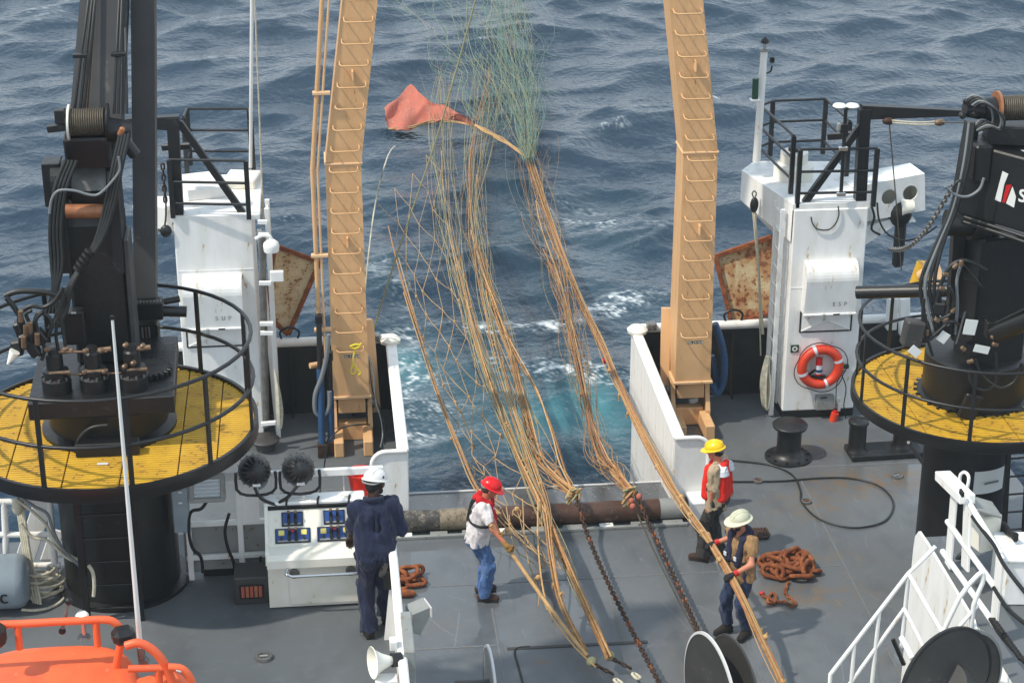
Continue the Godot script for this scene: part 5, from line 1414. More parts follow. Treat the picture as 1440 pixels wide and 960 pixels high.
	for u in 4:
		g = G.new(); g.box([Vector3(7.851, 4.167, -21.45), Vector3(8.025, 3.863, -21.45), Vector3(7.126, 3.94, -21.3), Vector3(7.538, 4.026, -21.5)][u], [Vector3(0.16, 0.20, 0.008), Vector3(0.20, 0.10, 0.008), Vector3(0.15, 0.11, 0.008), Vector3(0.13, 0.14, 0.008)][u], Basis(Vector3(0, 0, 1), [-0.15, -0.25, -0.7, -0.6][u]), 0.002); part(t, "data_plate", g, M.signwhite)
	g = G.new(); g.box(Vector3(7.145, 4.1, -21.5), Vector3(0.24, 0.34, 0.18), Basis(Vector3(0, 0, 1), -0.15), 0.02); part(t, "control_box", g, M.drum)
	for u in 3:
		g = G.new(); g.beam([Vector3(7.674, 3.967, -21.4), Vector3(7.745, 4.938, -21.6), Vector3(7.763, 4.751, -21.6)][u], [Vector3(7.786, 4.357, -21.5), Vector3(8.008, 4.628, -21.6), Vector3(8.008, 4.628, -21.6)][u], 0.025, 0.025); part(t, "lever", g, M.black_rail if u else M.boom)
	g = G.new(); g.cyl(Vector3(8.013, 2.76, -23.754), Vector3(7.932, 2.9, -24.303), 0.02, -1, 8); part(t, "cable_strut", g, M.black_rail)
	# ladder to the platform at the right of the pedestal
	for u in 2:
		g = G.new(); g.beam([Vector3(8.568, 1.16, -21.4), Vector3(8.876, 1.086, -21.5)][u], [Vector3(8.496, 2.478, -21.4), Vector3(8.798, 2.412, -21.5)][u], 0.06, 0.05); part(t, "ladder_rail", g, M.black)
	for k in 5:
		g = G.new(); g.cyl(Vector3(8.569, 1.305, -21.42).lerp(Vector3(8.509, 2.336, -21.42), k / 4.0), Vector3(8.866, 1.266, -21.5).lerp(Vector3(8.801, 2.301, -21.5), k / 4.0), 0.014, -1, 8); part(t, "ladder_rung", g, M.black_rail)
	g = G.new(); g.beam(Vector3(8.129, 1.2, -24.221), Vector3(8.746, 0.3, -25.074), 0.05, 0.05); part(t, "platform_strut", g, M.black)
	# things that hang around it
	var w := thing("tackle_wire", "thin grey wire and rope tackle below the right davit arm", "wire", Vector3(8.506, 4.905, -27.6))
	g = G.new(); g.tube([Vector3(8.519, 4.883, -27.6), Vector3(8.626, 4.228, -27.6), Vector3(8.757, 3.421, -27.6), Vector3(8.901, 2.477, -27.6)], 0.010, 6, false, 2); part(w, "wire", g, M.wire)
	for u in 2:
		g = G.new(); g.tube([Vector3(8.549, 4.915, -27.6), Vector3(8.591, 5.217, -26.5), Vector3(8.591, 5.544, -25.5)] if u else [Vector3(8.552, 4.882, -27.6), Vector3(8.594, 5.185, -26.5), Vector3(8.595, 5.503, -25.5)], 0.011, 6, false, 2); part(w, "rope_fall", g, M.whiterope)
	g = G.new(); g.ball(Vector3(8.506, 4.905, -27.6), Vector3(0.10, 0.06, 0.06)); part(w, "block", g, M.darkrust)
	g = G.new(); g.ball(Vector3(8.593, 5.523, -25.5), Vector3(0.08, 0.05, 0.05)); part(w, "block", g, M.brass)
	g = G.new(); g.cyl(Vector3(8.634, 5.522, -25.5), Vector3(7.89, 6.495, -22.4), 0.012, -1, 6); part(w, "pendant", g, M.wire)
	var ch := thing("hanging_chain", "slack grey chain from the right davit arm towards the right crane", "chain", Vector3(8.672, 3.049, -27.2))
	for k in 48:
		var u2 := k / 47.0
		var p4: Vector3 = Vector3(8.628, 2.917, -27.4).lerp(Vector3(7.856, 5.599, -22.6), u2) + Vector3(0, -0.5 * sin(PI * u2) * 0.6, 0)
		var dd: Vector3 = (Vector3(7.856, 5.599, -22.6) - Vector3(8.628, 2.917, -27.4)).normalized()
		var sx := dd.cross(Vector3.UP).normalized()
		var ny := sx if k % 2 else dd.cross(sx)
		g = G.new(); g.link(Transform3D(Basis(dd, ny, dd.cross(ny)), p4), 0.155, 0.08, 0.013, 10, 5); part(ch, "chain_link", g, M.greymetal)
	var hb := thing("hanging_block", "long black pulley block hanging under the white box arm", "pulley", Vector3(9.075, 2.764, -28.4))
	g = G.new(); g.box(Vector3(9.086, 2.619, -28.4), Vector3(0.17, 0.80, 0.14), Basis.IDENTITY, 0.04); part(hb, "strop", g, M.black)
	g = G.new(); g.ball(Vector3(9.057, 3.124, -28.4), Vector3(0.20, 0.22, 0.14)); part(hb, "sheave", g, M.black)
	g = G.new(); g.cyl(Vector3(9.049, 3.22, -28.4), Vector3(9.267, 3.236, -28.4), 0.16, 0.10, 14); part(hb, "shackle", g, M.cream)
	hose(hb, [Vector3(8.526, 3.333, -28.2), Vector3(8.585, 3.153, -28.2), Vector3(8.555, 2.953, -28.2), Vector3(8.7, 2.852, -28.2)], 0.02)
	hose(hb, [Vector3(8.613, 3.389, -28.2), Vector3(8.67, 3.091, -28.2), Vector3(8.838, 2.847, -28.2), Vector3(9.134, 2.74, -28.2), Vector3(9.415, 2.825, -28.2), Vector3(9.61, 2.961, -28.2)], 0.016)
	var y := thing("cowl_vent", "yellow horn-shaped cowl vent seen behind the right crane", "vent", Vector3(8.646, 3.174, -25.5))
	g = G.new(); g.cyl(Vector3(8.476, 3.07, -25.5), Vector3(8.551, 3.42, -25.5), 0.12, 0.11, 14); part(y, "stem", g, M.yellow)
	g = G.new(); g.lathe([Vector2(0.09, -0.2), Vector2(0.10, -0.05), Vector2(0.20, 0.02), Vector2(0.18, 0.02), Vector2(0.08, -0.04), Vector2(0, -0.06)], Transform3D(Basis(Vector3(1, 0, 0), 1.0) * Basis(Vector3(0, 0, 1), -0.5), Vector3(8.601, 3.353, -25.3))); part(y, "cowl", g, M.tan_light)
	var wp := thing("bulwark_stanchion", "pair of white sloped stanchions on the aft bulwark behind the right crane", "stanchion", Vector3(9.148, 1.414, -28.4))
	for u in 2:
		g = G.new(); g.beam([Vector3(9.064, 1.143, -28.4), Vector3(9.232, 1.121, -28.2)][u], [Vector3(9.056, 1.691, -28.4), Vector3(9.179, 1.767, -28.2)][u], 0.16, 0.14); part(wp, "post", g, M.white)
# ---------------------------------------------------------------- deck fittings, main deck
func bollard_post(t: Node3D, c: Vector3, r: float, h: float, called := "post"):
	var g := G.new()
	g.lathe([Vector2(r * 1.25, 0.0), Vector2(r * 1.05, 0.05), Vector2(r, 0.10), Vector2(r, h - 0.06), Vector2(r * 1.16, h - 0.05), Vector2(r * 1.16, h - 0.01), Vector2(r * 1.10, h), Vector2(0, h + 0.004)], Transform3D(Basis.IDENTITY, c), 26)
	part(t, called, g, M.black)

func build_bollards():
	var c := Vector3(6.93, 0, -26.25)
	var t := thing("round_bollard", "single black mushroom bollard on a bolted round base before the right tower", "bollard", c)
	var g := G.new()
	g.lathe([Vector2(0.36, 0.0), Vector2(0.36, 0.03), Vector2(0.26, 0.05), Vector2(0.20, 0.12), Vector2(0.185, 0.2), Vector2(0.185, 0.48), Vector2(0.26, 0.52), Vector2(0.27, 0.56), Vector2(0.25, 0.58), Vector2(0, 0.585)], Transform3D(Basis.IDENTITY, c), 32); part(t, "body", g, M.black)
	for k in 10:
		var an := TAU * k / 10
		g = G.new(); g.cyl(c + Vector3(cos(an) * 0.31, 0.03, sin(an) * 0.31), c + Vector3(cos(an) * 0.31, 0.06, sin(an) * 0.31), 0.025, -1, 6); part(t, "bolt", g, M.black_rail)
	var a := Vector3(7.987, 0.1, -26.211)
	var b := Vector3(8.713, 0.1, -26.285)
	t = thing("double_bollard", "pair of black bollard posts on one flat plate left of the right crane", "bollard", (a + b) * 0.5)
	g = G.new(); g.box(Vector3((a.x + b.x) * 0.5 + 0.08, 0.05, (a.z + b.z) * 0.5 + 0.02), Vector3(1.15, 0.10, 0.46), Basis(Vector3.UP, 0.03), 0.015); part(t, "base_plate", g, M.black)
	bollard_post(t, Vector3(a.x, 0.1, a.z), 0.135, 0.50)
	bollard_post(t, Vector3(b.x, 0.1, b.z), 0.135, 0.50)
	# a low bollard glimpsed right of the left crane platform
	c = Vector3(-1.062, 0, -27.331)
	t = thing("low_bollard", "flat-topped dark bollard partly hidden behind the left crane platform", "bollard", c)
	g = G.new(); g.lathe([Vector2(0.14, 0), Vector2(0.14, 0.12), Vector2(0.22, 0.15), Vector2(0.23, 0.18), Vector2(0.21, 0.20), Vector2(0, 0.205)], Transform3D(Basis.IDENTITY, c), 28); part(t, "body", g, M.drum)

func pad_eyes():
	var where := [[Vector3(8.414, 0.004, -25.451), "round deck socket on rust-stained deck below the double bollard", 0.09], [Vector3(6.858, 0.004, -24.792), "round deck socket inside the loop of black hose", 0.08], [Vector3(6.293, 0.004, -25.504), "round deck socket where the black hose crosses, right of the orange vest", 0.08], [Vector3(-0.777, 3.004, -16.674), "round grey deck plug on the left upper deck by the orange boat", 0.09]]
	for w in where:
		var p: Vector3 = w[0]
		var t := thing("deck_socket", w[1], "deck socket", p, "round sockets let into the deck")
		var g := G.new()
		g.lathe([Vector2(w[2], 0.0), Vector2(w[2] * 0.95, 0.03), Vector2(w[2] * 0.62, 0.035), Vector2(w[2] * 0.55, 0.012), Vector2(0.0, 0.012)], Transform3D(Basis.IDENTITY, p), 20)
		part(t, "collar", g, M.greymetal)
		g = G.new(); g.box(p + Vector3(0, 0.025, 0), Vector3(w[2] * 1.0, 0.02, 0.022)); part(t, "cross_bar", g, M.rust if w[2] < 0.085 else M.grey)
	# shackle and small clutter by the orange-vested man
	var g2 := G.new()
	for k in 5: g2.tube([Vector3(5.78, 0.03, -23.9) + Vector3(0.05 * k, 0, 0.02 * k), Vector3(5.85, 0.08, -23.95) + Vector3(0.05 * k, 0, 0), Vector3(5.92, 0.03, -23.85) + Vector3(0.04 * k, 0, 0), Vector3(5.84, 0.02, -23.78) + Vector3(0.05 * k, 0, 0)], 0.022, 6, true)
	solo("rusty_shackles", g2, M.darkrust, "small dark rusty shackle heap on deck right of the orange vest", "shackle")
	# hose lying in a loop on the deck
	g2 = G.new()
	g2.tube([Vector3(5.781, 0.022, -26.251), Vector3(6.15, 0.022, -26.165), Vector3(6.604, 0.022, -25.976), Vector3(6.851, 0.022, -25.621), Vector3(6.849, 0.022, -25.117), Vector3(6.786, 0.022, -24.766), Vector3(6.898, 0.022, -24.276), Vector3(7.191, 0.022, -23.992), Vector3(7.489, 0.022, -23.94), Vector3(7.844, 0.022, -24.095), Vector3(8.086, 0.022, -24.502), Vector3(8.124, 0.022, -24.897), Vector3(8, 0.022, -25.227), Vector3(7.678, 0.022, -25.444), Vector3(7.201, 0.022, -25.493), Vector3(6.649, 0.022, -25.456), Vector3(6.009, 0.022, -25.498), Vector3(5.75, 0.022, -25.548)], 0.014, 8, false, 5)
	solo("deck_hose", g2, M.hose, "black hose lying in a wide loop on the grey main deck", "hose")
	# weld seams of the deck plating
	var seams := [[Vector3(6.95, 0, -25.5), Vector3(6.95, 0, -20.0)], [Vector3(0.6, 0, -22.95), Vector3(6.9, 0, -22.95)], [Vector3(2.0, 0, -22.3), Vector3(2.0, 0, -19.0)], [Vector3(0.9, 0, -21.4), Vector3(2.0, 0, -21.4)], [Vector3(5.2, 0, -24.6), Vector3(5.2, 0, -20.0)], [Vector3(6.9, 0, -25.9), Vector3(9.9, 0, -25.9)], [Vector3(-1.0, 0, -25.9), Vector3(0.9, 0, -25.9)], [Vector3(3.6, 0, -22.9), Vector3(3.6, 0, -21.4)]]
	var deck := get_node("main_deck") as Node3D
	for s in seams:
		var g := G.new(); g.beam(s[0], s[1], 0.03, 0.012, Vector3.UP, 0.004)
		mi(deck, "weld_seam", g.mesh(), M.seam)
	# flush hatch outline
	var t2 := thing("flush_hatch", "flush deck hatch outlined by dark grooves at the bottom centre", "hatch", Vector3(3.0, 0, -20.9))
	var fr := [Vector3(2.099, 0.006, -21.295), Vector3(3.921, 0.006, -21.279)]
	var g3 := G.new(); g3.beam(fr[0], fr[1], 0.055, 0.012); part(t2, "edge_strip", g3, M.drum)
	g3 = G.new(); g3.tube([Vector3(2.394, 0.008, -21.312), Vector3(2.236, 0.008, -21.295), Vector3(2.188, 0.008, -21.182), Vector3(2.204, 0.008, -20.817), Vector3(2.234, 0.008, -20.1)], 0.014, 6); part(t2, "groove_strip", g3, M.ink)

# ---------------------------------------------------------------- heavy chain
func chain_along(t: Node3D, pts: Array, L: float, W: float, r: float, mt: Material, jitter: float, dark: Material = null):
	var cv := Curve3D.new()
	for i in pts.size():
		var p: Vector3 = pts[i]
		var a: Vector3 = pts[maxi(i - 1, 0)]; var b: Vector3 = pts[mini(i + 1, pts.size() - 1)]
		var tn := (b - a) / 6.0
		cv.add_point(p, -tn, tn)
	var len := cv.get_baked_length()
	var pitch := L - 2.6 * r
	var g0 := G.new(); g0.link(Transform3D.IDENTITY, L, W, r)
	var ms := g0.mesh()
	var n := int(len / pitch)
	for k in n:
		var d := (k + 0.5) * pitch
		var p := cv.sample_baked(d)
		var q := cv.sample_baked(minf(d + pitch * 0.4, len)) - cv.sample_baked(maxf(d - pitch * 0.4, 0))
		var x := q.normalized()
		var y := Vector3.UP if absf(x.y) < 0.9 else Vector3.RIGHT
		var z := x.cross(y).normalized(); y = z.cross(x)
		var bs := Basis(x, y, z).rotated(x, (PI * 0.5 if k % 2 else 0.0) + rng.randf_range(-jitter, jitter) + 0.35)
		mi(t, "chain_link", ms, mt if dark == null or rng.randf() > 0.12 else dark, Transform3D(bs, p - t.position))

func chain_heap(called: String, label: String, c: Vector3, rx: float, rz: float, turns: int, L: float, seed: int):
	var t := thing(called, label, "chain", c)
	var rr := RandomNumberGenerator.new(); rr.seed = seed
	var pts := []
	for k in turns:
		var u := float(k) / turns
		var an := k * 2.35 + rr.randf() * 0.7
		var rad := sqrt(rr.randf_range(0.12, 1.0)) * (1.0 - 0.35 * u)
		pts.append(c + Vector3(cos(an) * rx * rad, 0.05 + u * 0.20 * (1.0 - rad * 0.7), sin(an) * rz * rad))
	chain_along(t, pts, L, L * 0.62, L * 0.095, M.rust, 0.6)

func build_chains():
	chain_heap("chain_heap", "big heap of rusty orange chain on deck beside the khaki-shirted man", Vector3(6.183, 0, -22.919), 0.62, 0.46, 13, 0.36, 11)
	chain_heap("chain_heap", "small heap of thick rusty chain at the foot of the left deck edge", Vector3(0.928, 0, -23.106), 0.26, 0.26, 7, 0.32, 5)
	var t := thing("thin_chain", "thin rusty chain trailing from the big chain heap on the deck", "chain", Vector3(5.839, 0, -22.158))
	chain_along(t, [Vector3(6.054, 0.025, -22.543), Vector3(6, 0.025, -22.397), Vector3(5.956, 0.025, -22.29), Vector3(5.979, 0.025, -22.139), Vector3(6.039, 0.025, -21.986), Vector3(5.966, 0.025, -21.921), Vector3(5.916, 0.025, -22.035), Vector3(5.821, 0.025, -22.045), Vector3(5.754, 0.025, -22.088), Vector3(5.695, 0.025, -22.168), Vector3(5.646, 0.025, -22.21), Vector3(5.624, 0.025, -22.286)], 0.09, 0.055, 0.011, M.rust, 0.5)
	var g := G.new(); g.tube([Vector3(5.72, 0.03, -22.194), Vector3(5.793, 0.03, -22.261), Vector3(5.806, 0.03, -22.148), Vector3(5.736, 0.03, -22.009), Vector3(5.668, 0.03, -22.052)], 0.022, 6, true); part(t, "shackle", g, M.rust)
	g = G.new(); g.ball(Vector3(5.641, 0.03, -22.276), Vector3(0.04, 0.03, 0.03)); part(t, "red_pin", g, M.red)
	g = G.new(); g.ball(Vector3(0.852, 0.05, -22.729), Vector3(0.17, 0.055, 0.07), Basis(Vector3.UP, -0.15)); solo("rusty_swivel", g, M.rust, "rusty swivel lying alone below the small chain heap", "swivel")

# ---------------------------------------------------------------- left upper deck
func build_console():
	var t := thing("control_console", "white winch control console with blue lever panels on the left upper deck", "console", Vector3(-0.2, 3.0, -17.8))
	var x0 := -0.72; var x1 := 0.26; var zb := -17.72; var zf := -17.05
	var g := G.new()
	# cabinet, sloped fascia, ledge and upstand: extruded side profile (z, y)
	var prof := PackedVector2Array([Vector2(0.0, 3.02), Vector2(-0.02, 3.52), Vector2(0.12, 3.54), Vector2(0.12, 3.63), Vector2(0.07, 3.67), Vector2(-0.07, 3.70), Vector2(-0.34, 4.00), Vector2(-0.52, 4.00), Vector2(-0.52, 3.02)])
	g.prism(prof, x1 - x0 + 0.02, Transform3D(Basis(Vector3(0, 0, 1), Vector3.UP, Vector3(-1, 0, 0)), Vector3((x0 + x1) * 0.5, 0, -17.60))); part(t, "cabinet", g, M.cream)
	g = G.new(); g.box(Vector3(-0.14, 3.28, -17.59), Vector3(0.76, 0.46, 0.03), Basis.IDENTITY, 0.01); part(t, "cabinet_door", g, M.cream)
	for x: float in [x0 - 0.005, x1 + 0.005]:
		g = G.new()
		g.prism(PackedVector2Array([Vector2(0.10, 3.57), Vector2(0.05, 3.70), Vector2(-0.06, 3.74), Vector2(-0.31, 4.03), Vector2(-0.53, 4.03), Vector2(-0.53, 3.57)]), 0.035, Transform3D(Basis(Vector3(0, 0, 1), Vector3.UP, Vector3(-1, 0, 0)), Vector3(x, 0, -17.60))); part(t, "end_cheek", g, M.cream)
	g = G.new(); g.box(Vector3((x0 + x1) * 0.5, 4.035, -18.03), Vector3(x1 - x0 + 0.06, 0.05, 0.20), Basis.IDENTITY, 0.012); var lid := part(t, "top_lid", g, M.white)
	g = G.new(); g.box(Vector3((x0 + x1) * 0.5, 4.005, -17.925), Vector3(x1 - x0 + 0.05, 0.045, 0.03)); part(t, "lid_seal", g, M.ink)
	for k in 3:
		g = G.new(); g.tube([Vector3(-0.52 + k * 0.32, 4.0, -17.91), Vector3(-0.51 + k * 0.32, 4.07, -17.95), Vector3(-0.50 + k * 0.32, 4.07, -18.01)], 0.012, 6); part(lid, "lid_hook", g, M.ink)
	g = G.new(); g.tube([Vector3(-0.52, 3.54, -17.50), Vector3(-0.54, 3.51, -17.42), Vector3(-0.48, 3.49, -17.40), Vector3(0.20, 3.49, -17.40), Vector3(0.26, 3.51, -17.42), Vector3(0.25, 3.54, -17.50)], 0.016, 8, false, 1); part(t, "grab_rail", g, M.chrome)
	for x2: float in [-0.46, 0.12]:
		g = G.new(); g.lathe([Vector2(0.055, 0), Vector2(0.055, 0.015), Vector2(0.035, 0.018), Vector2(0.03, 0.006), Vector2(0, 0.006)], Transform3D(Basis(Vector3.RIGHT, Vector3(0, 0, 1), Vector3.DOWN), Vector3(x2, 3.43, -17.573)), 20); part(t, "latch", g, M.greymetal)
	# fascia panels
	var fn := Vector3(0, 0.27, 0.30).normalized()
	var fu := Vector3(0, 0.30, -0.27).normalized()
	var fb := Basis(Vector3.RIGHT, fu, fn)
	var origin := Vector3(0, 3.70, -17.67)
	var at := func(x: float, v: float, w: float) -> Vector3: return origin + Vector3(x, 0, 0) + fu * v + fn * w
	for p in [[-0.46, 0.275, 0.22, 0.15, 2, 0], [-0.46, 0.10, 0.36, 0.155, 2, 1], [-0.03, 0.275, 0.22, 0.15, 2, 0], [-0.03, 0.10, 0.36, 0.155, 2, 1]]:
		g = G.new(); g.box(at.call(p[0], p[1], 0.008), Vector3(p[2], p[3], 0.016), fb, 0.004); var pn := part(t, "control_panel", g, M.panel_dark)
		g = G.new(); g.box(at.call(p[0], p[1], 0.018), Vector3(p[2] - 0.025, p[3] - 0.025, 0.006), fb, 0.002); part(pn, "blue_face", g, M.panel_blue)
		g = G.new(); g.box(at.call(p[0], p[1] - p[3] * 0.36, 0.0225), Vector3(p[2] - 0.05, 0.018, 0.004), fb, 0.001); part(pn, "label_strip", g, M.grey)
		for k in 2:
			var lx: float = p[0] + (-0.035 if k == 0 else 0.035)
			g = G.new(); g.box(at.call(lx, p[1] - 0.01, 0.03), Vector3(0.032, 0.10, 0.03), fb, 0.006); part(pn, "lever_gate", g, M.ink)
			g = G.new(); g.cyl(at.call(lx, p[1], 0.03), at.call(lx, p[1] + 0.05, 0.10), 0.011, 0.014, 8); part(pn, "lever", g, M.ink)
			g = G.new(); g.ball(at.call(lx, p[1] + 0.052, 0.105), Vector3.ONE * 0.018, Basis.IDENTITY, 10); part(pn, "lever_knob", g, M.brass)
		if p[5] == 1:
			for k in 2:
				var gx: float = p[0] + (-0.115 if k == 0 else 0.115)
				g = G.new(); g.box(at.call(gx, p[1] + 0.03, 0.024), Vector3(0.06, 0.055, 0.012), fb, 0.004); part(pn, "gauge", g, M.gauge)
				g = G.new(); g.cyl(at.call(gx, p[1] - 0.03, 0.02), at.call(gx, p[1] - 0.03, 0.035), 0.016, -1, 10); part(pn, "button", g, M.ink)
			g = G.new(); g.cyl(at.call(p[0], p[1] + 0.045, 0.02), at.call(p[0], p[1] + 0.045, 0.045), 0.016, -1, 10); part(pn, "red_button", g, M.red)
	# heater
	t = thing("deck_heater", "small black heater with reddish grille beside the white console", "heater", Vector3(-0.911, 3, -17.782))
	var hc := Vector3(-0.931, 3, -17.713)
	g = G.new()
	g.box(Vector3(hc.x + 0.02, 3.16, hc.z - 0.17), Vector3(0.36, 0.32, 0.34), Basis.IDENTITY, 0.015); part(t, "case", g, M.drum)
	g = G.new(); g.box(Vector3(hc.x + 0.02, 3.16, hc.z + 0.005), Vector3(0.25, 0.17, 0.012)); part(t, "grille_frame", g, M.ink)
	for k in 5:
		g = G.new(); g.box(Vector3(hc.x - 0.07 + k * 0.045, 3.16, hc.z + 0.014), Vector3(0.034, 0.13, 0.012)); part(t, "grille_bar", g, M.copper if k % 2 else M.glow_heat)

func build_left_rails():
	var t := thing("windbreak_rail", "white rail with grey windbreak panels at the aft edge of the left upper deck", "railing", Vector3(-0.9, 3.0, -18.15))
	var z := -18.30
	var g := G.new()
	for s in [[-1.62, -1.02, 3.06, 4.15], [-1.0, -0.42, 3.06, 3.95], [-0.40, 0.5, 3.06, 3.95]]:
		g = G.new(); g.box(Vector3((s[0] + s[1]) * 0.5, (3.06 + 3.62) * 0.5, z - 0.05), Vector3(s[1] - s[0], 0.56, 0.012)); part(t, "windbreak_panel", g, M.grey)
	for y: float in [4.20, 3.66, 3.26]:
		g = G.new(); g.beam(Vector3(-1.60, y, z), Vector3(0.5, y, z), 0.05, 0.055 if y < 4.1 else 0.08); part(t, "rail", g, M.white)
	for x: float in [-1.56, -1.02, -0.62, 0.48]:
		g = G.new(); g.beam(Vector3(x, 3.0, z + 0.01), Vector3(x, 4.2, z + 0.01), 0.06, 0.05); part(t, "post", g, M.white)
	g = G.new(); g.box(Vector3(-0.93, 3.92, z + 0.012), Vector3(0.24, 0.5, 0.02)); part(t, "plate", g, M.white)
	g = G.new(); g.lathe([Vector2(0.14, 0), Vector2(0.14, 0.02), Vector2(0, 0.022)], Transform3D(Basis(Vector3.RIGHT, Vector3(0, 0, 1), Vector3.DOWN), Vector3(-0.84, 4.16, z - 0.02)), 24); part(t, "round_plate", g, M.tank)
	g = G.new(); g.beam(Vector3(-1.44, 3.04, -18.36), Vector3(0.52, 3.04, -18.36), 0.04, 0.09); part(t, "coaming", g, M.ink)
	for u in 3:
		g = G.new(); g.tube([[Vector3(-1.31, 4.093, -18.05), Vector3(-1.39, 3.973, -18.05), Vector3(-1.501, 3.937, -18.05), Vector3(-1.536, 3.73, -18.05), Vector3(-1.513, 3.518, -18.05), Vector3(-1.433, 3.404, -18.05), Vector3(-1.422, 3.215, -18.05)], [Vector3(-1.11, 3.899, -18.05), Vector3(-1.165, 3.709, -18.05), Vector3(-1.148, 3.498, -18.05), Vector3(-1.099, 3.325, -18.05), Vector3(-1.092, 3.17, -18.05)], [Vector3(-0.815, 3.368, -18.05), Vector3(-0.823, 3.223, -18.05), Vector3(-0.827, 3.137, -18.05)]][u], 0.018, 6); part(t, "cable", g, M.strap)
	# small grey switch boxes
	g = G.new(); g.box(Vector3(-1.601, 3.999, -18.1), Vector3(0.17, 0.6, 0.12), Basis.IDENTITY, 0.01); part(t, "switch_cabinet", g, M.tank)
	for u in 2:
		g = G.new(); g.box([Vector3(-1.592, 4.184, -18.03), Vector3(-1.6, 4.061, -18.03)][u], Vector3(0.04, 0.02, 0.008)); part(t, "switch_label", g, M.signwhite)
	# floodlights
	for u in 2:
		var c: Vector3 = [Vector3(-0.815, 4.379, -18.05), Vector3(-0.365, 4.372, -18.05)][u]
		var f := thing("floodlight", ["round black floodlight nearer the left crane, above the deck rail", "round black floodlight nearer the gantry leg, above the deck rail"][u], "floodlight", c, "round black floodlights on the rail")
		var ax := Vector3(0.15, 0.45, 1.0).normalized()
		var bx := Basis(Vector3.UP.cross(ax).normalized(), ax, Vector3.UP.cross(ax).normalized().cross(ax))
		var xf := Transform3D(bx, c)
		g = G.new(); g.lathe([Vector2(0.165, -0.16), Vector2(0.17, -0.12), Vector2(0.16, -0.02), Vector2(0.13, 0.08), Vector2(0.07, 0.14), Vector2(0.0, 0.15)], xf, 24); part(f, "housing", g, M.black)
		for k in 16:
			var an := TAU * k / 16
			g = G.new()
			g.beam(xf * Vector3(cos(an) * 0.168, -0.12, sin(an) * 0.168), xf * Vector3(cos(an) * 0.10, 0.13, sin(an) * 0.10), 0.012, 0.035, xf.basis * Vector3(cos(an), 0, sin(an)), 0.003); part(f, "cooling_fin", g, M.black_rail)
		g = G.new(); g.tube([c + Vector3(-0.20, 0.0, 0.02), c + Vector3(-0.20, -0.18, 0.05), c + Vector3(-0.10, -0.25, 0.05), c + Vector3(0.10, -0.25, 0.05), c + Vector3(0.20, -0.18, 0.05), c + Vector3(0.20, 0.0, 0.02)], 0.016, 8, false, 2); part(f, "yoke", g, M.black_rail)
		g = G.new(); g.box(xf * Vector3(-0.01, 0.06, 0.14), Vector3(0.08, 0.04, 0.012), Basis(Vector3.RIGHT, -0.4)); part(f, "label", g, M.signwhite)
		g = G.new(); g.tube([c + Vector3(-0.02, -0.12, 0.1), c + Vector3(0.05, -0.26, 0.12), c + Vector3(0.22, -0.36, 0.10), c + Vector3(0.34, -0.42, 0.06)] if u == 0 else [c + Vector3(-0.02, -0.12, 0.1), c + Vector3(-0.12, -0.24, 0.12), c + Vector3(-0.22, -0.32, 0.10), c + Vector3(-0.26, -0.42, 0.06)], 0.018, 6); part(f, "flex", g, M.hose)
	var ft := thing("box_floodlight", "grey rectangular floodlight with ribbed reflector on the left rail", "floodlight", Vector3(-1.319, 4.207, -18.1))
	var fc := Vector3(-1.321, 4.183, -18.1)
	var fb := Basis(Vector3.RIGHT, -0.35)
	for e in [[0.0, 0.12, 0.36, 0.05], [0.0, -0.12, 0.36, 0.05], [-0.16, 0.0, 0.05, 0.24], [0.16, 0.0, 0.05, 0.24]]:
		g = G.new(); g.box(fc + fb * Vector3(e[0], e[1], 0.0), Vector3(e[2], e[3], 0.12), fb, 0.008); part(ft, "frame_side", g, M.grey)
	for k in 5:
		g = G.new(); g.cyl(fc + fb * Vector3(-0.14, -0.08 + k * 0.04, -0.02), fc + fb * Vector3(0.14, -0.08 + k * 0.04, -0.02), 0.022, -1, 10); part(ft, "reflector_rib", g, M.chrome)
	g = G.new(); g.box(fc + fb * Vector3(0, 0, 0.035), Vector3(0.28, 0.20, 0.006), fb, 0.001); part(ft, "glass", g, M.glass)
	# red bucket
	var bc := Vector3(0.262, 4.009, -18.4)
	t = thing("bucket", "red plastic bucket hanging by the rail behind the navy coverall man", "bucket", bc)
	g = G.new(); g.lathe([Vector2(0.0, -0.13), Vector2(0.10, -0.13), Vector2(0.135, 0.11), Vector2(0.15, 0.115), Vector2(0.15, 0.13), Vector2(0.128, 0.13), Vector2(0.095, -0.11), Vector2(0.0, -0.11)], Transform3D(Basis.IDENTITY, bc), 24); part(t, "pail", g, M.bucket)
	g = G.new(); g.tube([bc + Vector3(-0.15, 0.1, 0), bc + Vector3(-0.17, 0.15, 0.03), bc + Vector3(-0.18, 0.02, 0.08), bc + Vector3(-0.16, -0.12, 0.1)], 0.012, 6); part(t, "handle", g, M.tape)
	# inboard screen wall with gussets
	t = thing("screen_wall", "white steel screen along the inboard edge of the left upper deck", "wall", Vector3(0.53, 3.0, -16.0))
	g = G.new(); g.box(Vector3(0.535, 3.48, -14.3), Vector3(0.025, 0.96, 6.2)); part(t, "plate", g, M.white)
	g = G.new(); g.box(Vector3(0.535, 3.97, -14.3), Vector3(0.085, 0.05, 6.25), Basis.IDENTITY, 0.015); part(t, "cap", g, M.white)
	g = G.new(); g.prism(PackedVector2Array([Vector2(0, 3.0), Vector2(-0.10, 3.0), Vector2(0, 3.9)]), 0.02, Transform3D(Basis(Vector3(1, 0, 0), Vector3.UP, Vector3(0, 0, 1)), Vector3(0.522, 0, -16.9))); part(t, "gusset", g, M.white)
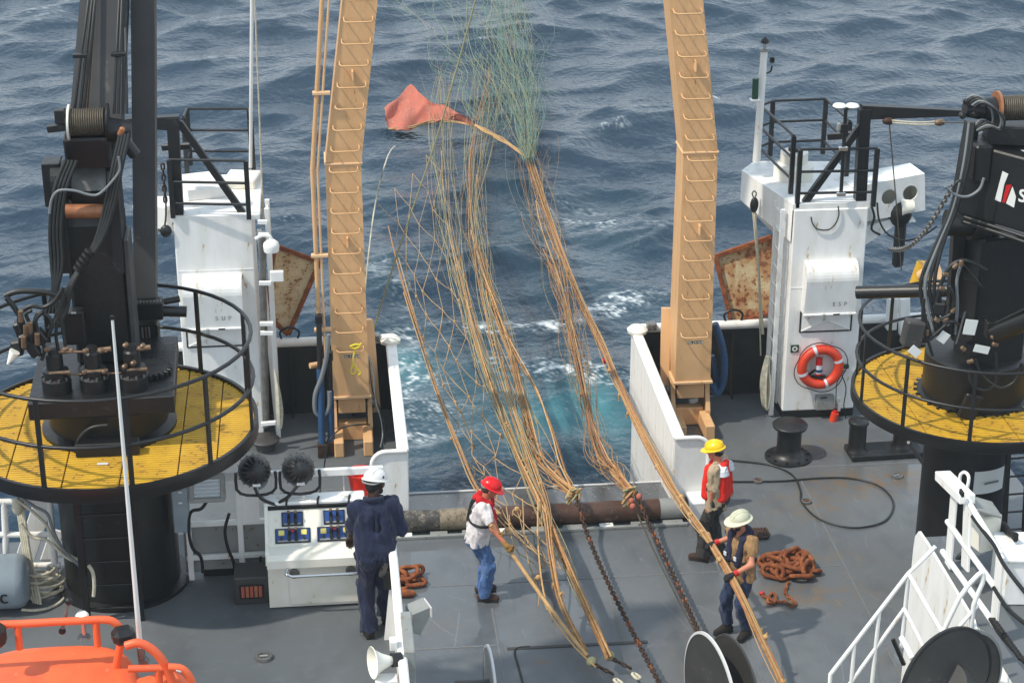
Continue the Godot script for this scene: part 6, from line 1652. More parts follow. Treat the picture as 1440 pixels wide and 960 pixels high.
	g = G.new(); g.prism(PackedVector2Array([Vector2(0, 3.0), Vector2(-0.28, 3.0), Vector2(0, 3.9)]), 0.02, Transform3D(Basis(Vector3(1, 0, 0), Vector3.UP, Vector3(0, 0, 1)), Vector3(0.522, 0, -15.0))); part(t, "gusset", g, M.white)
	g = G.new(); g.box(Vector3(0.60, 3.8, -15.35), Vector3(0.10, 0.5, 0.7), Basis.IDENTITY, 0.01); part(t, "outer_box", g, M.grey)
	g = G.new(); g.box(Vector3(0.462, 4.016, -15.2), Vector3(0.07, 0.10, 0.1)); part(t, "bracket", g, M.white)
	# valve on the wall, horn and box lamp
	var hv := thing("hailer_horn", "cream horn loudspeaker on the white screen wall, facing left", "loudspeaker", Vector3(0.4, 3.959, -15))
	var hx := Transform3D(Basis(Vector3(0, 0, -1), Vector3(-1, 0.12, 0.25).normalized(), Vector3(0, 1, 0)).orthonormalized(), Vector3(0.445, 3.971, -15))
	hx = Transform3D(Basis(Vector3(-1, 0.1, 0.3).normalized().cross(Vector3.UP).normalized(), Vector3(-1, 0.1, 0.3).normalized(), Vector3(-1, 0.1, 0.3).normalized().cross(Vector3.UP).normalized().cross(Vector3(-1, 0.1, 0.3).normalized())), hx.origin)
	g = G.new(); g.lathe([Vector2(0.035, 0.0), Vector2(0.05, 0.04), Vector2(0.075, 0.10), Vector2(0.12, 0.17), Vector2(0.15, 0.19), Vector2(0.145, 0.195), Vector2(0.07, 0.12), Vector2(0.03, 0.05), Vector2(0, 0.05)], hx, 26); part(hv, "bell", g, M.cream)
	g = G.new(); g.cyl(hx * Vector3(0, -0.08, 0), hx * Vector3(0, 0.01, 0), 0.065, -1, 18); part(hv, "driver", g, M.black)
	g = G.new(); g.box(Vector3(0.38, 3.837, -14.9), Vector3(0.2, 0.05, 0.14)); part(hv, "mount", g, M.white)
	var bl := thing("box_lamp", "grey box floodlight bracketed outboard of the white screen wall", "floodlight", Vector3(0.709, 3.79, -16))
	var lc := Vector3(0.709, 3.79, -16)
	g = G.new(); g.prism(PackedVector2Array([Vector2(-0.07, -0.10), Vector2(0.0, -0.14), Vector2(0.11, 0.06), Vector2(0.11, 0.14), Vector2(-0.07, 0.10)]), 0.2, Transform3D(Basis(Vector3.UP, 0.3), lc)); part(bl, "housing", g, M.grey)
	g = G.new(); g.box(lc + Vector3(0.115, 0.10, 0), Vector3(0.012, 0.11, 0.2), Basis(Vector3.UP, 0.3)); part(bl, "lens", g, M.tape)
	g = G.new(); g.cyl(Vector3(0.55, lc.y - 0.02, lc.z), lc + Vector3(-0.05, 0, 0), 0.035, -1, 10); part(bl, "arm", g, M.greymetal)
	g = G.new(); g.box(lc + Vector3(-0.13, -0.01, 0), Vector3(0.06, 0.12, 0.08)); part(bl, "bracket", g, M.greymetal)
	var vv := thing("hand_valve", "black valve on the inside of the screen wall beside the navy coveralls", "valve", Vector3(0.462, 3.747, -16.9))
	g = G.new(); g.cyl(Vector3(0.464, 3.812, -16.9), Vector3(0.48, 3.6, -16.9), 0.05, -1, 12); part(vv, "body", g, M.black)
	g = G.new(); g.lathe([Vector2(0.02, 0), Vector2(0.08, 0.0), Vector2(0.08, 0.03), Vector2(0.02, 0.03)], Transform3D(Basis(Vector3(0, 0, 1), 1.1), Vector3(0.448, 3.825, -16.85)), 12); part(vv, "hand_wheel", g, M.drum)

func build_left_side():
	# white rails and the grey liferaft canister at the far left
	var t := thing("white_guard_rail", "white guard rail at the far left edge beside the black crane pedestal", "railing", Vector3(-3.044, 3, -18.289))
	var g := G.new()
	for u in 3:
		g = G.new(); g.cyl([Vector3(-3.742, 4.041, -18.3), Vector3(-3.783, 3.659, -18.3), Vector3(-3.241, 3.263, -18.3)][u], [Vector3(-2.951, 4.015, -18.3), Vector3(-2.958, 3.621, -18.3), Vector3(-2.919, 3.253, -18.3)][u], 0.032, -1, 12); part(t, "rail", g, M.white)
	for u in 2:
		g = G.new(); g.cyl([Vector3(-2.977, 3.015, -18.3), Vector3(-3.482, 3.046, -18.3)][u], [Vector3(-2.958, 4.016, -18.3), Vector3(-3.418, 4.04, -18.3)][u], 0.035, -1, 12); part(t, "post", g, M.white)
	g = G.new(); g.beam(Vector3(-3.472, 2.798, -18.6), Vector3(-3.018, 3.977, -18.6), 0.20, 0.03, Vector3(0, 0, 1)); part(t, "brace_plate", g, M.white)
	g = G.new(); g.beam(Vector3(-3.283, 2.645, -18.9), Vector3(-3.005, 3.344, -18.9), 0.14, 0.03, Vector3(0, 0, 1)); part(t, "brace_plate", g, M.white)
	t = thing("raft_canister", "grey-blue cylindrical liferaft canister at the left edge of the picture", "canister", Vector3(-3.443, 3, -17.968))
	var cx := Vector3(-3.209, 3.294, -17.95)
	g = G.new()
	var ax := Transform3D(Basis(Vector3(0, 1, 0), Vector3(-1, 0, 0), Vector3(0, 0, 1)), Vector3(cx.x + 0.02, 3.29, -17.95))
	g.lathe([Vector2(0.0, 0.0), Vector2(0.20, 0.01), Vector2(0.265, 0.05), Vector2(0.285, 0.12), Vector2(0.285, 0.55), Vector2(0.292, 0.56), Vector2(0.292, 0.60), Vector2(0.285, 0.61), Vector2(0.285, 1.1), Vector2(0.2, 1.2), Vector2(0, 1.22)], ax, 32); part(t, "shell", g, M.tank)
	text_on(t, "lettering", "RC", 0.11, Vector3(cx.x - 0.25, 3.25, -17.655), Basis.IDENTITY, M.ink)
	t = thing("rope_pile", "off-white rope hanging from the left rail into a loose heap on deck", "rope", Vector3(-3.076, 3, -17.931))
	for k in 4:
		g = G.new()
		var o := Vector3(0.022 * k, 0, 0.012 * k)
		g.tube([Vector3(-3.278, 4.109, -18.22) + o, Vector3(-3.268, 3.828, -18.2) + o, Vector3(-3.257, 3.545, -18.18) + o, Vector3(-3.233, 3.307, -18.15) + o, Vector3(-3.206, 3.095, -18) + o * 1.5, Vector3(-3.162, 3.02, -17.935) + o], 0.016, 6); part(t, "hanging_strand", g, M.whiterope)
	var rr := RandomNumberGenerator.new(); rr.seed = 3
	var pts := []
	var pc := Vector3(-3.094, 3.02, -18.1)
	for k in 46:
		var an := k * 0.92
		var rad := rr.randf_range(0.09, 0.19)
		pts.append(pc + Vector3(cos(an) * rad * 1.25 + rr.randf_range(-0.04, 0.04), 0.02 + 0.30 * pow(k / 46.0, 2.2), sin(an) * rad - 0.05))
	g = G.new(); g.tube(pts, 0.016, 6, false, 3); part(t, "coils", g, M.whiterope)
	g = G.new(); g.tube([Vector3(-3.278, 3.02, -17.819), Vector3(-3.144, 3.02, -17.792), Vector3(-3.018, 3.02, -17.821), Vector3(-2.912, 3.02, -17.909), Vector3(-2.854, 3.02, -18.047), Vector3(-2.819, 3.02, -18.13)], 0.016, 6); part(t, "loose_end", g, M.whiterope)
	for u in 3:
		g = G.new(); g.tube([[Vector3(-3.222, 4.259, -17.9), Vector3(-3.106, 4.147, -17.9), Vector3(-2.966, 3.975, -17.9), Vector3(-2.909, 3.832, -17.9), Vector3(-2.837, 3.679, -17.9), Vector3(-2.731, 3.573, -17.9), Vector3(-2.643, 3.517, -17.9)], [Vector3(-3.203, 4, -17.88), Vector3(-3.099, 3.829, -17.88), Vector3(-2.981, 3.798, -17.88), Vector3(-2.889, 3.71, -17.88), Vector3(-2.786, 3.579, -17.88), Vector3(-2.65, 3.496, -17.88)], [Vector3(-3.158, 4.293, -17.86), Vector3(-3.041, 4.189, -17.86), Vector3(-2.922, 4.101, -17.86), Vector3(-2.883, 3.911, -17.86), Vector3(-2.803, 3.683, -17.86), Vector3(-2.65, 3.473, -17.86)]][u], 0.016, 6); part(t, "led_line", g, M.whiterope if u < 2 else M.greyhose)
	g = G.new(); g.tube([Vector3(-2.511, 3.681, -17.5), Vector3(-2.476, 3.596, -17.5), Vector3(-2.474, 3.456, -17.5), Vector3(-2.492, 3.324, -17.5)], 0.02, 6); part(t, "led_line", g, M.whiterope)
	g = G.new(); g.ball(Vector3(-3.252, 4.072, -18.1), Vector3(0.06, 0.10, 0.06)); part(t, "knot", g, M.whiterope)
	g = G.new(); g.tube([Vector3(-3.282, 4.185, -18.2), Vector3(-3.233, 4.248, -18.2), Vector3(-3.138, 4.194, -18.2), Vector3(-3.058, 4.132, -18.2), Vector3(-2.983, 4.169, -18.2)], 0.015, 6); part(t, "black_lashing", g, M.hose)
	# whip antenna
	t = thing("whip_antenna", "tall thin white whip antenna rising in front of the left crane", "antenna", Vector3(-1.802, 3.91, -15.3))
	g = G.new(); g.cyl(Vector3(-1.811, 4.046, -15.3), Vector3(-1.801, 7.261, -15.3), 0.025, 0.012, 10); part(t, "rod", g, M.signwhite)
	g = G.new(); g.cyl(Vector3(-1.801, 7.261, -15.3), Vector3(-1.802, 7.293, -15.3), 0.018, -1, 8); part(t, "tip", g, M.ink)
	g = G.new(); g.cyl(Vector3(-1.803, 3.895, -15.3), Vector3(-1.809, 4.061, -15.3), 0.036, -1, 12); part(t, "base", g, M.greymetal)
	g = G.new(); g.box(Vector3(-1.789, 3.909, -15.3), Vector3(0.09, 0.06, 0.07), Basis(Vector3(0, 0, 1), 0.5)); part(t, "clamp", g, M.greymetal)

func build_boat():
	var t := thing("rescue_boat", "bright orange rescue boat with orange rails in the bottom left corner", "boat", Vector3(-2.3, 3.2, -14.6))
	var g := G.new()
	# console canopy: rounded box swept from a plan outline
	var rows := [[3.86, 1.0], [3.93, 0.97], [3.97, 0.90], [3.985, 0.78], [3.99, 0.0]]
	var cc := Vector3(-2.62, 0, -14.68)
	var ring := func(k: int, s: float, y: float) -> Vector3:
		var an := TAU * k / 40.0
		var cx := cos(an); var sz := sin(an)
		var ex := signf(cx) * pow(absf(cx), 0.62) * 0.80 * s
		var ez := signf(sz) * pow(absf(sz), 0.55) * 1.05 * s
		return Vector3(cc.x + ex, y, cc.z + ez)
	var rr2 := [[3.2, 1.06], [3.70, 1.03], [3.80, 1.0], [3.87, 0.965], [3.915, 0.90], [3.935, 0.80], [3.95, 0.5], [3.955, 0.01]]
	for j in rr2.size() - 1:
		for k in 40:
			var a: Vector3 = ring.call(k, rr2[j][1], rr2[j][0]); var b: Vector3 = ring.call(k + 1, rr2[j][1], rr2[j][0])
			var c: Vector3 = ring.call(k + 1, rr2[j + 1][1], rr2[j + 1][0]); var d: Vector3 = ring.call(k, rr2[j + 1][1], rr2[j + 1][0])
			var up := clampf((j - 1) / 4.0, 0.0, 1.0)
			var up2 := clampf(j / 4.0, 0.0, 1.0)
			var nv := func(p: Vector3, u: float) -> Vector3: return (Vector3(p.x - cc.x, 0, (p.z - cc.z) * 0.7).normalized() * (1.0 - u) + Vector3.UP * u * 1.1).normalized()
			g.squad(a, b, c, d, nv.call(a, up), nv.call(b, up), nv.call(c, up2), nv.call(d, up2))
	part(t, "canopy", g, M.orange)
	# rails
	var zr := -15.2
	g = G.new(); g.tube([Vector3(-3.726, 4.466, -15.2), Vector3(-2.994, 4.435, -15.2), Vector3(-2.377, 4.433, -15.2), Vector3(-2.092, 4.43, -15.2), Vector3(-1.996, 4.387, -15.2), Vector3(-1.953, 4.296, -15.2), Vector3(-1.969, 4.171, -15.2), Vector3(-2.006, 4.025, -15.2), Vector3(-2.04, 3.84, -15.2), Vector3(-2.067, 3.577, -15.2)], 0.036, 10, false, 4); part(t, "top_rail", g, M.orange)
	for u in 2:
		g = G.new(); g.cyl([Vector3(-2.847, 4.426, -15.2), Vector3(-2.168, 4.412, -15.2)][u], [Vector3(-2.854, 4.176, -15.2), Vector3(-2.17, 4.162, -15.2)][u], 0.032, -1, 10); part(t, "rail_post", g, M.orange)
	g = G.new(); g.tube([Vector3(-1.889, 4.333, -14.9), Vector3(-1.771, 4.355, -14.9), Vector3(-1.654, 4.274, -14.9), Vector3(-1.571, 4.137, -14.9), Vector3(-1.501, 3.888, -14.9), Vector3(-1.482, 3.625, -14.9)], 0.04, 10); part(t, "side_rail", g, M.orange)
	g = G.new(); g.cyl(Vector3(-1.883, 4.098, -14.9), Vector3(-1.562, 4.085, -14.9), 0.034, -1, 10); part(t, "cross_rail", g, M.orange)
	g = G.new(); g.cyl(Vector3(-1.624, 4.081, -14.9), Vector3(-1.623, 3.747, -14.9), 0.034, -1, 10); part(t, "rail_post", g, M.orange)
	g = G.new(); g.tube([Vector3(-1.532, 4.122, -14.85), Vector3(-1.416, 4.1, -14.85), Vector3(-1.343, 3.985, -14.85), Vector3(-1.307, 3.759, -14.85)], 0.036, 10); part(t, "side_rail", g, M.orange)
	g = G.new(); g.box(Vector3(-1.439, 4.099, -14.82), Vector3(0.05, 0.02, 0.02), Basis(Vector3(0, 0, 1), -0.4)); part(t, "reflective_patch", g, M.tape)
	g = G.new(); g.box(Vector3(-1.62, 3.72, -15.0), Vector3(0.5, 0.3, 0.5), Basis(Vector3.UP, 0.4), 0.1); part(t, "aft_housing", g, M.orange)
	g = G.new(); g.box(Vector3(-1.925, 4.32, -15.1), Vector3(0.20, 0.15, 0.18), Basis(Vector3.UP, 0.3), 0.06); part(t, "black_seat", g, M.black)
	g = G.new(); g.box(Vector3(-3.01, 4.388, -15.1), Vector3(0.14, 0.2, 0.18), Basis.IDENTITY, 0.06); part(t, "black_seat", g, M.black)
	# light and lever on the canopy
	g = G.new(); g.cyl(Vector3(-2.286, 4.249, -15.25), Vector3(-2.285, 4.404, -15.25), 0.022, -1, 10); part(t, "lamp_stem", g, M.chrome)
	g = G.new(); g.lathe([Vector2(0.0, -0.04), Vector2(0.05, -0.04), Vector2(0.062, -0.02), Vector2(0.06, 0.01), Vector2(0.04, 0.035), Vector2(0.0, 0.045)], Transform3D(Basis.IDENTITY, Vector3(-2.288, 4.448, -15.25)), 18); part(t, "lamp_globe", g, M.cream)
	g = G.new(); g.lathe([Vector2(0.06, 0.0), Vector2(0.05, 0.02), Vector2(0.0, 0.025)], Transform3D(Basis.IDENTITY, Vector3(-2.288, 4.227, -15.25)), 18); part(t, "lamp_base", g, M.greymetal)
	g = G.new(); g.cyl(Vector3(-2.473, 4.32, -15.25), Vector3(-2.401, 4.572, -15.25), 0.016, -1, 8); part(t, "lever_arm", g, M.greymetal)
	g = G.new(); g.ball(Vector3(-2.392, 4.608, -15.25), Vector3.ONE * 0.035, Basis.IDENTITY, 10); part(t, "lever_knob", g, M.ink)
	g = G.new(); g.box(Vector3(-2.475, 4.305, -15.25), Vector3(0.06, 0.06, 0.06), Basis.IDENTITY, 0.02); part(t, "lever_base", g, M.ink)

# ---------------------------------------------------------------- right side stairs, rails, winches
func build_right_side():
	var g := G.new()
	# curved forward shield of the right deckhouse side
	var t := thing("side_screen", "white sloped steel screen at the edge of the right upper deck", "wall", Vector3(6.43, 0, -17.5))
	g = G.new(); g.prism(PackedVector2Array([Vector2(-18.62, 0.0), Vector2(-18.62, 2.72), Vector2(-18.60, 2.9), Vector2(-18.50, 3.02), Vector2(-18.2, 3.04), Vector2(-16.6, 3.04), Vector2(-16.45, 2.95), Vector2(-16.45, 0.0)]), 0.03, Transform3D(Basis(Vector3(0, 0, 1), Vector3.UP, Vector3(-1, 0, 0)), Vector3(6.43, 0, 0))); part(t, "plate", g, M.white)
	t = thing("guard_rail", "white guard rail with broad posts along the right upper deck edge", "railing", Vector3(6.55, 3.0, -17.4))
	for u in 3:
		g = G.new(); g.cyl([Vector3(6.5, 4.025, -17.305), Vector3(6.5, 3.494, -17.85), Vector3(6.5, 3.095, -17.91)][u], [Vector3(6.5, 3.985, -16.267), Vector3(6.5, 3.583, -16.317), Vector3(6.5, 3.207, -16.313)][u], 0.032, -1, 12); part(t, "rail", g, M.white)
	for u in 3:
		g = G.new(); g.beam([Vector3(6.5, 3.036, -17.691), Vector3(6.5, 3.294, -17.183), Vector3(6.5, 3.171, -16.236)][u], [Vector3(6.5, 3.926, -17.73), Vector3(6.5, 4.061, -17.316), Vector3(6.5, 3.998, -16.271)][u], 0.03, [0.17, 0.20, 0.17][u], Vector3(0, 0, 1)); part(t, "broad_post", g, M.white)
	g = G.new(); g.beam(Vector3(6.5, 3.898, -18.144), Vector3(6.5, 4.036, -17.332), 0.17, 0.10); part(t, "rail_head", g, M.white)
	g = G.new(); g.box(Vector3(6.4, 4.162, -17.245), Vector3(0.03, 0.06, 0.1)); part(t, "head_slot", g, M.ink)
	g = G.new(); g.tube([Vector3(6.6, 3.885, -17.863), Vector3(6.6, 4.029, -17.881), Vector3(6.6, 4.134, -17.743), Vector3(6.6, 4.129, -17.622), Vector3(6.6, 3.966, -17.645)], 0.018, 6); part(t, "loop_handle", g, M.white)
	var rp := thing("black_lashing", "black rope wound along the right guard rail down to the deck", "rope", Vector3(6.52, 3.838, -16.239))
	g = G.new(); g.tube([Vector3(6.47, 3.984, -17.061), Vector3(6.47, 4, -16.748), Vector3(6.47, 4.022, -16.403), Vector3(6.47, 3.981, -16.135), Vector3(6.47, 3.989, -15.846), Vector3(6.47, 4.017, -15.531), Vector3(6.47, 4.07, -15.119)], 0.022, 6); part(rp, "upper_line", g, M.strap)
	g = G.new(); g.tube([Vector3(6.47, 3.607, -16.278), Vector3(6.47, 3.605, -16.063), Vector3(6.47, 3.624, -15.817), Vector3(6.47, 3.719, -15.44), Vector3(6.47, 3.824, -15.081)], 0.022, 6); part(rp, "middle_line", g, M.strap)
	g = G.new(); g.tube([Vector3(6.47, 3.246, -16.279), Vector3(6.47, 3.245, -16.039), Vector3(6.47, 3.284, -15.755), Vector3(6.47, 3.345, -15.405), Vector3(6.47, 3.414, -15.051)], 0.022, 6); part(rp, "lower_line", g, M.strap)
	for k in 14:
		g = G.new(); g.ball(Vector3(6.47, 3.288, -16.182).lerp(Vector3(6.47, 3.345, -15.405), k / 13.0), Vector3(0.035, 0.028, 0.035), Basis.IDENTITY, 8); part(rp, "knot", g, M.strap)
	# boxes behind the rail
	t = thing("deck_locker", "white deck locker on the right upper deck behind the rail", "locker", Vector3(6.949, 3, -16.913))
	var lc := Vector3(6.816, 3, -16.855)
	g = G.new(); g.box(Vector3(lc.x + 0.42, 3.26, lc.z - 0.28), Vector3(0.78, 0.52, 0.55), Basis(Vector3.UP, -0.1), 0.02); part(t, "body", g, M.white)
	g = G.new(); g.box(Vector3(lc.x + 0.42, 3.54, lc.z - 0.28), Vector3(0.83, 0.04, 0.60), Basis(Vector3.UP, -0.1), 0.012); part(t, "lid", g, M.white)
	t = thing("cable_box", "small cream box with black cables on the rail before the crane pedestal", "box", Vector3(6.8, 3.584, -17.625))
	g = G.new(); g.box(Vector3(6.8, 3.543, -17.589), Vector3(0.24, 0.42, 0.30), Basis(Vector3.UP, 0.3), 0.015); part(t, "case", g, M.cream)
	g = G.new(); g.box(Vector3(6.75, 3.857, -17.485), Vector3(0.3, 0.03, 0.34), Basis(Vector3(0, 0, 1), -0.35), 0.01); part(t, "lid", g, M.grey)
	for k in 4:
		g = G.new(); g.tube([Vector3(6.9, 3.577, -17.831) + Vector3(0, 0.01 * k, 0), Vector3(7, 3.489, -17.776) + Vector3(0.02 * k, 0, 0), Vector3(7, 3.524, -17.511) + Vector3(0, 0.03 * k, 0), Vector3(7, 3.685, -17.159) + Vector3(0, -0.02 * k, 0)], 0.028, 6); part(t, "black_cable", g, M.strap)
	t = thing("machinery_frame", "black machinery frame in the shade right of the crane pedestal", "frame", Vector3(8.1, 3.0, -17.9))
	for u in 2:
		g = G.new(); g.beam(Vector3(7.134, 2.778, -18.2).lerp(Vector3(7.171, 3.204, -18.2), u * 0.2), Vector3(7.504, 3.097, -18.2), 0.06, 0.06); part(t, "bar", g, M.black)
	g = G.new(); g.tube([Vector3(6.72, 2.734, -17.9), Vector3(6.667, 2.959, -17.9), Vector3(6.737, 3.061, -17.9), Vector3(6.838, 2.993, -17.9), Vector3(6.844, 2.771, -17.9)], 0.03, 6); part(t, "hose_loop", g, M.hose)
	g = G.new(); g.tube([Vector3(6.733, 2.76, -17.9), Vector3(6.701, 2.939, -17.9), Vector3(6.756, 3.024, -17.9), Vector3(6.811, 2.95, -17.9)], 0.018, 6); part(t, "hose_loop", g, M.copper)
	# stairway up to the right upper deck
	t = thing("stairway", "white steel stairway with pipe handrails up to the right upper deck", "stairway", Vector3(5.5, 0, -16.0))
	var s0 := Vector3(4.75, 0.0, -16.32); var s1 := Vector3(6.40, 2.95, -16.32)
	for dz: float in [0.0, 0.70]:
		g = G.new(); g.beam(s0 + Vector3(0, 0, dz), s1 + Vector3(0, 0, dz), 0.05, 0.26, Vector3(-0.8, 0.5, 0)); part(t, "stringer", g, M.white)
	for k in 11:
		var p := s0.lerp(s1, (k + 0.7) / 11.4)
		g = G.new(); g.box(p + Vector3(0, 0, 0.35), Vector3(0.22, 0.03, 0.66)); part(t, "tread", g, M.white)
	g = G.new(); g.tube([Vector3(4.897, 2.14, -16.32), Vector3(4.884, 2.67, -16.32), Vector3(5.598, 3.797, -16.32), Vector3(5.742, 3.958, -16.32), Vector3(5.846, 4.088, -16.32)], 0.022, 10, false, 1); part(t, "far_handrail", g, M.white)
	g = G.new(); g.cyl(Vector3(4.979, 2.349, -16.32), Vector3(5.588, 3.391, -16.32), 0.02, -1, 10); part(t, "far_midrail", g, M.white)
	for u in 3:
		g = G.new(); g.cyl([Vector3(5.107, 2.298, -16.32), Vector3(5.322, 2.497, -16.32), Vector3(5.595, 2.943, -16.32)][u], [Vector3(5.107, 3.024, -16.32), Vector3(5.335, 3.373, -16.32), Vector3(5.598, 3.797, -16.32)][u], 0.02, -1, 10); part(t, "handrail_post", g, M.white)
	g = G.new(); g.tube([Vector3(5.598, 3.797, -16.32), Vector3(5.706, 3.605, -16.1), Vector3(5.8, 3.453, -15.85), Vector3(5.855, 3.357, -15.7)], 0.022, 10, false, 1); part(t, "landing_rail", g, M.white)
	g = G.new(); g.tube([Vector3(5.579, 3.407, -16.32), Vector3(5.666, 3.241, -16.1), Vector3(5.717, 3.127, -15.95)], 0.02, 10, false, 1); part(t, "landing_rail", g, M.white)
	g = G.new(); g.tube([Vector3(5.748, 3.364, -15.7), Vector3(5.913, 3.872, -15.7), Vector3(6.071, 4.113, -15.7), Vector3(6.119, 4.126, -15.7), Vector3(6.123, 4.017, -15.7), Vector3(6.061, 3.784, -15.7), Vector3(6.065, 3.449, -15.7)], 0.024, 10, false, 2); part(t, "near_handrail", g, M.white)
	g = G.new(); g.cyl(Vector3(5.819, 3.36, -15.7), Vector3(6.104, 3.781, -15.7), 0.02, -1, 10); part(t, "near_midrail", g, M.white)
	g = G.new(); g.tube([Vector3(5.562, 3.105, -16.25), Vector3(5.595, 3.048, -16.1), Vector3(5.612, 3.012, -16)], 0.032, 10); part(t, "rail_end", g, M.white)
	g = G.new(); g.beam(Vector3(5.485, 3.075, -16.28), Vector3(5.6, 2.809, -16.2), 0.035, 0.04); part(t, "dark_edge", g, M.ink)

func drum_disc(t: Node3D, called: String, c: Vector3, r: float, ax: Vector3, th: float, mt: Material, rim: Material):
	var xf := Transform3D(Basis(ax.cross(Vector3.UP).normalized(), ax, ax.cross(Vector3.UP).normalized().cross(ax)), c)
	var g := G.new(); g.lathe([Vector2(0, -th), Vector2(r - 0.03, -th), Vector2(r - 0.03, th), Vector2(0, th)], xf, 64); var d := part(t, called, g, mt)
	g = G.new(); g.lathe([Vector2(r - 0.03, -th - 0.006), Vector2(r, -th), Vector2(r, th), Vector2(r - 0.03, th + 0.006)], xf, 64); part(d, "flange_edge", g, rim)
	return d

func build_winches():
	var ax := Vector3(1, 0, 0.18).normalized()
	var t := thing("net_winch", "winch with two dark disc flanges, one white-edged, at the bottom centre", "winch", Vector3(4.4, 0, -18.6))
	drum_disc(t, "drum_flange", Vector3(4.185, 0.878, -18.6), 0.80, Vector3(1, 0, -0.2).normalized(), 0.012, M.drum, M.tape)
	drum_disc(t, "drum_flange", Vector3(4.474, 0.816, -18.62), 0.80, Vector3(1, 0, -0.2).normalized(), 0.012, M.drum, M.drum)
	var g := G.new(); g.cyl(Vector3(4.185, 0.878, -18.6), Vector3(4.474, 0.816, -18.62), 0.18, -1, 24); part(t, "drum_core", g, M.drum)
	g = G.new(); g.box(Vector3(4.45, 0.1, -18.5), Vector3(0.7, 0.2, 0.9)); part(t, "winch_foot", g, M.drum)
	t = thing("cable_winch", "large plain black disc winch flange at the foot of the right stairway", "winch", Vector3(6.0, 0, -16.4))
	drum_disc(t, "drum_flange", Vector3(5.641, 3.334, -15.1), 0.56, Vector3(0.45, 0.06, 1.0).normalized(), 0.015, M.drum, M.black)
	drum_disc(t, "drum_flange", Vector3(5.849, 3.14, -15.35), 0.56, Vector3(0.45, 0.06, 1.0).normalized(), 0.015, M.drum, M.grey)
	g = G.new(); g.cyl(Vector3(5.641, 3.334, -15.1), Vector3(5.849, 3.14, -15.35), 0.2, -1, 24); part(t, "drum_core", g, M.drum)
	g = G.new(); g.box(Vector3(5.75, 1.0, -15.2), Vector3(0.6, 1.9, 0.3)); part(t, "winch_foot", g, M.drum)
	t = thing("trawl_winch", "pale-edged winch flange cut by the bottom edge below the red hard hat man", "winch", Vector3(1.7, 0, -18.3))
	drum_disc(t, "drum_flange", Vector3(1.647, 1.174, -18.6), 0.53, Vector3(1, 0, -0.05).normalized(), 0.012, M.grey, M.tape)
	g = G.new(); g.cyl(Vector3(1.647, 1.174, -18.6), Vector3(1.245, 1.183, -18.6), 0.14, -1, 24); part(t, "drum_core", g, M.drum)
	g = G.new(); g.box(Vector3(1.45, 0.15, -18.5), Vector3(0.5, 0.3, 0.6)); part(t, "winch_foot", g, M.drum)
# ---------------------------------------------------------------- trawl net, ropes and tow chains
func spline(p: Array, t: float) -> Vector3:
	var m := p.size() - 1
	var f := clampf(t, 0.0, 1.0) * m
	var i := mini(int(f), m - 1)
	var p1: Vector3 = p[i]; var p2: Vector3 = p[i + 1]
	var p0: Vector3 = p[maxi(i - 1, 0)]; var p3: Vector3 = p[mini(i + 2, m)]
	return p1.cubic_interpolate(p2, p0, p3, f - i)

# strands that run together along a path; rad gives the bundle radius at each path point
func strands(t: Node3D, called: String, path: Array, rad: Array, n: int, r0: float, r1: float, mts: Array, steps: int, wob: float, u0 := 0.0, u1 := 1.0, lift := 0.0):
	for k in n:
		var a := TAU * (k + rng.randf() * 0.7) / n
		var uu := u1 if u1 > 0.99 else u1 * rng.randf_range(0.72, 1.22)
		var q := sqrt(rng.randf_range(0.05, 1.0))
		var w1 := rng.randf() * TAU; var w2 := rng.randf() * TAU
		var tw := rng.randf_range(-1.6, 1.6)
		var pts := []
		for i in steps + 1:
			var u := lerpf(u0, minf(uu, 1.0), float(i) / steps)
			var c := spline(path, u)
			var d := (spline(path, minf(u + 0.01, 1.0)) - spline(path, maxf(u - 0.01, 0.0))).normalized()
			var sx := d.cross(Vector3.UP).normalized()
			var sy := sx.cross(d)
			var f := u * (rad.size() - 1)
			var fi := mini(int(f), rad.size() - 2)
			var R: float = lerpf(rad[fi], rad[fi + 1], f - fi)
			var an := a + tw * u + wob * 0.7 * sin(u * 9.0 + w1)
			var rr := R * clampf(q + wob * 0.35 * sin(u * 23.0 + w2), 0.0, 1.4)
			pts.append(c + sx * (cos(an) * rr) + sy * (sin(an) * rr * 0.75 + lift))
		var g := G.new()
		g.tube(pts, lerpf(r0, r1, rng.randf()), 5, false, 2)
		part(t, called, g, mts[k % mts.size()])

func ties(t: Node3D, path: Array, n: int, u0: float, u1: float, s: float, mt: Material):
	for k in n:
		var u := rng.randf_range(u0, u1)
		var c := spline(path, u)
		var g := G.new()
		var o := Vector3(rng.randf_range(-s, s), rng.randf_range(-s, s), rng.randf_range(-s, s))
		g.tube([c + o, c + o * 1.6 + Vector3(0, 0.02, 0), c + o * 1.9 + Vector3(0.01, -0.05, 0.01)], 0.010, 5)
		g.ball(c + o, Vector3.ONE * s * 0.8, Basis.IDENTITY, 7)
		part(t, "knot", g, mt)

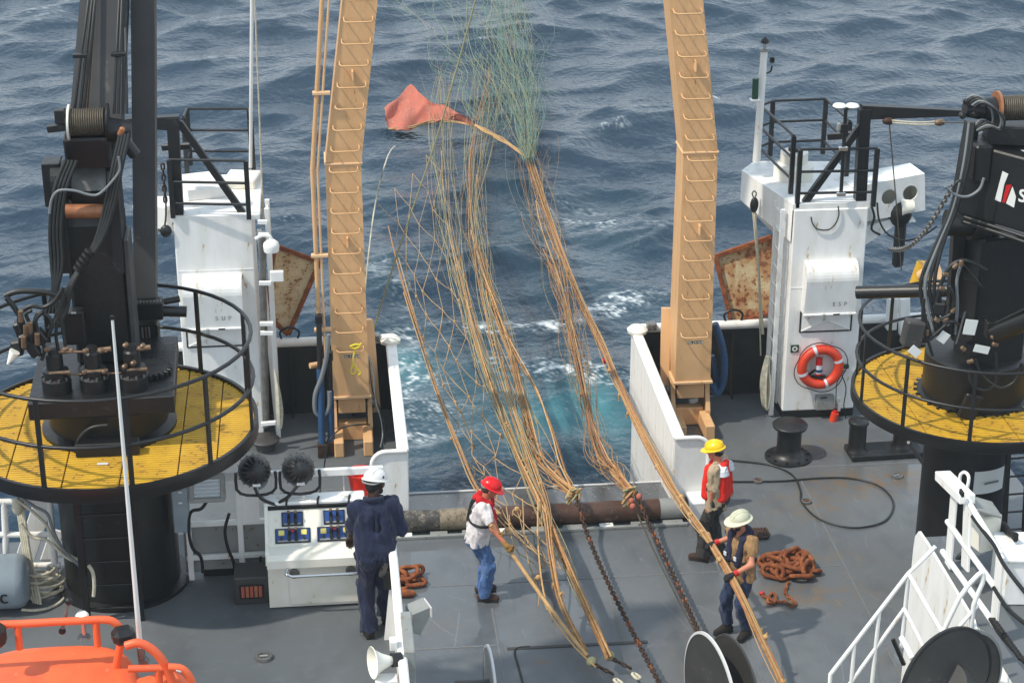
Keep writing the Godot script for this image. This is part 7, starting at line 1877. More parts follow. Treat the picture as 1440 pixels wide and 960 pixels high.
func build_net():
	var t := thing("trawl_net", "tan trawl net streaming from the deck over the stern into the sea", "net", Vector3(2.9, 0.3, -24.6))
	var tans := [M.rope, M.rope2, M.rope, M.twine]
	# left bundle, from its shackle on deck over the roller and out to the water
	var b1 := [Vector3(3.299, 0.3, -20.495), Vector3(3.103, 0.55, -21.376), Vector3(2.989, 0.53, -22.8), Vector3(2.854, 0.499, -24.4), Vector3(2.724, 0.258, -26.6), Vector3(2.63, -0.007, -29.4), Vector3(2.577, -0.221, -32.5), Vector3(2.583, -0.4, -36), Vector3(2.942, -2.1, -43.642), Vector3(3.207, -2, -48.848), Vector3(3.725, -2, -55.659)]
	var r1 := [0.045, 0.05, 0.05, 0.055, 0.06, 0.065, 0.07, 0.10, 0.16, 0.22, 0.30]
	strands(t, "net_rope", b1, r1, 7, 0.009, 0.017, tans, 44, 0.5, 0.0, 0.75)
	strands(t, "net_twine", b1, [0.03, 0.05, 0.08, 0.10, 0.12, 0.12, 0.13, 0.18, 0.26, 0.36, 0.45], 8, 0.005, 0.007, [M.twine, M.palenet], 60, 1.0, 0.1, 1.0)
	var b1b := [Vector3(3.04, 0.18, -20.874), Vector3(2.835, 0.45, -21.569), Vector3(2.776, 0.8, -22.251), Vector3(2.913, 0.492, -24.3), Vector3(2.887, 0.249, -26.6), Vector3(2.867, -0.018, -29.4), Vector3(2.9, -0.235, -32.5), Vector3(3.006, -0.417, -36), Vector3(3.588, -2.1, -44.082), Vector3(4.09, -2, -49.376), Vector3(4.942, -2, -57.115)]
	strands(t, "net_rope", b1b, [0.03, 0.03, 0.035, 0.045, 0.05, 0.055, 0.06, 0.09, 0.14, 0.20, 0.26], 5, 0.009, 0.016, tans, 44, 0.5, 0.0, 0.72)
	strands(t, "net_twine", b1b, [0.03, 0.04, 0.06, 0.08, 0.09, 0.10, 0.11, 0.16, 0.24, 0.32, 0.4], 7, 0.005, 0.007, [M.palenet, M.twine], 60, 1.0, 0.25, 1.0)
	# middle bundle
	var b2 := [Vector3(3.358, 0.593, -24.3), Vector3(3.181, 0.489, -25), Vector3(3.084, 0.158, -26.4), Vector3(3.104, -0.061, -28.5), Vector3(3.124, -0.218, -31), Vector3(3.07, -0.305, -33.5), Vector3(3.034, -0.418, -36), Vector3(3.438, -2.1, -43.096), Vector3(3.883, -2, -47.582), Vector3(4.943, -2, -54.774)]
	strands(t, "net_rope", b2, [0.05, 0.08, 0.09, 0.055, 0.055, 0.065, 0.08, 0.12, 0.18, 0.26], 6, 0.010, 0.018, tans, 44, 0.8, 0.0, 0.78)
	strands(t, "net_twine", b2, [0.06, 0.16, 0.20, 0.12, 0.10, 0.11, 0.14, 0.2, 0.3, 0.4], 9, 0.005, 0.007, [M.twine, M.rope], 60, 1.3, 0.0, 1.0)
	var b2b := [Vector3(3.358, 0.593, -24.3), Vector3(3.32, 0.576, -25.2), Vector3(3.326, 0.433, -26.8), Vector3(3.253, 0.36, -28.4), Vector3(3.194, -0.173, -31.2), Vector3(3.079, -0.347, -33.6)]
	strands(t, "net_rope", b2b, [0.03, 0.05, 0.05, 0.06, 0.1], 3, 0.011, 0.016, tans, 24, 0.6)
	# right bundle
	var b3 := [Vector3(4.193, 0.548, -24.3), Vector3(4.055, 0.536, -25), Vector3(4.003, 0.212, -26.2), Vector3(4.14, -0.23, -28.4), Vector3(4.301, -0.407, -31), Vector3(4.564, -0.779, -34.5), Vector3(5.051, -2.1, -40.594), Vector3(5.08, -2, -43.647), Vector3(5.406, -2, -48.624)]
	strands(t, "net_rope", b3, [0.06, 0.10, 0.10, 0.06, 0.055, 0.07, 0.14, 0.25, 0.35], 9, 0.010, 0.017, [M.rope, M.rope2, M.copper], 40, 0.8, 0.0, 0.72)
	strands(t, "net_twine", b3, [0.08, 0.16, 0.18, 0.11, 0.10, 0.13, 0.25, 0.4, 0.5], 10, 0.005, 0.007, [M.twine, M.rope], 56, 1.2, 0.0, 0.9)
	# the fine meshes bunch loosely round the bundles farther out
	strands(t, "net_mesh", b1, [0.05, 0.05, 0.06, 0.10, 0.14, 0.18, 0.20, 0.30, 0.45, 0.6, 0.7], 16, 0.0028, 0.0042, [M.veil, M.palenet], 70, 1.0, 0.38, 1.0)
	strands(t, "net_mesh", b2, [0.06, 0.16, 0.20, 0.16, 0.18, 0.22, 0.24, 0.34, 0.45, 0.6], 16, 0.0028, 0.0042, [M.veil, M.palenet], 70, 1.0, 0.3, 1.0)
	strands(t, "net_mesh", b3, [0.08, 0.16, 0.18, 0.16, 0.2, 0.26, 0.36, 0.5, 0.6], 24, 0.0028, 0.0045, [M.veil, M.rope], 70, 1.0, 0.15, 1.0)
	var b3b := [Vector3(3.745, 0.764, -24.9), Vector3(3.912, 0.368, -26.5), Vector3(4.231, 0.077, -28.5)]
	# open diamond meshes between the left selvedge and the left bundle
	var sel := [Vector3(2.82, 0.49, -22.6), Vector3(2.348, 0.563, -23.6), Vector3(2.01, 0.552, -24.6), Vector3(1.879, 0.29, -26.5), Vector3(1.738, 0.055, -28.8), Vector3(1.577, 0.034, -31.2), Vector3(1.42, -0.082, -34), Vector3(1.479, -2.2, -42.604), Vector3(1.368, -2, -46.412), Vector3(2.243, -2, -54.305)]
	strands(t, "selvedge_rope", sel, [0.02, 0.02, 0.03, 0.03, 0.03, 0.04, 0.06, 0.10, 0.14, 0.2], 4, 0.009, 0.016, [M.rope, M.twine], 40, 0.5, 0.14, 0.8)
	var N := 4
	var rows := 20
	var node := func(i: int, j: int) -> Vector3:
		var u := 0.04 + 0.80 * float(j) / rows
		var s := (i + (0.5 if j % 2 else 0.0)) / float(N)
		var a := spline(sel, u); var b := spline(b1, clampf(u * 0.92 + 0.14, 0.0, 1.0))
		var p := a.lerp(b, clampf(s, 0.0, 1.06))
		var h := sin(i * 12.9898 + j * 78.233) * 43758.5453
		h -= floorf(h)
		var h2 := sin(i * 39.3468 + j * 11.135) * 24634.6345
		h2 -= floorf(h2)
		var sag := sin(PI * clampf(s, 0.0, 1.0)) * 0.25
		return p + Vector3((h - 0.5) * 0.22, (h2 - 0.5) * 0.14 - sag, (h - 0.5) * 0.3)
	for i in N:
		for s in 2:
			var pts := []
			for j in rows + 1:
				var ii := i + (0 if j % 2 == 0 else (0 if s == 0 else -1))
				if ii < 0: ii = 0
				pts.append(node.call(ii, j))
				if j < rows:
					var nx: Vector3 = node.call(maxi(i + (0 if (j + 1) % 2 == 0 else (0 if s == 0 else -1)), 0), j + 1)
					pts.append((pts[-1] + nx) * 0.5 + Vector3(0, -0.025, 0))
			var g := G.new()
			g.tube(pts, 0.0068, 5, false, 1)
			part(t, "mesh_twine", g, M.twine if (i + s) % 3 else M.rope2)
	for k in 34:
		var p: Vector3 = node.call(rng.randi() % N, rng.randi() % 16)
		var g := G.new()
		g.ball(p, Vector3(0.026, 0.03, 0.026), Basis.IDENTITY, 7)
		g.tube([p, p + Vector3(0.03, -0.03, 0), p + Vector3(0.035, -0.09, 0.01)], 0.008, 5)
		part(t, "mesh_knot", g, M.rope2)
	# slack meshes across the gap to the middle bundle
	for k in 9:
		var u := 0.34 + 0.045 * k
		var a := spline(b1b, u)
		var b := spline(b2, clampf(u - 0.20 + 0.03 * (k % 3), 0.0, 1.0))
		var g := G.new()
		g.tube([a, a.lerp(b, 0.5) + Vector3(0, -0.18 - 0.05 * (k % 2), 0), b, spline(b1b, u + 0.09)], 0.0075, 5, false, 4)
		part(t, "mesh_twine", g, M.twine)
	ties(t, b1, 26, 0.15, 0.7, 0.035, M.rope2)
	ties(t, b1b, 16, 0.0, 0.65, 0.03, M.rope2)
	ties(t, b2, 16, 0.0, 0.6, 0.045, M.rope)
	ties(t, b3, 16, 0.0, 0.55, 0.045, M.rope)
	# single lines on deck
	for u in 4:
		var g := G.new()
		g.tube([[Vector3(2.83, 0.606, -24.2), Vector3(2.651, 0.7, -22.63), Vector3(2.644, 0.45, -21.588), Vector3(2.861, 0.25, -21.032), Vector3(3.138, 0.15, -20.534)], [Vector3(2.62, 0.542, -24.3), Vector3(2.481, 0.7, -22.647), Vector3(2.569, 0.4, -22.313), Vector3(2.687, 0.2, -21.857)], [Vector3(2.322, 0.8, -23.636), Vector3(2.358, 0.6, -22.837), Vector3(2.647, 0.4, -22.585), Vector3(2.559, 0.3, -21.811)], [Vector3(2.923, 0.491, -24.3), Vector3(2.961, 0.8, -21.861), Vector3(3.161, 0.5, -20.936), Vector3(3.32, 0.25, -20.571)]][u], [0.012, 0.009, 0.008, 0.02][u], 6)
		part(t, "net_rope", g, [M.rope2, M.twine, M.twine, M.rope][u])
	for p2: Vector3 in [Vector3(2.602, 0.5, -22.193), Vector3(2.24, 0.95, -22.707), Vector3(2.44, 0.9, -23.356), Vector3(2.152, 1, -23.693)]:
		var g := G.new(); g.ball(p2, Vector3(0.04, 0.045, 0.035), Basis.IDENTITY, 8); g.tube([p2, p2 + Vector3(0.05, -0.02, 0.02), p2 + Vector3(0.04, -0.10, 0.03)], 0.010, 5); g.tube([p2, p2 + Vector3(-0.05, 0.0, 0.02), p2 + Vector3(-0.06, -0.07, 0.03)], 0.010, 5); part(t, "mesh_knot", g, M.rope2)
	# pale green cod end netting drifting out astern
	var fans := [
		[[Vector3(5.157, -1.9, -46.856), Vector3(5.491, -1.8, -51.178), Vector3(5.694, -1.8, -57.11), Vector3(5.917, -1.8, -65.42)], [0.10, 0.6, 1.2, 1.9], 44],
		[[Vector3(5.247, -1.9, -47.02), Vector3(5.549, -1.8, -51.172), Vector3(5.842, -1.8, -57.095), Vector3(6.446, -1.8, -65.366)], [0.10, 0.4, 0.5, 0.7], 44],
		[[Vector3(4.445, -1.9, -49.333), Vector3(4.613, -1.8, -53.365), Vector3(4.51, -1.8, -59.787), Vector3(4.236, -1.8, -65.591)], [0.5, 0.8, 1.5, 2.2], 36]]
	for f in fans.size():
		strands(t, "green_netting", fans[f][0], fans[f][1], fans[f][2], 0.003, 0.0055, [M.greennet, M.greennet, M.palenet] if f != 1 else [M.palenet, M.greennet], 16, 0.55)
	for k in 24:
		var u := rng.randf_range(0.25, 1.0)
		var c := spline(fans[0][0] if k % 2 else fans[2][0], u)
		var w := 0.4 + 1.5 * u
		var g := G.new()
		g.tube([c + Vector3(-w, 0, 0.2), c + Vector3(-w * 0.4, rng.randf_range(-0.1, 0.15), rng.randf_range(-0.6, 0.6)), c + Vector3(w * 0.4, rng.randf_range(-0.1, 0.15), rng.randf_range(-0.6, 0.6)), c + Vector3(w, 0, 0.3)], 0.0045, 4)
		part(t, "green_netting", g, M.greennet)

	# --- the long taut bundle that the khaki-shirted man steadies
	var h := thing("hauling_bundle", "long taut tan rope bundle from the sea past the khaki-shirted man's hands", "rope bundle", Vector3(4.9, 0.8, -23.0))
	var hp := [Vector3(5.367, 0.196, -19.5), Vector3(5.167, 0.604, -20.15), Vector3(4.93, 1.057, -20.95), Vector3(4.776, 1.148, -21.9), Vector3(4.609, 1.045, -23.4), Vector3(4.66, 0.514, -26.202), Vector3(4.64, 0.291, -28.686), Vector3(5.013, -0.924, -33), Vector3(5.15, -1.636, -37.5), Vector3(5.232, -2.038, -42.5), Vector3(5.277, -2.1, -47.281)]
	strands(h, "rope", hp, [0.042, 0.045, 0.045, 0.04, 0.042, 0.045, 0.048, 0.05, 0.06, 0.065, 0.08], 12, 0.010, 0.017, tans, 40, 0.5)
	strands(h, "loose_twine", hp, [0.055, 0.06, 0.06, 0.055, 0.06, 0.065, 0.07, 0.09, 0.10, 0.11, 0.14], 6, 0.006, 0.008, [M.rope2, M.copper], 60, 1.2)
	ties(h, hp, 22, 0.0, 0.75, 0.05, M.rope2)
	var g2 := G.new(); g2.ball(spline(hp, 0.80), Vector3.ONE * 0.05, Basis.IDENTITY, 8)
	g2 = G.new(); g2.ball(Vector3(5.025, -1.109, -32.6), Vector3(0.06, 0.06, 0.06), Basis.IDENTITY, 8); part(h, "red_float", g2, M.red)

	# --- the pink canvas streaming off the bundle
	var pk := thing("pink_canvas", "faded pink canvas trailing on the sea at the far end of a line", "canvas", Vector3(3.075, -2, -51.419))
	var up := [Vector3(1.756, -2.1, -52.427), Vector3(2.526, -1.75, -53.044), Vector3(2.976, -1.85, -52.286), Vector3(3.656, -1.9, -51.362), Vector3(4.195, -1.9, -49.929)]
	var lo := [Vector3(1.813, -2.3, -51.144), Vector3(2.44, -2.3, -51.276), Vector3(3.081, -2.25, -51.575), Vector3(3.739, -2.2, -51.213), Vector3(4.244, -2, -50.057)]
	var g := G.new()
	var nu := 36; var nv := 12
	var grid := []
	for i in nu + 1:
		var row := []
		for j in nv + 1:
			var u := float(i) / nu; var v := float(j) / nv
			var p := spline(up, u).lerp(spline(lo, u), v)
			p.y += 0.07 * sin(v * 9.0 + u * 7.0) * (1.0 - u) + 0.05 * sin(u * 31.0 + v * 3.0) * (1.0 - u * 0.7)
			p.z += 0.22 * sin(u * 17.0 + v * 5.0) * (1.0 - u)
			row.append(p)
		grid.append(row)
	var nrm := func(i: int, j: int) -> Vector3:
		var du: Vector3 = grid[mini(i + 1, nu)][j] - grid[maxi(i - 1, 0)][j]
		var dv: Vector3 = grid[i][mini(j + 1, nv)] - grid[i][maxi(j - 1, 0)]
		var n := du.cross(dv).normalized()
		return n if n.y > 0 else -n
	for i in nu:
		for j in nv:
			var q := []; var m := []
			for w in [[i, j], [i + 1, j], [i + 1, j + 1], [i, j + 1]]:
				q.append(grid[w[0]][w[1]]); m.append(nrm.call(w[0], w[1]))
			g.squad(q[0], q[1], q[2], q[3], m[0], m[1], m[2], m[3])
			g.squad(q[0] - m[0] * 0.03, q[1] - m[1] * 0.03, q[2] - m[2] * 0.03, q[3] - m[3] * 0.03, -m[0], -m[1], -m[2], -m[3])
	part(pk, "cloth", g, M.pink)
	strands(pk, "towing_line", [Vector3(4.056, -1.8, -49.619), Vector3(4.4, -1.8, -48.83), Vector3(4.851, -1.9, -48.123), Vector3(5.256, -2, -47.094)], [0.03, 0.06, 0.05, 0.03], 5, 0.014, 0.02, [M.rope2, M.twine], 14, 0.6)
	strands(pk, "edge_line", lo, [0.02, 0.04, 0.04, 0.03, 0.03], 3, 0.014, 0.018, [M.rope2, M.palenet], 16, 0.5)

	# --- single lines through the air
	g = G.new(); g.tube([Vector3(0.63, 1.244, -28.5), Vector3(1.088, 3.033, -27.8), Vector3(1.653, 4.854, -27.4), Vector3(2.094, 6.515, -27.1), Vector3(2.436, 7.864, -26.9)], 0.013, 6, false, 4)
	solo("straw_line", g, M.palenet, "thin straw-coloured line slanting from the left gantry leg up past the net", "rope")
	g = G.new(); g.tube([Vector3(0.558, 2.058, -28.3), Vector3(0.666, 2.77, -28.6), Vector3(0.809, 3.246, -29.4), Vector3(1.058, 3.648, -30.5), Vector3(1.923, -2.2, -49.301)], 0.013, 6, false, 4)
	solo("white_line", g, M.whiterope, "thin white line hanging to the sea just right of the left gantry leg", "rope")
	# rope held by the red-hatted man
	g = G.new()
	g.tube([Vector3(1.982, 1.29, -22.25), Vector3(2.199, 0.968, -22.2), Vector3(2.573, 0.536, -21.7), Vector3(2.871, 0.3, -21.119), Vector3(3.06, 0.18, -20.756)], 0.026, 8)
	solo("hand_rope", g, M.rope2, "thick tan rope in the gloved hands of the man in the red hard hat", "rope")
	# shackles at the ends of the ropes
	var k2 := 0
	for p3: Vector3 in [Vector3(3.105, 0.14, -20.683), Vector3(3.326, 0.22, -20.667)]:
		var sh := thing("rope_shackle", ["rope-wrapped shackle at the deck end of the red-hatted man's rope", "green-wrapped shackle at the deck end of the left net bundle"][k2], "shackle", p3)
		g = G.new(); g.ball(p3, Vector3(0.07, 0.055, 0.09), Basis(Vector3.UP, -0.4), 10); part(sh, "wrapping", g, M.palenet)
		for q in 4:
			g = G.new(); g.link(Transform3D(Basis(Vector3.UP, -0.9) * Basis(Vector3(1, 0, 0), 0.4 + PI * 0.5 * (q % 2)), p3 + Vector3(0.06 + 0.05 * q, -0.02, 0.07 + 0.06 * q)), 0.10, 0.06, 0.013, 10, 5); part(sh, "chain_link", g, M.darkrust)
		g = G.new(); g.tube([p3 + Vector3(0.2, -0.05, 0.28), p3 + Vector3(0.28, -0.07, 0.45), p3 + Vector3(0.42, -0.08, 0.85), p3 + Vector3(0.6, -0.08, 1.6)], 0.010, 6); part(sh, "tail_wire", g, M.wire)
		g = G.new(); g.tube([p3 + Vector3(0.26, -0.03, 0.38), p3 + Vector3(0.22, 0.0, 0.44), p3 + Vector3(0.27, -0.02, 0.52), p3 + Vector3(0.32, -0.04, 0.46), p3 + Vector3(0.26, -0.03, 0.38)], 0.02, 6); part(sh, "eye_splice", g, M.whiterope)
		k2 += 1
	# the two tow chains
	var c1 := thing("tow_chain", "left dark tow chain, from the middle net bundle at the roller down the deck", "chain", Vector3(3.526, 0.4, -22.496))
	chain_along(c1, [Vector3(3.344, 0.635, -24.35), Vector3(3.373, 0.573, -24.1), Vector3(3.436, 0.36, -23.655), Vector3(3.531, 0.3, -22.517), Vector3(3.681, 0.28, -21.154), Vector3(3.822, 0.34, -19.747), Vector3(3.882, 0.4, -19.123)], 0.105, 0.072, 0.0155, M.darkrust, 0.15, M.rust)
	var c2 := thing("tow_chain", "right dark tow chain, from the right net bundle down to the disc winch", "chain", Vector3(4.423, 0.4, -22.405))
	chain_along(c2, [Vector3(4.232, 0.565, -24.35), Vector3(4.254, 0.514, -24.1), Vector3(4.341, 0.36, -23.625), Vector3(4.434, 0.32, -22.448), Vector3(4.473, 0.45, -20.665), Vector3(4.478, 0.6, -19.592)], 0.105, 0.072, 0.0155, M.darkrust, 0.15, M.rust)
	g = G.new(); g.tube([Vector3(4.186, 0.423, -24.3), Vector3(4.249, 0.3, -24.034), Vector3(4.348, 0.2, -23.049), Vector3(4.435, 0.25, -21.65), Vector3(4.468, 0.4, -20.629)], 0.014, 6)
	solo("tow_wire", g, M.wire, "thin grey wire running beside the right tow chain on deck", "wire")
	# lashings at the roller
	for u in 2:
		var ls := thing("roller_lashing", ["knotted tan lashing with dark chain where the middle net bundle meets the roller", "tan lashing with red plastic floats where the right net bundle meets the roller"][u], "lashing", [Vector3(3.359, 0.57, -24.3), Vector3(4.184, 0.503, -24.3)][u])
		var c: Vector3 = [Vector3(3.331, 0.643, -24.25), Vector3(4.123, 0.624, -24.25)][u]
		for q in 9:
			var o := Vector3(rng.randf_range(-0.10, 0.10), rng.randf_range(-0.16, 0.10), rng.randf_range(0.0, 0.12))
			g = G.new(); g.tube([c + o, c + o * 0.3 + Vector3(0.06, 0.06, 0.05), c - o * 0.6 + Vector3(0.02, 0.0, 0.08), c + Vector3(-o.z, -0.12 + o.x, 0.06)], 0.017, 6); part(ls, "rope_turn", g, [M.rope, M.rope2, M.palenet][q % 3])
		if u == 1:
			for p4: Vector3 in [Vector3(4.15, 0.516, -24.15), Vector3(4.255, 0.594, -24.12), Vector3(4.164, 0.451, -24.1)]:
				g = G.new(); g.ball(p4, Vector3(0.045, 0.05, 0.045), Basis.IDENTITY, 10); part(ls, "float", g, M.pink)
# ---------------------------------------------------------------- people
# a bone: [a, b, ra, rb, flat end at b, flat end at a]
func sdf_mesh(g: G, bones: Array, cell: float, k: float, fold := 0.0, seed := 1, floor_y := -99.0):
	var lo := Vector3.ONE * 1e6; var hi := -lo
	for b in bones:
		var r: float = maxf(b[2], b[3]) + cell * 2.0
		lo = lo.min(b[0] - Vector3.ONE * r).min(b[1] - Vector3.ONE * r)
		hi = hi.max(b[0] + Vector3.ONE * r).max(b[1] + Vector3.ONE * r)
	var nx := int((hi.x - lo.x) / cell) + 3; var ny := int((hi.y - lo.y) / cell) + 3; var nz := int((hi.z - lo.z) / cell) + 3
	var F := PackedFloat32Array(); F.resize(nx * ny * nz); F.fill(100.0)
	for b in bones:
		var a: Vector3 = b[0]; var e: Vector3 = b[1]
		var ra: float = b[2]; var rb: float = b[3]
		var fb: bool = b.size() > 4 and b[4]
		var fa: bool = b.size() > 5 and b[5]
		var m := maxf(ra, rb) + k + cell * 2.5
		var l := (a.min(e) - Vector3.ONE * m - lo) / cell
		var h := (a.max(e) + Vector3.ONE * m - lo) / cell
		var ba := e - a
		var len := ba.length()
		var dir := ba / len if len > 1e-6 else Vector3.UP
		var inv := 1.0 / maxf(len * len, 1e-9)
		for z in range(maxi(0, int(l.z)), mini(nz - 1, int(h.z)) + 1):
			for y in range(maxi(0, int(l.y)), mini(ny - 1, int(h.y)) + 1):
				var o := (z * ny + y) * nx
				for x in range(maxi(0, int(l.x)), mini(nx - 1, int(h.x)) + 1):
					var p := lo + Vector3(x, y, z) * cell - a
					var t := clampf(p.dot(ba) * inv, 0.0, 1.0)
					var d := (p - ba * t).length() - lerpf(ra, rb, t)
					if fb: d = maxf(d, p.dot(dir) - len)
					if fa: d = maxf(d, -p.dot(dir))
					var f := F[o + x]
					if f < 99.0:
						var hh := maxf(k - absf(f - d), 0.0) / k
						F[o + x] = minf(f, d) - hh * hh * k * 0.25
					else: F[o + x] = d
	if fold > 0.0 or floor_y > -90.0:
		var fn := FastNoiseLite.new(); fn.seed = seed; fn.frequency = 5.0; fn.fractal_octaves = 2
		for z in nz:
			for y in ny:
				var o := (z * ny + y) * nx
				for x in nx:
					var f := F[o + x]
					if f > 0.06 or f < -0.06: continue
					var p := lo + Vector3(x, y, z) * cell
					f += fn.get_noise_3d(p.x * 1.6, p.y * 0.8 + p.x * 0.5, p.z * 1.6) * fold
					if floor_y > -90.0: f = maxf(f, floor_y - p.y)
					F[o + x] = f
	# surface nets
	var id := {}
	var P := PackedVector3Array(); var NN := PackedVector3Array()
	var sx := 1; var sy := nx; var sz := nx * ny
	var cor := [0, sx, sy, sx + sy, sz, sx + sz, sy + sz, sx + sy + sz]
	var edges := [[0, 1], [2, 3], [4, 5], [6, 7], [0, 2], [1, 3], [4, 6], [5, 7], [0, 4], [1, 5], [2, 6], [3, 7]]
	for z in nz - 1:
		for y in ny - 1:
			var o := (z * ny + y) * nx
			for x in nx - 1:
				var i := o + x
				var f0 := F[i]
				if f0 > 0.05 or f0 < -0.05: continue
				var v := [f0, F[i + 1], F[i + sy], F[i + sy + 1], F[i + sz], F[i + sz + 1], F[i + sy + sz], F[i + sz + sy + 1]]
				var neg := 0
				for q in 8:
					if v[q] < 0.0: neg += 1
				if neg == 0 or neg == 8: continue
				var s := Vector3.ZERO
				var c := 0
				for e in edges:
					var u: float = v[e[0]]; var w: float = v[e[1]]
					if (u < 0.0) != (w < 0.0):
						var t := u / (u - w)
						var A := Vector3(e[0] & 1, (e[0] >> 1) & 1, e[0] >> 2); var B := Vector3(e[1] & 1, (e[1] >> 1) & 1, e[1] >> 2)
						s += A.lerp(B, t); c += 1
				s /= c
				var gr := Vector3((v[1] - v[0]) + (v[3] - v[2]) + (v[5] - v[4]) + (v[7] - v[6]), (v[2] - v[0]) + (v[3] - v[1]) + (v[6] - v[4]) + (v[7] - v[5]), (v[4] - v[0]) + (v[5] - v[1]) + (v[6] - v[2]) + (v[7] - v[3]))
				id[i] = P.size()
				P.append(lo + (Vector3(x, y, z) + s) * cell)
				NN.append(gr.normalized())
	for i: int in id:
		for ax in 3:
			var st: int = [sx, sy, sz][ax]
			var u: int = [sy, sz, sx][ax]
			var w: int = [sz, sx, sy][ax]
			if (F[i] < 0.0) == (F[i + st] < 0.0): continue
			if not (id.has(i - u) and id.has(i - w) and id.has(i - u - w)): continue
			var a: int = id[i]; var b: int = id[i - u]; var c: int = id[i - u - w]; var d: int = id[i - w]
			g.squad(P[a], P[b], P[c], P[d], NN[a], NN[b], NN[c], NN[d])

func hand_bones(w: Vector3, d: Vector3, palm: Vector3, thumb_side: Vector3, curl: float) -> Array:
	var o := []
	palm = (palm - d * palm.dot(d)).normalized()
	var s := d.cross(palm).normalized()
	if s.dot(thumb_side) < 0.0: s = -s
	var lens := [0.90, 1.05, 1.0, 0.80]
	for f in 4:
		var off := s * (0.031 - f * 0.0205)
		var kn: Vector3 = w + d * (0.088 - 0.006 * absf(f - 1.3)) + off
		o.append([w + d * 0.012 + off * 0.7, kn, 0.017, 0.0135])
		var dir := d
		var p := kn
		var r := 0.0105
		for j in 3:
			var an: float = curl * [0.85, 1.1, 0.7][j] + 0.05 * f
			var c := dir * cos(an) + palm * sin(an)
			palm = (palm * cos(an) - dir * sin(an))
			var q: Vector3 = p + c * ([0.043, 0.027, 0.021][j] * lens[f])
			o.append([p, q, r, r - 0.0012])
			p = q; dir = c; r -= 0.001
		# put the palm direction back for the next finger
		var back: float = curl * 2.65 + 0.15 * f
		palm = (palm * cos(back) + dir * sin(back)).normalized()
	var tb := w + d * 0.028 + s * 0.026
	var t1 := tb + (d * 0.62 + s * 0.62 + palm * 0.35).normalized() * 0.046
	var t2 := t1 + (d * 0.75 + s * 0.05 + palm * (0.3 + 0.5 * curl)).normalized() * 0.032
	o.append([w + d * 0.02 + s * 0.012, tb, 0.017, 0.015])
	o.append([tb, t1, 0.0135, 0.0115]); o.append([t1, t2, 0.0115, 0.0095])
	return o

func elbow(s: Vector3, t: Vector3, l1: float, l2: float, pole: Vector3) -> Vector3:
	var d := t - s
	var L := minf(d.length(), l1 + l2 - 0.004)
	var a := (l1 * l1 - l2 * l2 + L * L) / (2.0 * L)
	var h := sqrt(maxf(0.0, l1 * l1 - a * a))
	var n := d.normalized()
	var q := (pole - n * pole.dot(n)).normalized()
	return s + n * a + q * h

func hard_hat(t: Node3D, hx: Transform3D, mt: Material, full: bool, badge: bool):
	var g := G.new()
	var c := Vector3(0, 0.045, -0.005)
	g.ball(hx * c, Vector3(0.112, 0.108, 0.138), hx.basis, 22, -0.05, 1.5707)
	var hat := part(t, "hard_hat", g, mt)
	g = G.new()
	var n := 28
	for i in n:
		var P := []
		for q in [i, i + 1]:
			var an: float = TAU * q / n
			var fwd := maxf(0.0, sin(an))
			var ex := 0.017 + (0.016 if full else 0.0) + fwd * fwd * 0.045
			P.append([Vector3(cos(an) * 0.108, 0.044, sin(an) * 0.134 - 0.005), Vector3(cos(an) * (0.112 + ex), 0.034 - ex * 0.22, sin(an) * (0.138 + ex) - 0.005)])
		for up: float in [0.004, -0.004]:
			var o := Vector3(0, up, 0)
			g.quad(hx * (P[0][0] + o), hx * (P[1][0] + o), hx * (P[1][1] + o), hx * (P[0][1] + o), hx.basis * Vector3(0, up, 0))
		g.quad(hx * (P[0][1] + Vector3(0, 0.004, 0)), hx * (P[1][1] + Vector3(0, 0.004, 0)), hx * (P[1][1] - Vector3(0, 0.004, 0)), hx * (P[0][1] - Vector3(0, 0.004, 0)), hx.basis * P[0][1])
	part(hat, "brim", g, mt)
	for k in [-1, 0, 1]:
		g = G.new()
		var pts := []
		for q in 9:
			var an2 := lerpf(-1.0, 1.0, q / 8.0)
			pts.append(hx * (c + Vector3(k * 0.034, 0.108 * cos(an2) * (1.0 - 0.05 * absf(k)) - 0.002, -0.138 * sin(an2))))
		g.tube(pts, 0.0085 if k else 0.012, 6, false, 1); part(hat, "hat_ridge", g, mt)
	if badge:
		g = G.new(); g.ball(hx * Vector3(-0.108, 0.075, -0.03), Vector3(0.006, 0.014, 0.014), hx.basis, 10); part(hat, "badge", g, M.ink)
	g = G.new(); g.tube([hx * Vector3(0.10, 0.03, -0.06), hx * Vector3(0.06, 0.0, -0.118), hx * Vector3(-0.06, 0.0, -0.118), hx * Vector3(-0.10, 0.03, -0.06)], 0.011, 6); part(hat, "suspension_band", g, M.grey)

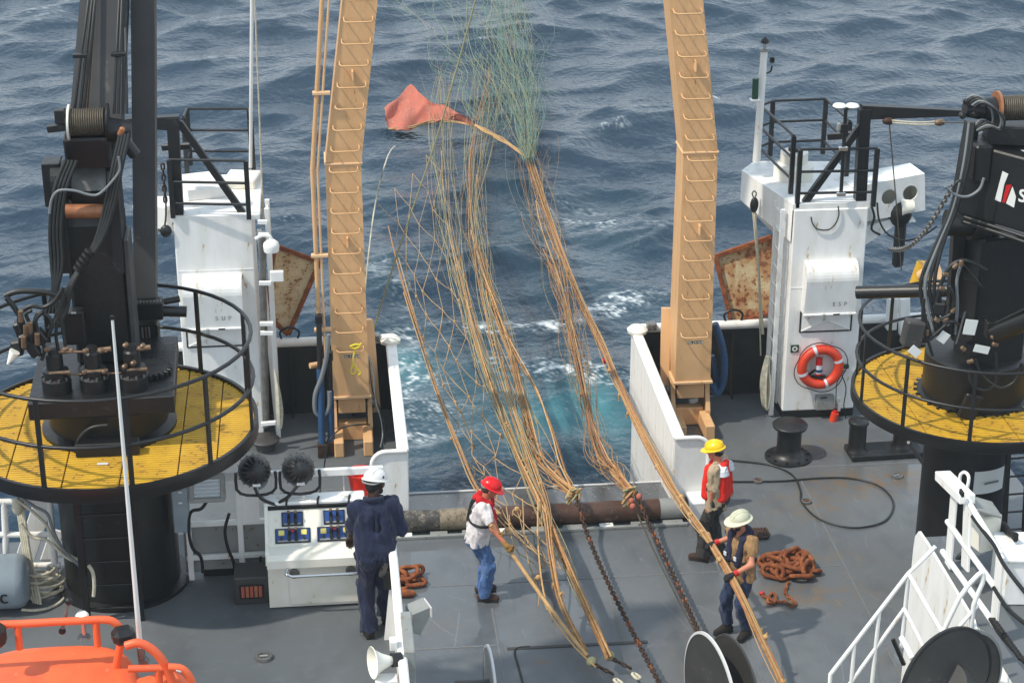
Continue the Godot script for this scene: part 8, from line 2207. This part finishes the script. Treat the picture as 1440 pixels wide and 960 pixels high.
# s: at, yaw, lean, head_yaw, head_pitch, feet [[x,z,turn],[x,z,turn]], rh/lh (world targets), poles, materials and what is worn
func person(label: String, s: Dictionary) -> Node3D:
	var t := thing("person", label, "person", s.at)
	var B := Basis(Vector3.UP, s.yaw)
	var at: Vector3 = s.at
	var W := func(p: Vector3) -> Vector3: return at + B * p
	var hip := Vector3(0, 0.94 - s.get("crouch", 0.0), s.get("hipz", 0.0))
	var Ls: Basis = Basis(Vector3.RIGHT, s.get("lean", 0.0)) * Basis(Vector3.UP, s.get("twist", 0.0))
	var up := func(x: float, y: float, z: float) -> Vector3: return W.call(hip + Ls * (Vector3(x, y - 0.94, z)))
	# person's left is +x when facing +z
	var sh_l: Vector3 = up.call(0.176, 1.44, 0.0); var sh_r: Vector3 = up.call(-0.176, 1.44, 0.0)
	var th: Array = [s.lh, s.rh]; var sh := [sh_l, sh_r]
	var el := []
	for i in 2: el.append(elbow(sh[i], th[i], 0.30, 0.265, B * (s.poles[i] as Vector3)))
	var wr := []
	for i in 2:
		var fd: Vector3 = (th[i] - el[i]).normalized()
		wr.append(el[i] + fd * 0.265)
	var neck: Vector3 = up.call(0, 1.50, 0.0)
	var hb: Basis = B * Ls * Basis(Vector3.UP, s.get("head_yaw", 0.0)) * Basis(Vector3.RIGHT, s.get("head_pitch", 0.0))
	var hc: Vector3 = neck + B * Ls * Vector3(0, 0.085, 0.015) + hb * Vector3(0, 0.085, 0.02)
	var hx := Transform3D(hb, hc)
	# legs
	var knee := []; var ank := []; var hips := []
	for i in 2:
		var f: Array = s.feet[i]
		var a := Vector3(f[0], 0.10, f[1])
		var h := hip + Vector3(0.092 if i == 0 else -0.092, -0.02, 0)
		hips.append(W.call(h)); ank.append(W.call(a))
		var kp := elbow(h, a, 0.425, 0.425, Vector3(0.1 if i == 0 else -0.1, 0, 1))
		knee.append(W.call(kp))
	# --- body: one surface from head to feet
	var bones := [[up.call(0, 1.40, 0), up.call(0, 1.0, 0), 0.095, 0.10], [up.call(0.13, 1.42, 0), up.call(-0.13, 1.42, 0), 0.06, 0.06], [neck + Vector3(0, -0.06, 0), hc - hb * Vector3(0, 0.06, 0.01), 0.062, 0.056]]
	for i in 2:
		bones.append([sh[i], el[i], 0.050, 0.042]); bones.append([el[i], wr[i], 0.043, 0.028])
		bones.append([hips[i], knee[i], 0.075, 0.052]); bones.append([knee[i], ank[i], 0.052, 0.04])
		bones.append([up.call(0.15 if i == 0 else -0.15, 1.42, 0), sh[i], 0.055, 0.05])
	var g := G.new()
	sdf_mesh(g, bones, 0.016, 0.03)
	# head on a finer grid
	var hd := [[hx * Vector3(0, 0.03, -0.022), hx * Vector3(0, 0.035, 0.012), 0.090, 0.082], [hx * Vector3(0, -0.03, 0.035), hx * Vector3(0, -0.075, 0.05), 0.066, 0.045],
		[hx * Vector3(0.03, -0.01, 0.055), hx * Vector3(-0.03, -0.01, 0.055), 0.042, 0.042], [hx * Vector3(0, 0.012, 0.092), hx * Vector3(0, -0.026, 0.112), 0.010, 0.014],
		[hx * Vector3(0.035, 0.028, 0.082), hx * Vector3(-0.035, 0.028, 0.082), 0.014, 0.014], [hx * Vector3(0.02, -0.052, 0.086), hx * Vector3(-0.02, -0.052, 0.086), 0.012, 0.012],
		[hx * Vector3(0, -0.088, 0.078), hx * Vector3(0, -0.092, 0.074), 0.022, 0.022]]
	for sx: float in [1.0, -1.0]:
		hd.append([hx * Vector3(0.086 * sx, 0.012, -0.006), hx * Vector3(0.092 * sx, -0.024, -0.002), 0.017, 0.012])
	sdf_mesh(g, hd, 0.0065, 0.02)
	var glove: Variant = s.get("glove", null)
	var hands := []
	for i in 2:
		var fd: Vector3 = (wr[i] - el[i]).normalized()
		var hdv: Array = s.hand[i]
		var hdir: Vector3 = (fd + B * (hdv[0] as Vector3)).normalized()
		var pal: Vector3 = B * (hdv[1] as Vector3)
		hands.append(hand_bones(wr[i], hdir, pal, B * (hdv[2] as Vector3), hdv[3]))
	if glove == null:
		for i in 2: sdf_mesh(g, hands[i], 0.0045, 0.010)
	part(t, "body", g, s.skin)
	if glove != null:
		for i in 2:
			g = G.new()
			var hb2: Array = []
			for b in hands[i]: hb2.append([b[0], b[1], b[2] + 0.003, b[3] + 0.003])
			hb2.append([wr[i] - (wr[i] - el[i]).normalized() * 0.055, wr[i] + (wr[i] - el[i]).normalized() * 0.02, 0.037, 0.033, false, true])
			sdf_mesh(g, hb2, 0.005, 0.010)
			var gp := part(t, "glove", g, glove)
			if s.has("cuff"):
				g = G.new(); g.cyl(wr[i] - (wr[i] - el[i]).normalized() * 0.07, wr[i] - (wr[i] - el[i]).normalized() * 0.015, 0.043, 0.040, 14); part(gp, "cuff", g, s.cuff)
	# eyes
	for sx: float in [1.0, -1.0]:
		g = G.new(); g.ball(hx * Vector3(0.031 * sx, 0.008, 0.089), Vector3(0.012, 0.008, 0.008), hb, 8); part(t, "eye", g, M.hair)
	# hair under the hat
	g = G.new()
	sdf_mesh(g, [[hx * Vector3(0, 0.02, -0.035), hx * Vector3(0, 0.03, -0.02), 0.092, 0.09], [hx * Vector3(0, -0.04, -0.055), hx * Vector3(0, -0.01, -0.04), 0.055, 0.075]], 0.008, 0.03)
	part(t, "hair", g, s.hair)
	if s.has("beard"):
		g = G.new()
		sdf_mesh(g, [[hx * Vector3(0.03, -0.075, 0.052), hx * Vector3(-0.03, -0.075, 0.052), 0.036, 0.036], [hx * Vector3(0, -0.09, 0.078), hx * Vector3(0, -0.095, 0.07), 0.026, 0.026], [hx * Vector3(0.025, -0.043, 0.096), hx * Vector3(-0.025, -0.043, 0.096), 0.008, 0.008]], 0.006, 0.015)
		part(t, "beard", g, s.beard)
	if s.has("glasses"):
		for sx: float in [1.0, -1.0]:
			g = G.new(); g.ball(hx * Vector3(0.034 * sx, 0.006, 0.098), Vector3(0.027, 0.018, 0.008), hb, 10); part(t, "sunglass_lens", g, M.ink)
		g = G.new(); g.tube([hx * Vector3(0.09, 0.012, 0.02), hx * Vector3(0.06, 0.012, 0.09), hx * Vector3(-0.06, 0.012, 0.09), hx * Vector3(-0.09, 0.012, 0.02)], 0.005, 5); part(t, "sunglass_frame", g, M.ink)
	# --- shirt
	var r := 0.012
	var bl: float = s.get("belly", 0.0)
	var top := [[up.call(0.13, 1.425, -0.005), up.call(-0.13, 1.425, -0.005), 0.070, 0.070], [up.call(0.085, 1.36, -0.01), up.call(0.08, 1.12, 0.01), 0.118, 0.112 + bl], [up.call(-0.085, 1.36, -0.01), up.call(-0.08, 1.12, 0.01), 0.118, 0.112 + bl],
		[up.call(0.0, 1.30, 0.04), up.call(0.0, 1.10, 0.03 + bl), 0.10, 0.10 + bl], [up.call(0.08, 1.12, 0.0), up.call(0.085, s.get("hem", 0.90), 0.0), 0.115 + bl, 0.125 + bl * 0.6, true], [up.call(-0.08, 1.12, 0.0), up.call(-0.085, s.get("hem", 0.90), 0.0), 0.115 + bl, 0.125 + bl * 0.6, true], [up.call(0, 1.12, 0.0), up.call(0, s.get("hem", 0.90), 0.0), 0.12 + bl, 0.125 + bl * 0.6, true], [up.call(0, 1.44, -0.01), up.call(0, 1.515, 0.0), 0.075, 0.066, true]]
	for i in 2:
		top.append([sh[i], sh[i].lerp(el[i], 0.35), 0.068, 0.064])
		if s.sleeve <= 1.0:
			top.append([sh[i], sh[i].lerp(el[i], s.sleeve), 0.068, 0.064, true])
		else:
			top.append([sh[i], el[i], 0.066, 0.056])
			top.append([el[i], el[i].lerp(wr[i], s.sleeve - 1.0), 0.060, 0.048, true])
	g = G.new(); sdf_mesh(g, top, 0.012, 0.05, 0.034, 3 + int(s.yaw * 10.0)); part(t, s.get("top_name", "shirt"), g, s.top)
	# --- trousers
	var bot := [[W.call(hip + Vector3(0.075, 0.06, 0)), W.call(hip + Vector3(0.08, -0.04, -0.01)), 0.115, 0.118], [W.call(hip + Vector3(-0.075, 0.06, 0)), W.call(hip + Vector3(-0.08, -0.04, -0.01)), 0.115, 0.118], [W.call(hip + Vector3(0.03, -0.02, -0.035)), W.call(hip + Vector3(-0.03, -0.02, -0.035)), 0.11, 0.11]]
	for i in 2:
		bot.append([hips[i], knee[i], 0.106, 0.078])
		var fdn: Vector3 = (ank[i] - knee[i]).normalized()
		bot.append([knee[i], ank[i] - fdn * s.get("pant_up", 0.02), 0.078, s.get("pant_r", 0.072), true])
	g = G.new(); sdf_mesh(g, bot, 0.012, 0.04, 0.036, 9 + int(s.yaw * 10.0)); part(t, "trousers", g, s.bottom)
	# --- boots
	for i in 2:
		var f: Array = s.feet[i]
		var fb2: Basis = B * Basis(Vector3.UP, f[2])
		var a: Vector3 = ank[i]
		var toe: Vector3 = a + fb2 * Vector3(0, -0.055, 0.165); var heel: Vector3 = a + fb2 * Vector3(0, -0.05, -0.045)
		g = G.new()
		sdf_mesh(g, [[a + Vector3(0, s.get("boot_h", 0.08), 0), a + fb2 * Vector3(0, -0.02, 0.0), 0.056, 0.056, false, true], [heel, a + fb2 * Vector3(0, -0.045, 0.06), 0.050, 0.052], [a + fb2 * Vector3(0, -0.02, 0.03), toe, 0.052, 0.046]], 0.009, 0.03, 0.0, 1, at.y + 0.012)
		var bt := part(t, "boot", g, s.boot)
		g = G.new()
		g.beam(Vector3(heel.x, at.y + 0.012, heel.z) - fb2 * Vector3(0, 0, 0.035), Vector3(toe.x, at.y + 0.012, toe.z) + fb2 * Vector3(0, 0, 0.03), 0.092, 0.024, Vector3.UP, 0.012)
		part(bt, "sole", g, M.strap)
	hard_hat(t, hx, s.hat, s.get("full_brim", false), s.get("badge", false))
	# --- what each one wears over it
	if s.has("collar_vest"):
		var cv := []
		for sx: float in [1.0, -1.0]:
			cv.append([up.call(0.0, 1.50, -0.095), up.call(0.085 * sx, 1.505, -0.05), 0.050, 0.050])
			cv.append([up.call(0.085 * sx, 1.505, -0.05), up.call(0.105 * sx, 1.47, 0.075), 0.050, 0.050])
			cv.append([up.call(0.105 * sx, 1.47, 0.075), up.call(0.085 * sx, s.get("vest_low", 1.17), 0.135 + bl), 0.050, 0.056])
		g = G.new(); sdf_mesh(g, cv, 0.010, 0.03, 0.012, 4); var v := part(t, "life_vest", g, s.collar_vest)
		g = G.new()
		var ring := []
		for q in 20:
			var an := TAU * q / 20
			ring.append(up.call(cos(an) * (0.215 + bl), s.get("belt_y", 1.15), sin(an) * (0.145 + bl) + 0.01))
		g.tube(ring, 0.018, 6, true, 1); part(v, "belt", g, M.strap)
		for sx: float in [1.0, -1.0]:
			g = G.new(); g.tube([up.call(0.07 * sx, 1.52, -0.10), up.call(0.05 * sx, 1.38, -0.155), up.call(0.02 * sx, 1.15, -0.14 - bl)], 0.016, 6); part(v, "back_strap", g, M.strap)
			if s.has("vest_patch"):
				g = G.new(); g.box(up.call(0.09 * sx, 1.22, 0.192 + bl), Vector3(0.05, 0.06, 0.012), B * Ls, 0.004); part(v, "reflective_patch", g, M.reflective)
	if s.has("full_vest"):
		var fv := []
		for zz: float in [-0.085, 0.095]:
			for sx: float in [1.0, -1.0]:
				fv.append([up.call(0.09 * sx, 1.40, zz), up.call(0.10 * sx, 1.03, zz * 1.15), 0.075, 0.085])
			fv.append([up.call(0, 1.36, zz), up.call(0, 1.03, zz * 1.15), 0.08, 0.085])
		for sx: float in [1.0, -1.0]:
			fv.append([up.call(0.10 * sx, 1.44, -0.10), up.call(0.10 * sx, 1.44, 0.09), 0.052, 0.052])
		fv.append([up.call(0.07, 1.47, -0.09), up.call(-0.07, 1.47, -0.09), 0.05, 0.05])
		g = G.new(); sdf_mesh(g, fv, 0.011, 0.03, 0.012, 6); var v2 := part(t, "life_vest", g, s.full_vest)
		for sx: float in [1.0, -1.0]:
			g = G.new(); sdf_mesh(g, [[up.call(0.10 * sx, 1.43, -0.15), up.call(0.10 * sx, 1.448, -0.02), 0.062, 0.066, true, true], [up.call(0.105 * sx, 1.36, -0.115), up.call(0.10 * sx, 1.44, -0.105), 0.088, 0.072, true, true]], 0.009, 0.02); part(v2, "reflective_panel", g, M.reflective)
			g = G.new(); g.box(up.call(0.205 * sx, 1.16, 0.01), Vector3(0.012, 0.05, 0.16), B * Ls, 0.004); part(v2, "side_strap", g, M.strap)
	if s.has("collar"):
		g = G.new(); g.tube([up.call(0.07, 1.50, 0.07), up.call(0.085, 1.525, 0.0), up.call(0.05, 1.535, -0.07), up.call(-0.05, 1.535, -0.07), up.call(-0.085, 1.525, 0.0), up.call(-0.07, 1.50, 0.07)], 0.022, 8); part(t, "collar", g, s.top)
		g = G.new(); g.beam(up.call(0, 1.45, -0.135), up.call(0, 1.06, -0.118), 0.02, 0.012, Vector3(0, 0, 1)); part(t, "back_seam", g, s.top)
		g = G.new()
		var ring2 := []
		for q in 18: ring2.append(up.call(cos(TAU * q / 18) * 0.203, 1.03, sin(TAU * q / 18) * 0.13))
		g.tube(ring2, 0.014, 6, true, 1); part(t, "waist_seam", g, s.top)
	return t

func build_people():
	# man at the console, back to us
	person("man in navy coveralls and white hard hat working the console levers, back turned", {
		"at": Vector3(0.37, 3.0, -17.02), "yaw": PI + 0.12, "lean": 0.10, "head_yaw": -0.75, "head_pitch": 0.30,
		"feet": [[0.10, -0.02, 0.1], [-0.12, 0.22, -0.2]], "lh": Vector3(0.111, 3.797, -17.42), "rh": Vector3(0.447, 4.02, -17.22),
		"poles": [Vector3(0.8, -0.6, -0.6), Vector3(-1.0, -0.3, -0.6)], "hand": [[Vector3(0, -0.3, 0.5), Vector3(0, -1, 0), Vector3(-1, 0, 0), 0.6], [Vector3(0.3, 0, 0.4), Vector3(0, -1, 0), Vector3(1, 0, 0), 0.8]],
		"skin": M.skin_dark, "hair": M.hair, "beard": M.hair, "top": M.navy, "top_name": "coverall_top", "bottom": M.navy, "sleeve": 1.35, "hem": 0.93, "boot": M.boot, "boot_h": 0.08, "pant_r": 0.085, "pant_up": -0.03, "hat": M.helmet_white, "badge": true, "collar": true, "belly": 0.012})
	# man hauling the rope
	person("man in red hard hat, white T-shirt and jeans hauling a tan rope", {
		"at": Vector3(1.86, 0.0, -22.62), "yaw": PI * 0.5 - 0.12, "lean": 0.16, "head_yaw": 0.0, "head_pitch": 0.32, "hipz": -0.02,
		"feet": [[0.13, 0.02, 0.2], [-0.10, 0.06, -0.1]], "lh": Vector3(2.077, 1.163, -22.28), "rh": Vector3(2.21, 0.992, -22.12),
		"poles": [Vector3(0.7, -0.7, -0.3), Vector3(-0.7, -0.7, -0.3)], "hand": [[Vector3(0, -0.3, 0.1), Vector3(-0.5, -0.3, 0.4), Vector3(0, 1, 0.4), 1.05], [Vector3(0, -0.3, 0.1), Vector3(0.5, -0.3, 0.4), Vector3(0, 1, 0.4), 1.05]],
		"skin": M.skin_red, "hair": M.hair_grey, "top": M.tee, "bottom": M.jeans, "sleeve": 0.72, "hem": 0.86, "boot": M.boot_brown, "boot_h": 0.05, "pant_r": 0.082, "pant_up": -0.01, "glove": M.glove_tan, "hat": M.helmet_red, "collar_vest": M.vest_red, "vest_low": 1.2, "belt_y": 1.20, "belly": 0.03})
	# man watching the net
	person("man in yellow hard hat and orange life vest watching the net from the right", {
		"at": Vector3(5.20, 0.0, -23.32), "yaw": -PI * 0.5 - 0.55, "lean": 0.02, "head_yaw": 0.15, "head_pitch": 0.22,
		"feet": [[0.14, 0.12, 0.15], [-0.10, -0.02, -0.1]], "lh": Vector3(5.055, 0.775, -23.2), "rh": Vector3(5.497, 0.728, -23.7),
		"poles": [Vector3(0.5, 0, -1.0), Vector3(-0.5, 0, -1.0)], "hand": [[Vector3(0, -0.5, 0.1), Vector3(-1, 0, 0), Vector3(0, 0, 1), 1.15], [Vector3(0, -0.5, 0.1), Vector3(1, 0, 0), Vector3(0, 0, 1), 0.7]],
		"skin": M.skin_light, "hair": M.hair, "top": M.oat, "bottom": M.trouser, "sleeve": 0.95, "hem": 0.84, "boot": M.boot_brown, "boot_h": 0.08, "pant_r": 0.088, "pant_up": -0.01, "hat": M.helmet_yellow, "full_vest": M.vest_orange, "belly": 0.012})
	# man steadying the long bundle
	person("bearded man in cream hard hat and khaki T-shirt steadying the long rope bundle", {
		"at": Vector3(5.12, 0.0, -21.38), "yaw": -PI * 0.5 + 0.55, "lean": 0.03, "head_yaw": -0.2, "head_pitch": 0.10,
		"feet": [[0.13, -0.03, 0.3], [-0.10, 0.10, -0.1]], "rh": Vector3(4.821, 1.163, -21.7), "lh": Vector3(4.925, 1.111, -20.98),
		"poles": [Vector3(0.8, -0.5, -0.5), Vector3(-0.6, -0.8, -0.4)], "hand": [[Vector3(0, 0.2, 0.3), Vector3(0, -1, 0.2), Vector3(-1, 0, 0.3), 0.9], [Vector3(0, 0.1, 0.3), Vector3(0, -1, 0.3), Vector3(1, 0, 0.2), 0.9]],
		"skin": M.skin_light, "hair": M.hair, "beard": M.hair, "glasses": true, "top": M.khaki, "bottom": M.jeans_dark, "sleeve": 0.72, "hem": 0.84, "boot": M.boot, "boot_h": 0.10, "pant_r": 0.078, "pant_up": 0.05, "glove": M.glove_black, "cuff": M.red, "hat": M.helmet_old, "full_brim": true, "collar_vest": M.vest_navy, "vest_patch": true, "vest_low": 1.13, "belly": 0.01})
func _ready():
	rng.seed = 20240
	var cam := Camera3D.new()
	cam.name = "camera"
	cam.position = Vector3(0, 13.6, 0)
	cam.rotation = Vector3(deg_to_rad(-23.5), deg_to_rad(-5.8), 0)
	cam.fov = 19.80
	cam.far = 9000.0
	cam.near = 0.1
	add_child(cam)
	cam.current = true
	var we := WorldEnvironment.new()
	we.name = "environment"
	var env := Environment.new()
	env.background_mode = Environment.BG_SKY
	var sky := Sky.new()
	var sm := ProceduralSkyMaterial.new()
	sm.sky_top_color = Color(0.64, 0.70, 0.76)
	sm.sky_horizon_color = Color(0.84, 0.86, 0.87)
	sm.sky_curve = 0.18
	sm.ground_bottom_color = Color(0.20, 0.26, 0.32)
	sm.ground_horizon_color = Color(0.72, 0.77, 0.80)
	sm.energy_multiplier = 1.6
	sky.sky_material = sm
	env.sky = sky
	env.tonemap_mode = Environment.TONE_MAPPER_LINEAR
	env.tonemap_exposure = 1.32
	env.fog_enabled = true
	env.fog_density = 0.0007
	env.fog_light_color = Color(0.74, 0.78, 0.80)
	env.sdfgi_enabled = true
	env.ssao_enabled = true
	env.ssil_enabled = true
	we.environment = env
	add_child(we)
	var sun := DirectionalLight3D.new()
	sun.name = "sun"
	sun.light_energy = 0.95
	sun.light_color = Color(1.0, 0.96, 0.90)
	sun.light_angular_distance = 1.5
	sun.shadow_enabled = true
	add_child(sun)
	sun.look_at_from_position(Vector3.ZERO, Vector3(1.15, -1.75, -0.40), Vector3.UP)
	make_materials()
	build_sea()
	build_decks()
	build_bulwarks()
	build_stern()
	build_gantry()
	build_right_tower()
	build_left_tower()
	build_doors()
	build_left_crane()
	build_right_crane()
	build_bollards()
	pad_eyes()
	build_chains()
	build_console()
	build_left_rails()
	build_left_side()
	build_boat()
	build_right_side()
	build_winches()
	build_net()
	build_people()
